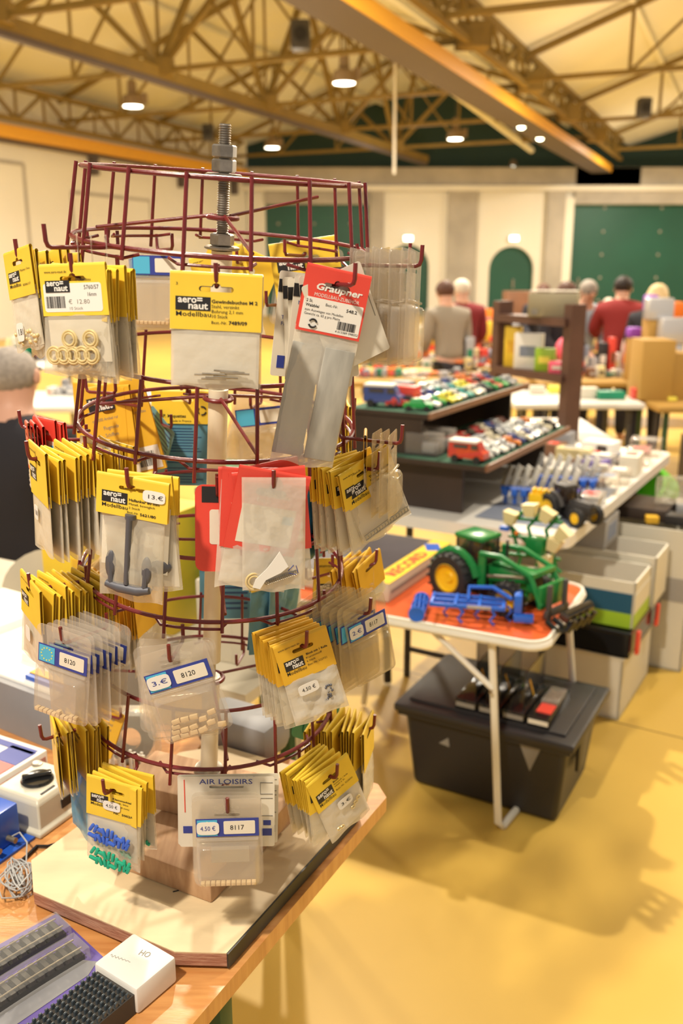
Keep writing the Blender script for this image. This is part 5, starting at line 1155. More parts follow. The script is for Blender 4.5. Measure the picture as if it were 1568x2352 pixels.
def wheel(parent, x, y, r, wd, rim, name='wheel', lugs=18):
    mb = MB(); X = Matrix.Translation((x, y, r)) @ Matrix.Rotation(PI / 2, 4, 'X')
    mb.lathe([(r * .55, -wd / 2), (r * .92, -wd / 2), (r, -wd * .3), (r, wd * .3), (r * .92, wd / 2), (r * .55, wd / 2)], 'tyre', 28, X, cap=False)
    for k in range(lugs):
        for s in (-1, 1):
            a = 2 * PI * (k + 0.25 * s) / lugs; mb.box((r * 1.01 * math.cos(a), r * 1.01 * math.sin(a), s * wd * .25), (r * .09, r * .10, wd * .5), 'tyre', X, rot=(0, 0, a))
    o = mb.build(name, parent); mb = MB(); mb.lathe([(0.001, wd * .30), (r * .18, wd * .34), (r * .25, wd * .2), (r * .50, wd * .28), (r * .58, wd * .52), (r * .60, wd * .5), (r * .6, -wd * .5), (r * .001, -wd * .5)], rim, 28, X, cap=False)
    g = mb.build('rim', o); return o
def tractor(label, P, ang, s, body, rim, loader=True, name='toy_tractor'):
    t = thing(name, label, 'toy tractor', P, (0, 0, R(ang)), scale=s)      # +x is the bonnet
    mb = MB(); mb.box((0.105, 0, 0.085), (0.15, 0.045, 0.048), body, bev=0.008); mb.box((0.11, 0, 0.112), (0.13, 0.036, 0.012), body, bev=0.005); mb.box((0.06, 0, 0.045), (0.20, 0.03, 0.03), body, bev=0.004); mb.build('bonnet', t)
    mb = MB(); mb.box((-0.01, 0, 0.06), (0.10, 0.06, 0.05), 'blackpl', bev=0.004); mb.box((0.045, 0, 0.03), (0.14, 0.05, 0.02), 'blackpl'); mb.box((0.181, 0, 0.085), (0.004, 0.038, 0.04), 'blackpl'); mb.build('chassis', t)
    mb = MB(); mb.box((-0.015, 0, 0.127), (0.078, 0.074, 0.082), 'cabglass', bev=0.004); mb.build('cab_windows', t)
    mb = MB()
    for x in (-0.055, -0.01, 0.026):
        for y in (-0.037, 0.037): mb.box((x, y, 0.127), (0.005, 0.004, 0.086), 'blackpl')
    mb.box((-0.02, 0, 0.09), (0.03, 0.03, 0.03), 'blackpl', bev=0.004); mb.tube([(0.02, 0, 0.09), (0.008, 0, 0.112)], 0.002, 'blackpl'); mb.build('cab_frame', t)
    mb = MB(); mb.box((-0.015, 0, 0.176), (0.096, 0.088, 0.014), body, bev=0.006); mb.build('cab_roof', t)
    mb = MB()
    for y in (-0.056, 0.056):
        mb.tube([(-0.045 + 0.072 * math.cos(R(a)), y, 0.066 + 0.072 * math.sin(R(a))) for a in range(10, 171, 20)], 0.012, body, 8)
    mb.build('fender', t)
    for y in (-0.072, 0.072): wheel(t, -0.045, y, 0.066, 0.040, rim)
    for y in (-0.062, 0.062): wheel(t, 0.135, y, 0.047, 0.030, rim, lugs=16)
    mb = MB(); mb.tube([(0.06, 0.03, 0.10), (0.06, 0.03, 0.17)], 0.004, 'blackpl'); mb.build('exhaust', t)
    if loader:
        mb = MB()
        for y in (-0.050, 0.050):
            mb.tube([(0.035, y, 0.145), (0.10, y, 0.150), (0.19, y, 0.120), (0.225, y, 0.05)], 0.0075, body, 8); mb.box((0.04, y, 0.10), (0.02, 0.008, 0.10), body); mb.tube([(0.06, y, 0.09), (0.17, y, 0.11)], 0.0045, 'steel', 8)
        mb.box((0.19, 0, 0.12), (0.02, 0.10, 0.012), body); mb.box((0.222, 0, 0.07), (0.012, 0.11, 0.06), body, bev=0.003); mb.build('loader_arms', t)
        mb = MB(); mb.box((0.24, -0.035, 0.055), (0.010, 0.014, 0.10), 'dgrey', bev=0.002); mb.box((0.24, 0.035, 0.055), (0.010, 0.014, 0.10), 'dgrey', bev=0.002); mb.box((0.24, 0, 0.03), (0.010, 0.10, 0.02), 'dgrey', bev=0.002)
        for y in (-0.05, -0.02, 0.01, 0.04): mb.tube([(0.245, y, 0.015), (0.275, y, 0.0), (0.31, y, 0.01), (0.325, y, 0.04)], 0.007, 'blackgl', 8)
        mb.tube([(0.30, -0.06, 0.045), (0.30, 0.055, 0.045)], 0.014, 'blackgl', 10); mb.build('loader_grab', t)
    return t
tractor('green toy tractor with yellow wheel rims and front loader on the camping table', CX @ Vector((-0.335, 0.265, 0.619)), -46, 1.15, 'jdgreen', 'jdyellow')
# blue cultivator
t = thing('toy_cultivator', 'bright blue toy cultivator in front of the green tractor', 'toy implement', CX @ Vector((-0.305, 0.082, 0.619)), (0, 0, R(-12)), scale=1.15)
mb = MB()
for y in (-0.035, 0.0, 0.035): mb.box((0.0, y, 0.045), (0.19, 0.008, 0.010), 'implblue', bev=0.001)
for x in (-0.09, -0.03, 0.03, 0.09): mb.box((x, 0, 0.047), (0.008, 0.080, 0.010), 'implblue', bev=0.001)
mb.tube([(0.0, 0.0, 0.05), (0.0, 0.03, 0.075), (0.06, 0.03, 0.078), (0.11, 0.0, 0.06)], 0.0055, 'implblue', 8); mb.box((0.125, 0, 0.055), (0.02, 0.05, 0.05), 'implblue', bev=0.004); mb.box((0.14, -0.02, 0.02), (0.05, 0.02, 0.02), 'implblue', bev=0.003); mb.build('frame', t)
mb = MB()
for i, x in enumerate((-0.06, -0.02, 0.02, 0.06, 0.10)):
    for y in ((-0.035, 0.035) if i % 2 else (0.0,)): mb = MB(); mb.tube([(x, y, 0.042), (x + 0.010, y, 0.028), (x - 0.002, y, 0.012), (x + 0.008, y, 0.001)], 0.0032, 'implblue', 6); mb.build('tine', t)
mb = MB()
for k in range(10):
    a = 2 * PI * k / 10; mb.tube([(-0.125 + 0.018 * math.cos(a), -0.055, 0.0205 + 0.018 * math.sin(a)), (-0.125 + 0.018 * math.cos(a + .5), 0.055, 0.0205 + 0.018 * math.sin(a + .5))], 0.0022, 'implblue', 6)
for y in (-0.055, 0, 0.055): mb.lathe([(0.019, -0.002), (0.021, 0), (0.019, 0.002), (0.012, 0)], 'implblue', 20, Matrix.Translation((-0.125, y, 0.0215)) @ Matrix.Rotation(PI / 2, 4, 'X'))
mb.build('cage_roller', t)
mb = MB(); mb.box((0.03, -0.041, 0.047), (0.06, 0.002, 0.008), 'lead'); mb.build('grey_bar', t)
# green frame implement with cream hoppers
t = thing('toy_seeder', 'green folding toy implement with cream hoppers behind the tractor', 'toy implement', CX @ Vector((-0.225, 0.43, 0.619)), (0, 0, R(-35)))
mb = MB()
for x in (-0.06, 0.0, 0.06): mb.tube([(x, 0, 0.0), (x + 0.015, 0.01, 0.09), (x - 0.02, 0, 0.20), (x + 0.02, 0, 0.25)], 0.006, 'jdgreen', 8)
for z in (0.04, 0.10, 0.16, 0.22): mb.tube([(-0.085, 0, z), (0.09, 0.01, z + 0.01)], 0.0055, 'jdgreen', 8)
mb.tube([(-0.09, 0, 0.20), (0.0, 0.02, 0.12), (0.1, 0, 0.07)], 0.006, 'jdgreen', 8)
mb.box((0.01, 0.0, 0.14), (0.07, 0.05, 0.07), 'jdgreen', bev=0.02); mb.build('frame', t)
for k, (x, z, a) in enumerate(((-0.075, 0.225, 10), (-0.01, 0.26, -6), (0.045, 0.25, 24), (0.075, 0.16, 20), (0.05, 0.10, -10), (0.10, 0.20, 40))):
    mb = MB(); taper(mb, -0.02, 0.02, (0.028, 0.03), (0.046, 0.042), 'creampl'); mb.build('hopper', t).matrix_local = Matrix.Translation((x, -0.012, z)) @ Matrix.Rotation(R(a), 4, 'Y')
mb = MB(); mb.box((-0.09, -0.02, 0.19), (0.03, 0.02, 0.012), 'implblue'); mb.ball((-0.05, -0.02, 0.18), 0.007, mat('orange_plastic', (0.9, 0.2, 0.02), 0.4)); mb.build('coloured_knobs', t)

# ================================================================ WHITE TABLE AND DISPLAY SHELF
M['tablew'] = mat('white_moulded_plastic', (0.80, 0.77, 0.72), 0.35)
M['dkbrown'] = mat('dark_brown_board', (0.042, 0.026, 0.020), 0.5, var=0.2)
M['edgew'] = mat('brown_shelf_edge', (0.22, 0.10, 0.05), 0.45, var=0.2)
M['felt'] = mat('green_felt', (0.05, 0.13, 0.08), 0.9)
M['bluesh'] = mat('grey_blue_sheet', (0.22, 0.25, 0.33), 0.6)
WX = frame2((0.752, 2.93, 0), -30.5)
t = thing('folding_table', 'white moulded folding table with rounded corners in mid hall', 'table', (0, 0, 0))
mb = MB(); mb.plate(tuple(rrect(-0.80, 0.0, 0.0, 1.72, 0.07, 6)), [], 0.045, 'tablew', WX @ Matrix.Translation((0, 0, 0.7175)), plane='XY'); mb.build('table_top', t, 30)
for x, y in ((-0.68, 0.2), (-0.12, 0.2), (-0.68, 1.5), (-0.12, 1.5)):
    mb = MB(); mb.tube([WX @ Vector((x, y, 0.70)), WX @ Vector((x, y, 0.0))], 0.014, 'dgrey', 10); mb.build('leg', t)
mb = MB(); mb.tube([WX @ Vector((-0.68, 0.2, 0.12)), WX @ Vector((-0.12, 0.2, 0.12))], 0.012, 'dgrey', 8); mb.build('crossbar', t)
t = thing('display_shelf', 'dark brown stepped display shelf full of toy cars on the white table', 'display shelf', (0, 0, 0))
mb = MB(); mb.plate([(-0.90, 0.7405), (-0.43, 0.7405), (-0.43, 0.915), (-0.60, 0.925), (-0.60, 1.075), (-0.90, 1.075)], [], 0.016, 'dkbrown', WX @ Matrix.Translation((0, 0.125, 0))); mb.build('end_panel', t, 0)
mb = MB(); mb.plate([(-0.90, 0.7405), (-0.43, 0.7405), (-0.43, 0.915), (-0.60, 0.925), (-0.60, 1.075), (-0.90, 1.075)], [], 0.016, 'dkbrown', WX @ Matrix.Translation((0, 1.05, 0))); mb.build('end_panel', t, 0)
for (x0, x1, y0, y1, z) in ((-0.92, -0.57, 0.11, 1.18, 1.088), (-0.74, -0.32, 0.055, 1.02, 0.930)):
    mb = MB(); mb.box(((x0 + x1) / 2, (y0 + y1) / 2, z), (x1 - x0, y1 - y0, 0.018), 'dkbrown', WX); mb.build('shelf_board', t)
    mb = MB(); mb.box((x1 + 0.004, (y0 + y1) / 2, z + 0.002), (0.010, y1 - y0, 0.024), 'edgew', WX); mb.build('edge_strip', t)
    mb = MB(); mb.box(((x0 + x1) / 2, (y0 + y1) / 2, z + 0.0098), (x1 - x0 - 0.02, y1 - y0 - 0.01, 0.0016), 'felt', WX); mb.build('felt_lining', t)
mb = MB(); mb.box((-0.895, 0.6, 0.9), (0.012, 0.92, 0.33), 'dkbrown', WX); mb.build('back_panel', t)
mb = MB(); mb.box((-0.20, 0.45, 0.7425), (0.34, 0.7, 0.002), 'bluesh', WX); solo(mb, 'blue_sheet', 'grey-blue plastic sheet lying on the white table before the shelf', 'sheet')
CARC = [('green', (0.02, 0.35, 0.08)), ('white', (0.80, 0.80, 0.76)), ('yellow', (0.85, 0.75, 0.06)), ('silver', (0.45, 0.45, 0.46)), ('red', (0.55, 0.03, 0.02)), ('cream', (0.78, 0.70, 0.50)), ('orange', (0.75, 0.22, 0.03)), ('dark blue', (0.03, 0.06, 0.25)), ('black', (0.02, 0.02, 0.02)), ('teal', (0.05, 0.35, 0.33)), ('brown', (0.18, 0.07, 0.04))]
CM = {n: mat('car_paint_' + n.replace(' ', '_'), c, 0.22, spec=0.7, coat=0.4) for n, c in CARC}
M['carglass'] = mat('dark_car_glass', (0.03, 0.035, 0.04), 0.1, spec=0.8)
def make_car(paint, van=False, roof=None):
    t = thing('toy_car', 'x', 'toy car'); p = CM[paint]; L = 0.078
    mb = MB()
    pr_ = [(-.5, .010), (-.5, .019), (-.47, .021), (-.30, .022), (-.22, .033), (.08, .034), (.22, .023), (.46, .019), (.5, .015), (.5, .010)] if not van else [(-.5, .010), (-.5, .042), (.30, .043), (.40, .026), (.5, .022), (.5, .010)]
    n = len(pr_); vs = [(x * L, s * (0.0165 - (0.003 if z > .024 else 0)), z) for s in (-1, 1) for x, z in pr_]
    mb.add(vs, [(i, (i + 1) % n, n + (i + 1) % n, n + i) for i in range(n)] + [tuple(range(n))[::-1], tuple(range(n, 2 * n))], p)
    mb.build('body', t, 30)
    mb = MB()
    if not van:
        mb.box((-0.006, 0, 0.0275), (0.026, 0.0282, 0.007), 'carglass'); mb.box((0.0125, 0, 0.028), (0.004, 0.022, 0.009), 'carglass', rot=(0, R(-48), 0))
    else: mb.box((0.018, 0, 0.034), (0.014, 0.0335, 0.009), 'carglass'); mb.box((-0.012, 0, 0.034), (0.030, 0.0335, 0.007), 'carglass')
    mb.build('windows', t, 0)
    if roof: mb = MB(); mb.box((-0.008, 0, 0.044), (0.062, 0.033, 0.006), roof, bev=0.002); mb.build('roof', t)
    for x in (-0.024, 0.024):
        for y in (-0.0155, 0.0155):
            mb = MB(); mb.cyl((x, y, 0.008), 0.008, 0.005, 'tyre', 14, axis='Y'); mb.build('wheel', t)
    return t
protos = {}; used = set()
def car(paint, P, ang, label, group, scale=1.0, van=False):
    k = (paint, van)
    if k not in protos:
        protos[k] = make_car(paint, van, 'white' if van else None); o = protos[k]; o.location = P; o.rotation_euler = (0, 0, R(ang)); o['label'] = label; o['group'] = group; o.scale = (scale,) * 3; return o
    return dup(protos[k], P, (0, 0, R(ang)), label, group, (scale,) * 3)
r_ = random.Random(21)
names = [c[0] for c in CARC]
for rw, (x, n, y0, st) in enumerate(((-0.635, 15, 0.17, 0.066), (-0.735, 14, 0.20, 0.068), (-0.835, 10, 0.42, 0.070))):
    for i in range(n):
        c = names[(i * 3 + rw * 4 + (i * i) % 5) % 10] if not (rw == 0 and i == 0) else 'green'
        if rw == 0 and i in (1, 5, 8): c = 'white'
        if rw == 0 and i in (3, 4): c = 'yellow'
        car(c, WX @ Vector((x + r_.uniform(-.006, .006), y0 + st * i, 1.0985)), -30.5 + r_.uniform(-22, 22) + 8, '%s toy car, top display shelf, %s row from its edge, %s from near end' % (c, ORD[rw], ORD[i]), 'toy cars on the top display shelf', 1.25 + 0.15 * (rw == 0 and i == 0))
for rw, (x, n, y0, st) in enumerate(((-0.385, 12, 0.17, 0.068), (-0.485, 12, 0.15, 0.070), (-0.580, 9, 0.30, 0.072))):
    for i in range(n):
        c = ('silver', 'white', 'white', 'silver', 'orange', 'dark blue', 'cream', 'dark blue', 'white', 'silver', 'cream', 'black')[(i + rw * 5) % 12] if rw < 2 else ('red', 'red', 'red', 'black', 'red', 'cream', 'dark blue', 'silver', 'brown')[i]
        if rw == 1 and i == 0: continue
        car(c, WX @ Vector((x + r_.uniform(-.006, .006), y0 + st * i, 0.9405)), -30.5 + r_.uniform(-20, 20), '%s toy car, lower display shelf, %s row from its edge, %s from near end' % (c, ORD[rw], ORD[i]), 'toy cars on the lower display shelf', 1.25)
car('red', WX @ Vector((-0.405, 0.105, 0.9405)), -30, 'red toy van with cream roof at the near end of the lower shelf', 'toy vans', 1.75, True)
car('dark blue', WX @ Vector((-0.80, 0.20, 1.0985)), -20, 'white-roofed blue toy van at the near left of the top shelf', 'toy vans', 1.9, True)
for i, (x, y, c) in enumerate(((-0.76, 0.32, 'red'), (-0.84, 0.33, 'sleeve'), (-0.85, 0.45, 'sleeve'), (-0.86, 0.60, 'clear'))):
    cbox('model_box', '%s model box behind the van on the top shelf, %s from near end' % ({'red': 'dark red', 'sleeve': 'grey', 'clear': 'clear'}[c], ORD[i]), 'box', WX @ Vector((x, y, 1.0985)), -30, (0.085, 0.07, 0.07), c, group='model boxes on the top shelf')
for i, (x, y) in enumerate(((-0.60, 0.15), (-0.60, 0.26), (-0.69, 0.20))):
    t = thing('clear_case', 'clear plastic model case at the near left of the lower shelf, %s one' % ORD[i], 'model case', WX @ Vector((x, y, 0.9405)), (0, 0, R(-30)), 'clear cases on the lower shelf'); mb = MB(); mb.box((0, 0, 0.042), (0.13, 0.075, 0.084), 'clear', bev=0.006); mb.build('clear_cover', t); mb = MB(); mb.box((0, 0, 0.004), (0.13, 0.075, 0.008), 'blackpl'); mb.box((0, 0, 0.028), (0.10, 0.05, 0.034), 'sleeve', bev=0.006); mb.build('base_with_model', t)
# ploughs, machines and packs on the white table
M['share'] = mat('bright_share_metal', (0.62, 0.60, 0.56), 0.35, 0.3)
def plough(label, x, y, n=8):
    t = thing('toy_plough', label, 'toy plough', WX @ Vector((x, y, 0.744)), (0, 0, R(-20)), scale=1.2); mb = MB(); mb.tube([(-0.03 * n / 2, 0, 0.05), (0.03 * n / 2, 0.0, 0.05)], 0.008, 'implblue', 8)
    for i in range(n): mb.tube([((i - n / 2 + .5) * 0.03, 0, 0.05), ((i - n / 2 + .5) * 0.03, 0.0, 0.0)], 0.006, 'implblue', 8); mb.box(((i - n / 2 + .5) * 0.03, -0.012, 0.04), (0.02, 0.02, 0.02), 'implblue', bev=.003)
    mb.build('frame', t)
    for i in range(n): mb = MB(); mb.box((0, 0, 0), (0.005, 0.034, 0.075), 'share', bev=0.002); mb.build('mouldboard', t).matrix_local = Matrix.Translation(((i - n / 2 + .5) * 0.03, 0.01, 0.088)) @ Matrix.Rotation(R(18), 4, 'Y') @ Matrix.Rotation(R(30), 4, 'Z')
plough('blue toy plough with silver shares at the near end of the white table', -0.22, 0.36); plough('second blue toy plough further back on the white table', -0.20, 0.62, 7)
tractor('yellow and grey toy tractor with orange rims near the white table corner', WX @ Vector((-0.075, 0.235, 0.7405)), -60, 0.72, 'dgrey', 'jdyellow', False)
t = thing('toy_mixer', 'yellow toy machine body beside the grey toy tractor', 'toy', WX @ Vector((-0.165, 0.23, 0.7435)), (0, 0, R(-30))); mb = MB(); mb.box((0, 0, 0.06), (0.09, 0.05, 0.05), 'jdyellow', bev=0.008)
mb.box((0, 0, 0.018), (0.08, 0.04, 0.036), 'tyre', bev=0.005)
for i in range(4): mb.box((-0.03 + i * 0.02, 0, 0.092), (0.012, 0.04, 0.018), 'jdyellow', bev=0.003)
mb.build('body', t)
M['silver0'] = mat('crinkled_clear_pack', (0.50, 0.48, 0.46), 0.2, 0.3, bump=0.6, bscale=40)
r_ = random.Random(5)
wt = [(-0.06, 0.50, 'grey clear pack', 'silver0', (0.09, 0.13, 0.04)), (-0.05, 0.72, 'clear cased model', 'clear', (0.07, 0.12, 0.07)), (-0.14, 0.80, 'brown packed model', 'edgew', (0.10, 0.06, 0.03)), (-0.06, 0.92, 'clear packed model', 'clear', (0.09, 0.13, 0.06)), (-0.06, 1.12, 'cream carton', 'cream', (0.08, 0.16, 0.09)), (-0.20, 1.00, 'silver packed model', 'steel', (0.14, 0.06, 0.03)), (-0.22, 1.15, 'lilac packed model', 'purple', (0.10, 0.10, 0.04)), (-0.24, 1.30, 'crinkled clear pack', 'silver0', (0.14, 0.12, 0.04)), (-0.08, 1.36, 'clear packed model', 'clear', (0.10, 0.16, 0.07)), (-0.36, 1.28, 'yellow and white carton', 'creampl', (0.16, 0.08, 0.06)), (-0.10, 1.58, 'clear cased model', 'clear', (0.14, 0.14, 0.08)), (-0.30, 1.52, 'white carton with red print', 'white', (0.16, 0.12, 0.06)), (-0.50, 1.35, 'brown carton', 'edgew', (0.14, 0.12, 0.06)), (-0.30, 0.86, 'lime green dome toy', 'star', (0.09, 0.07, 0.035)), (-0.55, 1.55, 'grey carton', 'sleeve', (0.2, 0.12, 0.08))]
for i, (x, y, nm, m, d) in enumerate(wt):
    cbox('packed_model', '%s lying on the white table, %s from its near end' % (nm, ORD[i]), 'packed goods', WX @ Vector((x, y, 0.7405 + (0.003 if y < .8 and x < -.03 else 0))), -30 + r_.uniform(-8, 8), d, m, [((0, 0, d[2]), (d[0] * .6, d[1] * .5, 0.001), ('red', 'bluesh', 'grey_ink', 'white')[i % 4])], group='packed models on the white table')
M['silver0'] = mat('crinkled_clear_pack', (0.55, 0.55, 0.56), 0.2, 0.3, bump=0.6, bscale=40)
r2 = random.Random(9)
for i in range(26):
    m, nm = r2.choice((('dkbrown', 'dark brown'), ('bluesh', 'grey-blue'), ('silver0', 'silver'), ('edgew', 'brown'), ('blackpl', 'black'), ('red', 'red'), ('cream', 'cream'), ('purple', 'violet')))
    y = 0.50 + i * 0.046
    cbox('small_model', 'small %s model among the cartons on the white table, %s from near end' % (nm, (ORD + ['twenty-first', 'twenty-second', 'twenty-third', 'twenty-fourth', 'twenty-fifth', 'twenty-sixth'])[i]), 'model', WX @ Vector((r2.choice((-0.12, -0.16, -0.27, -0.31)) + r2.uniform(-.02, .02), y, 0.744)), r2.uniform(-60, 10), (r2.uniform(.04, .08), 0.03, r2.uniform(.015, .045)), m, group='small models on the white table', bev=0.006)
# ---- bins right of the white table
M['binw'] = mat('cream_white_bin_plastic', (0.68, 0.64, 0.54), 0.45)
M['bing'] = mat('grey_bin_plastic', (0.35, 0.33, 0.31), 0.5)
M['lime'] = mat('lime_green_print', (0.32, 0.52, 0.03), 0.45)
M['petrol'] = mat('petrol_blue_print', (0.015, 0.09, 0.17), 0.45)
def openbin(name, lab, x0, x1, y0, y1, z0, z1, m, th=0.008, band=None, lip=None, fill=None):
    t = thing(name, lab, 'storage bin', WX @ Vector(((x0 + x1) / 2, (y0 + y1) / 2, z0)), (0, 0, R(-30.5))); w_, d_, h_ = x1 - x0, y1 - y0, z1 - z0
    mb = MB()
    for c_, d3 in (((0, -d_ / 2 + th / 2, h_ / 2), (w_, th, h_)), ((0, d_ / 2 - th / 2, h_ / 2), (w_, th, h_)), ((-w_ / 2 + th / 2, 0, h_ / 2), (th, d_, h_)), ((w_ / 2 - th / 2, 0, h_ / 2), (th, d_, h_)), ((0, 0, th / 2), (w_, d_, th))): mb.box(c_, d3, m)
    mb.build('bin_body', t, 0)
    if lip:
        mb = MB(); l = [(-w_ / 2, -d_ / 2, h_), (w_ / 2, -d_ / 2, h_), (w_ / 2, d_ / 2, h_), (-w_ / 2, d_ / 2, h_)]; mb.tube(l, 0.009, lip, 8, closed=True); mb.build('rim', t)
    if band:
        for za, zb, mm, nm in band: mb = MB(); mb.box((0, -d_ / 2 - 0.001, (za + zb) / 2), (w_ * .97, 0.002, zb - za), mm); mb.box((w_ / 2 + 0.001, 0, (za + zb) / 2), (0.002, d_, zb - za), m if nm == 'front_print' else mm); mb.build(nm, t, 0)
    if fill:
        r2 = random.Random(int(x0 * 100) + 7)
        for k in range(fill):
            mm = r2.choice(('ochre', 'bluesh', 'blackpl', 'steel', 'red', 'basket', 'sleeve')); s = r2.uniform(0.04, 0.09)
            mb = MB(); mb.box((0, 0, 0.02), (s, s * .6, 0.04), mm, bev=0.006); o = mb.build('packed_part', t); o.location = (r2.uniform(-.35, .35) * w_, r2.uniform(-.35, .35) * d_, th + 0.012 * (k % 4)); o.rotation_euler = (0, 0, r2.uniform(0, 3))
    return t
openbin('storage_crate', 'big cream plastic crate standing on the floor under the black tray', -0.40, 0.165, 0.25, 0.72, 0.0, 0.245, 'binw', lip='binw')
t = openbin('black_tray', 'wide black tray with glossy rim stacked on the cream crate', -0.42, 0.185, 0.235, 0.74, 0.256, 0.350, 'blackgl', lip='blackgl')
openbin('open_carton', 'open white carton with petrol blue and lime green band, nearest of the bins', -0.36, 0.185, 0.26, 0.50, 0.362, 0.535, 'binw', band=[(0.055, 0.13, 'petrol', 'front_print'), (0.0, 0.055, 'lime', 'lime_band')], fill=5)
openbin('open_carton', 'open white bin with small yellow and dark parts behind the petrol blue one', -0.36, 0.20, 0.515, 0.74, 0.362, 0.56, 'binw', fill=8)
openbin('open_carton', 'open bin with mixed toys to the right behind the petrol blue carton', -0.30, 0.28, 0.80, 1.15, 0.0, 0.60, 'binw', fill=10, band=[(0.30, 0.40, 'bing', 'lime_band')])
openbin('storage_crate', 'pale crate with red clips further along the row of bins', -0.08, 0.28, 1.20, 1.70, 0.0, 0.44, 'binw', band=[(0.3, 0.36, 'bing', 'lime_band')], lip='bing', fill=6)
mb = MB(); 
for i, (x, y, z) in enumerate(((0.192, 0.30, 0.30), (0.192, 0.62, 0.30), (0.252, 1.4, 0.4), (0.292, 0.95, 0.45))):
    mb = MB(); mb.box((0, 0, 0), (0.014, 0.03, 0.09), 'red', bev=0.004); o = solo(mb, 'lid_clip', 'red lid clip on the side of the stacked bins, %s from the near end' % ORD[i], 'clip', 'red lid clips', loc=WX @ Vector((x + 0.008, y, z))); o.rotation_euler = (0, 0, R(-30.5))
cbox('storage_box', 'grey box with blue label tucked under the white table corner', 'box', WX @ Vector((-0.10, 0.62, 0.5625)), -30, (0.20, 0.20, 0.11), 'bing', [((0.101, 0, 0.055), (0.002, 0.12, 0.06), 'bluesh')])
cbox('cardboard_box', 'dark brown flat carton right of the white table', 'box', WX @ Vector((0.02, 1.0, 0.602)), -30, (0.26, 0.24, 0.05), 'dkbrown')
for i, (x, y, z, d, m, nm) in enumerate(((0.20, 0.90, 0.602, (0.10, 0.08, 0.04), 'blackpl', 'black tray'), (0.20, 1.06, 0.602, (0.09, 0.12, 0.06), 'silver0', 'crinkled clear pack'), (0.10, 0.86, 0.602, (0.05, 0.04, 0.03), 'ochre', 'small yellow piece'), (0.20, 1.28, 0.4415, (0.10, 0.10, 0.05), 'red', 'red pack'), (0.03, 1.42, 0.4415, (0.16, 0.10, 0.05), 'blackpl', 'black case'), (0.16, 1.55, 0.4415, (0.12, 0.10, 0.07), 'white', 'white wrapped pack'), (0.0, 1.28, 0.4415, (0.10, 0.08, 0.06), 'edgew', 'brown pack'))):
    cbox('packed_part', '%s lying on the bins right of the white table' % nm, 'packed goods', WX @ Vector((x, y, z)), -30 + 12 * i, d, m)
cbox('cardboard_box', 'brown carton with white wrapping at the right behind the bins', 'box', WX @ Vector((0.30, 1.62, 0.0)), -30, (0.30, 0.4, 0.62), 'edgew', [((0, 0, 0.62), (0.2, 0.2, 0.002), 'white')])
t = thing('play_tunnel', 'bright green round drum leaning on a carton beyond the white table end', 'drum', onz(1508, 1132, 0.45), (R(62), 0, R(-50))); mb = MB(); mb.lathe([(0.115, -0.02), (0.12, 0.10), (0.118, 0.14), (0.10, 0.14), (0.098, -0.01), (0.001, -0.01), (0.001, -0.02)], mat('bright_green_plastic', (0.16, 0.62, 0.03), 0.45), 32, cap=False); mb.build('drum', t)
t = thing('clear_bag', 'crumpled clear bag of parts under the green drum', 'bag', WX @ Vector((0.15, 1.02, 0.655)), (0, 0, 0)); vs, fs = pouch(0.16, 0.12, 0.0, 0.03, 5, crumple=0.006); mb = MB(); mb.add(vs, fs, 'film'); mb.build('poly_bag', t, 80)
Pd = onz(1508, 1132, 0.45); cbox('cardboard_box', 'brown carton carrying the bright green drum', 'box', (Pd.x + 0.02, Pd.y + 0.05, 0), -30, (0.34, 0.30, 0.325), 'edgew')
# black tubular chair behind the rack
t = thing('tube_chair', 'black chair with curved tube legs beyond the rack', 'chair', onz(890, 1572, 0) - Vector((0.09, -0.14, 0))); mb = MB(); mb.box((-0.15, 0.12, 0.43), (0.40, 0.38, 0.04), 'blackpl', bev=0.015); mb.build('seat', t)
for s in (0, 1):
    mb = MB(); mb.tube([(0.0 - 0.33 * s, -0.06, 0.42), (0.06 - 0.45 * s, -0.10, 0.36), (0.085 - 0.5 * s, -0.13, 0.18), (0.09 - 0.51 * s, -0.14, 0.012)], 0.016, 'blackpl', 10); mb.build('leg', t)
    mb = MB(); mb.tube([(0.0 - 0.33 * s, 0.3, 0.42), (0.02 - 0.36 * s, 0.34, 0.012)], 0.016, 'blackpl', 10); mb.build('leg', t)
# ================================================================ FURTHER STALLS
M['oran'] = mat('orange_plastic_crate', (0.85, 0.20, 0.02), 0.45)
M['pink'] = mat('bright_pink_card', (0.85, 0.12, 0.20), 0.5)
M['purp'] = mat('purple_card', (0.28, 0.06, 0.50), 0.5)
M['tan'] = mat('ochre_cardboard', (0.42, 0.24, 0.05), 0.7)
M['radio'] = mat('olive_grey_case', (0.33, 0.28, 0.17), 0.5)
M['postw'] = mat('dark_reddish_wood', (0.11, 0.05, 0.035), 0.45, var=0.2)
M['silver'] = mat('crinkled_clear_wrap', (0.55, 0.55, 0.58), 0.2, 0.3)
def ftable(lab, x0, x1, y0, y1, top='tablew', legm='dgrey', z=0.74, ang=0.0, th=0.04):
    t = thing('trade_table', lab, 'table', (x0, y0, 0), (0, 0, R(ang))); w_, d_ = x1 - x0, y1 - y0
    mb = MB(); mb.box((w_ / 2, d_ / 2, z - th / 2), (w_, d_, th), top, bev=0.008); mb.build('table_top', t)
    for x in (0.08, w_ - 0.08):
        for y in (0.08, d_ - 0.08): mb = MB(); mb.tube([(x, y, z - th), (x, y, 0)], 0.018, legm, 8); mb.build('leg', t)
    return t
pxm = lambda px, Y: (px - 784) / 2170.0 * Y
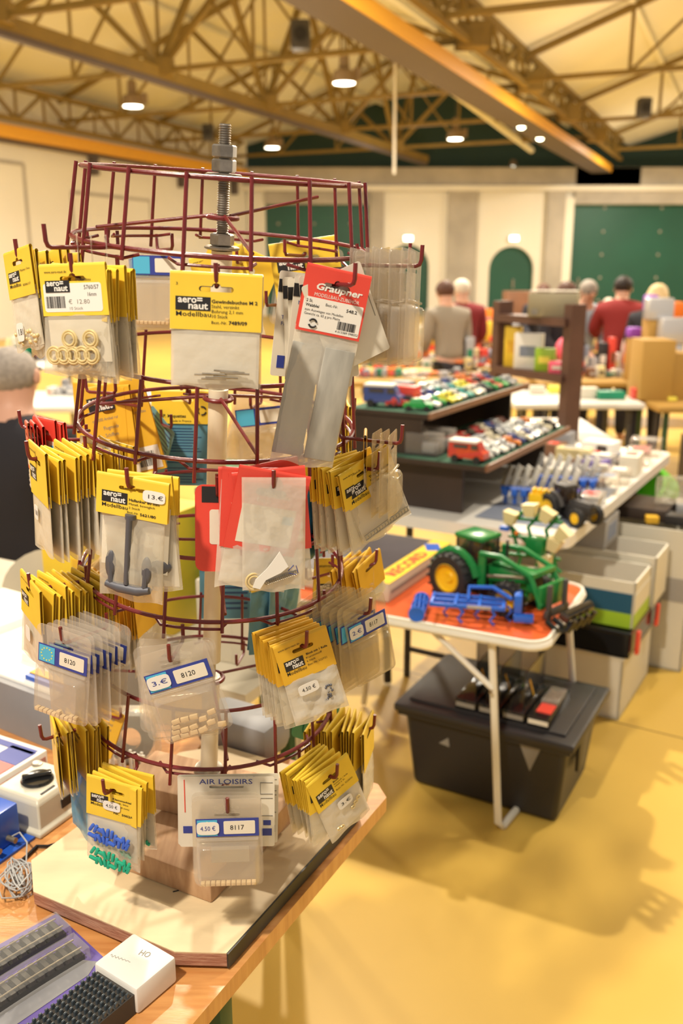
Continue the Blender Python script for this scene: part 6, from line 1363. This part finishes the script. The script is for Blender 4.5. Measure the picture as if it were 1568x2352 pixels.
# dark wooden frame shelf with a grey case on top
FXm = frame2((1.186, 4.742, 0), 120.5)
ftable('white table under the dark wooden frame shelf', 0.70, 1.45, 4.78, 5.5, z=0.735)
t = thing('frame_shelf', 'dark reddish wooden frame shelf standing beyond the toy car display', 'shelf', (0, 0, 0))
for x, y in ((0, 0), (0.56, 0)): mb = MB(); mb.box((x, y, 0.735 + 0.35), (0.055, 0.10, 0.70), 'postw', FXm); mb.build('post', t)
for z in (1.06, 1.345): mb = MB(); mb.box((0.28, 0.0, z), (0.56, 0.14, 0.04), 'postw', FXm); mb.build('shelf_board', t)
def box_on(name, lab, cat, P, ang, d, m, ex=None, group=None): return cbox(name, lab, cat, P, ang, d, m, ex, group=group)
box_on('radio_case', 'olive grey radio case with pale lid and two round knobs on the wooden frame shelf', 'radio', FXm @ Vector((0.17, -0.01, 1.3665)), -20, (0.25, 0.12, 0.12), 'radio', [((0, 0, 0.131), (0.24, 0.11, 0.006), 'cream'), ((-0.09, -0.063, 0.025), (0.03, 0.01, 0.03), 'steel'), ((0.08, -0.063, 0.025), (0.03, 0.01, 0.03), 'steel')])
for i, (x, y, d, m, nm) in enumerate(((0.46, 0, (0.09, 0.05, 0.22), 'yellow', 'yellow hanging pack'), (0.33, 0, (0.15, 0.06, 0.19), 'white', 'white bag with grey label'), (0.20, 0, (0.10, 0.06, 0.12), 'lime', 'green and yellow pack'), (0.09, 0, (0.10, 0.08, 0.06), 'pink', 'pink toy pack'))):
    box_on('packed_model', nm + ' on the middle board of the wooden frame shelf', 'packed goods', FXm @ Vector((x, y, 1.0815)), -25, d, m, [((0, -d[1] / 2 - .001, d[2] * .5), (d[0] * .6, 0.002, d[2] * .3), ('ochre', 'bluesh', 'star', 'cream')[i])], 'packs on the frame shelf')
ftable('narrow white table behind the frame shelf post', 1.15, 2.02, 6.05, 6.75); ftable('brown table with green legs at the right edge', 2.06, 3.6, 5.9, 6.6, 'tan', 'greenmetal')
ftable('long table of goods across the hall behind the display shelf', 0.0, 1.5, 7.2, 8.0, 'tan'); ftable('long table of goods further back in the hall', -0.4, 4.2, 9.45, 10.05, 'tan'); ftable('furthest table of goods before the green doors', 0.2, 5.5, 11.4, 12.2, 'tan')
ftable('white table with goods at the left behind the seated man', -2.9, -1.30, 5.9, 6.7); ftable('white stall table at the far left of the hall', -5.6, -2.4, 8.3, 9.2)
def item(px, py, hpx, wpx, m, lab, name='packed_model', z=0.742, cat='packed goods', ang=0, group=None, dep=None, ex=None):
    P = onz(px, py, z); s = P.y / 2130.0; w_ = wpx * s; h_ = hpx * s
    P.y += (dep or w_ * .6) / 2
    return box_on(name, lab, cat, P, ang, (w_, dep or w_ * .6, h_), m, ex, group)
item(1283, 903, 16, 44, 'star', 'bright yellow pack on the narrow white table'); item(1235, 905, 18, 34, 'cream', 'cream pack at the left end of the narrow white table')
item(1350, 915, 24, 46, 'cream', 'cream carton with brown corner on the narrow white table'); item(1405, 918, 18, 62, 'basket', 'long dark green carton on the narrow white table'); item(1308, 900, 16, 26, 'white', 'small white pack behind the cream carton')
item(1478, 917, 24, 50, 'red', 'red and black boxed car on the brown table', ex=[((0, 0, 0.066), (0.08, 0.05, 0.003), 'white')]); item(1535, 912, 20, 46, 'postw', 'dark red pack near the right edge of the brown table'); item(1545, 921, 8, 20, 'star', 'small yellow piece on the brown table edge')
t = thing('bookcase', 'dark case with rows of red and white boxed cars at the right edge', 'shelf', (2.12, 5.45, 0)); mb = MB(); mb.box((0.5, 0.16, 0.31), (1.0, 0.02, 0.62), 'dkbrown')
for k in range(5): mb.box((0.5, 0.08, 0.01 + k * 0.15), (1.0, 0.16, 0.015), 'dkbrown')
mb.box((0.0, 0.08, 0.31), (0.02, 0.16, 0.62), 'dkbrown'); mb.build('case', t)
for k in range(4):
    for i in range(5): cbox('boxed_car', 'red and white boxed car, shelf %s from the floor, %s from the left, dark case' % (ORD[k], ORD[i]), 'boxed toy', (2.19 + i * 0.095, 5.50, 0.0185 + k * 0.15), 0, (0.085, 0.07, 0.07), 'red', [((0, -0.036, 0.035), (0.05, 0.002, 0.03), 'cream'), ((0, -0.036, 0.008), (0.08, 0.002, 0.012), 'dkbrown')], group='boxed cars in the dark case')
for i, (px, py, h_, w_, m) in enumerate(((1500, 935, 135, 74, 'tan'), (1530, 935, 105, 90, 'tan'), (1556, 938, 75, 60, 'tan'))):
    P = onz(px, 918, 0.742) + Vector((0, 0.10 + 0.03 * i, 0)); s = P.y / 2130
    box_on('cardboard_box', 'ochre cardboard display step at the right, %s of three' % ('tallest', 'middle', 'lowest')[i], 'box', P, 0, (w_ * s, 0.28, h_ * s), m, None, 'ochre display steps')
for i, (px, py, h_, w_, m, l) in enumerate(((1540, 790, 60, 60, 'silver', 'crinkled clear wrapped toy above the ochre steps'), (1510, 735, 50, 60, 'silver', 'stack of clear wrapped toys beside the purple box'), (1492, 716, 38, 26, 'purp', 'upright purple gift box by the blonde person'), (1455, 776, 24, 30, 'purp', 'small purple box left of the ochre steps'), (1552, 872, 26, 34, 'purp', 'purple box low at the right picture edge'), (1552, 730, 36, 26, 'oran', 'orange round-headed toy at the right picture edge'))):
    P = aty(px, py, 6.95 + 0.13 * i); s = P.y / 2130; zb = 0.742
    t = thing('wrapped_toy', l, 'packed goods', (P.x, P.y, zb)); mb = MB(); hh = P.z - zb
    mb.box((0, 0, hh / 2), (w_ * s * .8, 0.12, hh), 'tan' if i else 'silver', bev=0.005); mb.build('display_stand', t); mb = MB(); mb.box((0, 0, hh + h_ * s / 2), (w_ * s, 0.14, h_ * s), m, bev=0.02); mb.build('wrapped_body', t)
ftable('brown table carrying the clear wrapped toys', 2.65, 4.2, 6.75, 7.75, 'tan', z=0.741)
# coloured goods rows (blurred by distance)
GC = [('red', 'red'), ('cream', 'cream'), ('dark', 'blackpl'), ('grey', 'sleeve'), ('pink', 'pink'), ('yellow', 'creampl'), ('white', 'white'), ('green', 'basket'), ('orange', 'oran'), ('brown', 'edgew'), ('silver', 'silver'), ('blue', 'bluesh')]
def goods_row(py, x0, x1, where, seed, z=0.742, hmax=0.12, dy=0.0, avoid=(), wr=(9, 22)):
    """a crowded row of small goods; i counts from the left"""
    r2 = random.Random(seed); px = x0; i = 0; Y = onz(800, py, z).y + dy
    while px < x1 and i < 40:
        wpx = r2.uniform(*wr); nm, m = r2.choice(GC); s = Y / 2130
        if not any(a < px + wpx / 2 < b for a, b in avoid):
            h_ = r2.uniform(0.35, 1) * hmax; w_ = wpx * s * .95; sh = r2.random()
            t = thing('packed_toy', '%s packed toy in %s, %s from the left' % (nm, where, ORD[i]), 'packed goods', (pxm(px + wpx / 2, Y), Y + r2.uniform(0, .10), z), (0, 0, R(r2.uniform(-20, 20))), 'packed toys in ' + where)
            mb = MB()
            if sh < 0.2: mb.lathe([(w_ * .35, 0), (w_ * .45, h_ * .3), (w_ * .4, h_ * .8), (w_ * .15, h_)], m, 10)
            elif sh < 0.35: mb.box((0, 0, h_ * .25), (w_, 0.09, h_ * .5), m, bev=0.008); mb.ball((0, 0, h_ * .62), h_ * .36, m, n=10)
            else: mb.box((0, 0, h_ / 2), (w_, 0.10, h_), m, bev=0.004)
            mb.build('package', t)
            mb = MB(); mb.box((0, -0.052, h_ * .45), (w_ * .6, 0.006, h_ * .3), M[r2.choice(GC)[1]]); mb.build('front_label', t); i += 1
        px += wpx
FRM = ((1125, 1345),)
goods_row(866, 815, 1150, 'the row behind the display shelf', 1, hmax=0.07); goods_row(850, 860, 1140, 'the second row behind the display shelf', 2, hmax=0.10, dy=0.12); goods_row(846, 830, 1145, 'the rear row behind the display shelf', 12, hmax=0.30, dy=0.12)
goods_row(805, 960, 1140, 'the middle goods row', 3, hmax=0.16, avoid=((960, 1005),)); goods_row(805, 1320, 1465, 'the goods row right of the wooden frame', 4, hmax=0.22)
goods_row(797, 985, 1460, 'the taller row before the red shirt', 5, hmax=0.30, dy=0.25, avoid=FRM)
goods_row(776, 960, 1560, 'the furthest goods row', 6, hmax=0.25, dy=0.15); goods_row(872, 1310, 1450, 'the row behind the narrow table', 7, hmax=0.14, dy=0.15)
goods_row(866, 1312, 1455, 'the stacked row by the narrow table', 17, hmax=0.32, dy=0.30); ftable('table behind the narrow white table', 1.55, 2.6, 7.2, 7.75, 'tan')
goods_row(905, 90, 230, 'the row on the left white table', 8, hmax=0.12, wr=(12, 26)); goods_row(828, -10, 90, 'the far left stall', 9, hmax=0.4, wr=(12, 26))
item(986, 805, 52, 34, 'jdyellow', 'yellow and red stacked toy tower', ex=[((0, -0.052, 0.03), (0.17, 0.01, 0.06), 'red')]); item(1075, 800, 22, 80, 'oran', 'heap of orange train pieces in a tray')
item(1105, 772, 60, 70, 'oran', 'orange crate with grey front panel on the far table', ex=[((0, -0.14, 0.17), (0.22, 0.03, 0.14), 'sleeve')], dep=0.25); item(1122, 800, 60, 34, 'yellow', 'upright yellow and white carton beside the wooden frame')
item(1030, 843, 24, 170, 'clear', 'long clear display case behind the toy car shelf', ex=[((0, 0, 0.02), (0.5, 0.1, 0.03), 'edgew')], dep=0.16)
item(1190, 772, 100, 60, 'edgew', 'tall brown stacked boxes in front of the right arched door', dep=0.3, ang=5)

# ================================================================ PEOPLE
SK = {'skin': mat('skin', (0.62, 0.34, 0.24), 0.5), 'black_jacket': mat('black_fleece', (0.018, 0.016, 0.022), 0.85, bump=0.3), 'red_shirt': mat('brick_red_cotton', (0.27, 0.018, 0.018), 0.8), 'grey_jacket': mat('grey_beige_jacket', (0.30, 0.26, 0.21), 0.85), 'maroon': mat('maroon_jacket', (0.20, 0.01, 0.015), 0.8), 'blue_shirt': mat('pale_blue_shirt', (0.42, 0.50, 0.60), 0.8), 'lilac': mat('lilac_knit', (0.45, 0.30, 0.42), 0.9), 'dark': mat('dark_trousers', (0.02, 0.02, 0.03), 0.85), 'hblack': mat('black_hair', (0.02, 0.012, 0.01), 0.6), 'hbrown': mat('reddish_brown_hair', (0.10, 0.04, 0.025), 0.6), 'hgrey': mat('grey_hair', (0.38, 0.33, 0.29), 0.7, var=0.3, vscale=60), 'hwhite': mat('white_hair', (0.75, 0.68, 0.58), 0.7), 'hblond': mat('blonde_hair', (0.72, 0.55, 0.30), 0.6)}
def skinmesh(verts, edges, radii, root, m, name, parent, sub=2):
    me = bpy.data.meshes.new(name); me.from_pydata(verts, edges, []); o = bpy.data.objects.new(name, me); COL.objects.link(o)
    md = o.modifiers.new('s', 'SKIN'); md.use_smooth_shade = True
    for i, r in enumerate(radii):
        v = me.skin_vertices[0].data[i]; v.radius = r if isinstance(r, tuple) else (r, r); v.use_root = (i == root)
    sb = o.modifiers.new('u', 'SUBSURF'); sb.levels = sub; sb.render_levels = sub
    dg = bpy.context.evaluated_depsgraph_get(); dg.update()
    m2 = bpy.data.meshes.new_from_object(o.evaluated_get(dg)); bpy.data.objects.remove(o); m2.name = name
    m2.materials.clear(); m2.materials.append(m)
    for p in m2.polygons: p.use_smooth = True; p.material_index = 0
    q = bpy.data.objects.new(name, m2); COL.objects.link(q); q.parent = parent; return q
def person(lab, P, yaw, h, top, hair, bottom='dark', lean=10, seat=False, arms='front', long_hair=False, bald=False):
    """front faces -y before the yaw turn"""
    t = thing('person', lab, 'person', P, (0, 0, R(yaw)))
    zb = 0.265 if seat else 0.52; dz = 0.0
    def up(x, y, z):   # torso point, z measured above the pelvis, leaning forward
        a = R(lean); return (x * h, (y * math.cos(a) - z * math.sin(a)) * h, (zb + z * math.cos(a) + y * math.sin(a)) * h)
    V = [up(0, 0, 0), up(0, 0, .09), up(0, 0.005, .20), up(0, 0.01, .30), up(0, 0.005, .345), up(0, -0.005, .385), up(0, -0.012, .425), up(0, -0.008, .455)]
    Rr = [(.085, .065), (.078, .058), (.095, .062), (.055, .045), (.034, .034), (.043, .048), (.050, .058), (.036, .044)]
    E_ = [(0, 1), (1, 2), (2, 3), (3, 4), (4, 5), (5, 6), (6, 7)]
    for s in (-1, 1):
        n = len(V)
        if arms == 'front': A = [up(.105 * s, 0.01, .285), up(.135 * s, -.03, .14), up(.10 * s, -.15, .10), up(.098 * s, -.18, .095)]
        elif arms == 'reach' : A = [up(.105 * s, 0.01, .285), up(.16 * s, -.06, .17), up(.15 * s, -.20, .16), up(.148 * s, -.235, .155)]
        else: A = [up(.105 * s, 0.01, .285), up(.135 * s, 0.01, .12), up(.14 * s, -.03, -.02), up(.14 * s, -.035, -.055)]
        V += A; Rr += [.042, .030, .020, .022]; E_ += [(3, n), (n, n + 1), (n + 1, n + 2), (n + 2, n + 3)]
        w0 = Vector(A[2]); w1 = Vector(A[3]); d = (w1 - w0).normalized(); sd = Vector((1, 0, 0))
        for k in range(4):
            m_ = len(V); b = w1 + sd * (k - 1.5) * 0.020 + d * 0.045; V += [tuple(b), tuple(b + d * (0.035 - 0.004 * abs(k - 1)) + Vector((0, 0, -0.016)))]; Rr += [.0085 / h * 1.6, .0075 / h * 1.6]; E_ += [(n + 3, m_), (m_, m_ + 1)]
        m_ = len(V); b = w1 + sd * (-s) * 0.038 + d * 0.012; V += [tuple(b), tuple(b + d * 0.035)]; Rr += [.010 / h * 1.6, .008 / h * 1.6]; E_ += [(n + 3, m_), (m_, m_ + 1)]
        n = len(V)
        if seat: L_ = [(.052 * s * h, 0, (zb - .01) * h), (.075 * s * h, -.24 * h, (zb + .01) * h), (.07 * s * h, -.24 * h, .045 * h), (.075 * s * h, -.32 * h, .02 * h)]
        else: L_ = [(.050 * s * h, 0, (zb - .03) * h), (.055 * s * h, -.01 * h, .28 * h), (.06 * s * h, .01 * h, .045 * h), (.07 * s * h, -.09 * h, .02 * h)]
        V += L_; Rr += [.055, .036, .024, .022]; E_ += [(0, n), (n, n + 1), (n + 1, n + 2), (n + 2, n + 3)]
    sc = lambda L: [((a[0] * h, a[1] * h) if isinstance(a, tuple) else a * h) for a in L]
    skinmesh(V, E_, sc(Rr), 0, SK['skin'], 'body', t)
    # clothes: the same limbs, a little fuller, ending at neck and wrists
    cv = V[:4] + V[8:11] + V[8 + 18:8 + 21] if False else None
    aL = 8; stepn = 4 + 8 + 2 + 4; aR = aL + stepn
    cv = [V[0], V[1], V[2], V[3], V[4]] + V[aL:aL + 3] + V[aR:aR + 3]
    ce = [(0, 1), (1, 2), (2, 3), (3, 4), (3, 5), (5, 6), (6, 7), (3, 8), (8, 9), (9, 10)]
    cr = [(.098, .078), (.092, .072), (.110, .078), (.068, .058), .040, .055, .042, .030, .055, .042, .030]
    skinmesh(cv, ce, sc(cr), 0, SK[top], 'jacket' if 'jacket' in top or top == 'maroon' else 'shirt', t)
    lL = aL + 14; lR = aR + 14
    tv = [V[0]] + V[lL:lL + 3] + V[lR:lR + 3]; skinmesh(tv, [(0, 1), (1, 2), (2, 3), (0, 4), (4, 5), (5, 6)], sc([(.090, .070), .066, .046, .034, .066, .046, .034]), 0, SK[bottom], 'trousers', t)
    hc = Vector(V[6]); hl = R(lean)
    X = Matrix.Translation(hc) @ Matrix.Rotation(hl, 4, 'X')
    mb = MB()
    if bald: mb.ball((0, 0.012 * h, -0.004 * h), 0.0515 * h, SK[hair], X, (1.0, 1.12, 0.95))
    else: mb.ball((0, 0.010 * h, 0.012 * h), 0.057 * h, SK[hair], X, (1.0, 1.12, 0.98))
    if long_hair: mb.ball((0, 0.022 * h, -0.02 * h), 0.060 * h, SK[hair], X, (1.1, 0.9, 1.3))
    mb.build('hair', t)
    for s in (-1, 1): mb = MB(); mb.ball((s * 0.050 * h, 0.0, -0.012 * h), 0.013 * h, SK['skin'], X, (0.4, 0.8, 1.2)); mb.build('ear', t)
    mb = MB(); mb.ball((0, -0.056 * h, -0.012 * h), 0.010 * h, SK['skin'], X, (0.8, 1.2, 1.5)); mb.build('nose', t)
    mb = MB()
    for s in (-1, 1): mb = MB(); mb.ball((s * 0.019 * h, -0.0545 * h, 0.002 * h), 0.006 * h, 'black', X, (1.2, .5, .7)); mb.build('eye', t)
    mb = MB(); mb.box((0, -0.055 * h, -0.034 * h), (0.026 * h, 0.006 * h, 0.004 * h), 'postw', X, bev=0.001); mb.build('mouth', t)
    return t
def far_person(lab, px, py, Y, *a, lean=12, hf=0.985, **k):
    P = aty(px, py, Y); h = P.z / (0.52 + 0.475 * math.cos(R(lean)) * 1.0) / hf * 1.0
    yaw = a[0]; off = Matrix.Rotation(R(yaw), 3, 'Z') @ Vector((0, -0.45 * math.sin(R(lean)) * h, 0))
    return person(lab, (P.x - off.x, P.y - off.y, 0), yaw, h, *a[1:], lean=lean, **k)
far_person('person with black hair in a brick red top, back turned, leaning over goods', 1432, 646, 8.75, 155, 'red_shirt', 'hblack', arms='reach')
far_person('person with blonde hair in dark clothes at the right', 1512, 664, 8.0, 150, 'dark', 'hblond', long_hair=True)
far_person('person with grey hair in a pale blue shirt facing the stalls', 1352, 654, 8.9, 10, 'blue_shirt', 'hgrey')
far_person('person in lilac with pale hair between the blue and red shirts', 1398, 692, 11.0, 0, 'lilac', 'hwhite')
far_person('person with reddish brown hair looking down beside the wooden frame', 1303, 658, 8.4, 30, 'dark', 'hbrown', long_hair=True)
far_person('person with dark hair half hidden behind the olive radio case', 1248, 660, 10.6, 0, 'dark', 'hbrown')
far_person('person in a grey beige jacket, back turned, browsing at the left stalls', 1022, 656, 8.4, 200, 'grey_jacket', 'hbrown')
far_person('person in a maroon jacket with white hair beside the grey jacket', 1060, 652, 9.0, 190, 'maroon', 'hwhite')
far_person('short person with dark hair and pale blue top near the orange crate', 1044, 712, 10.5, 170, 'blue_shirt', 'hblack')
Pm = aty(-6, 800, 3.15)
person('seated person with thinning grey hair and black fleece at the left edge', (Pm.x - 0.03, 3.20, 0), 165, 1.84, 'black_jacket', 'hgrey', seat=True, lean=6, arms='front', bald=True)
t = thing('seat_stool', 'dark stool under the seated person in black fleece', 'stool', (Pm.x - 0.03, 3.22, 0)); mb = MB(); mb.box((0, 0, 0.375), (0.38, 0.36, 0.03), 'blackpl', bev=0.01); mb.build('seat', t)
for x in (-0.15, 0.15):
    for y in (-0.14, 0.14): mb = MB(); mb.tube([(x, y, 0.36), (x * 1.1, y * 1.1, 0.0)], 0.012, 'dgrey', 8); mb.build('leg', t)
# final check of label lengths is done by eye; keep every label under 17 words
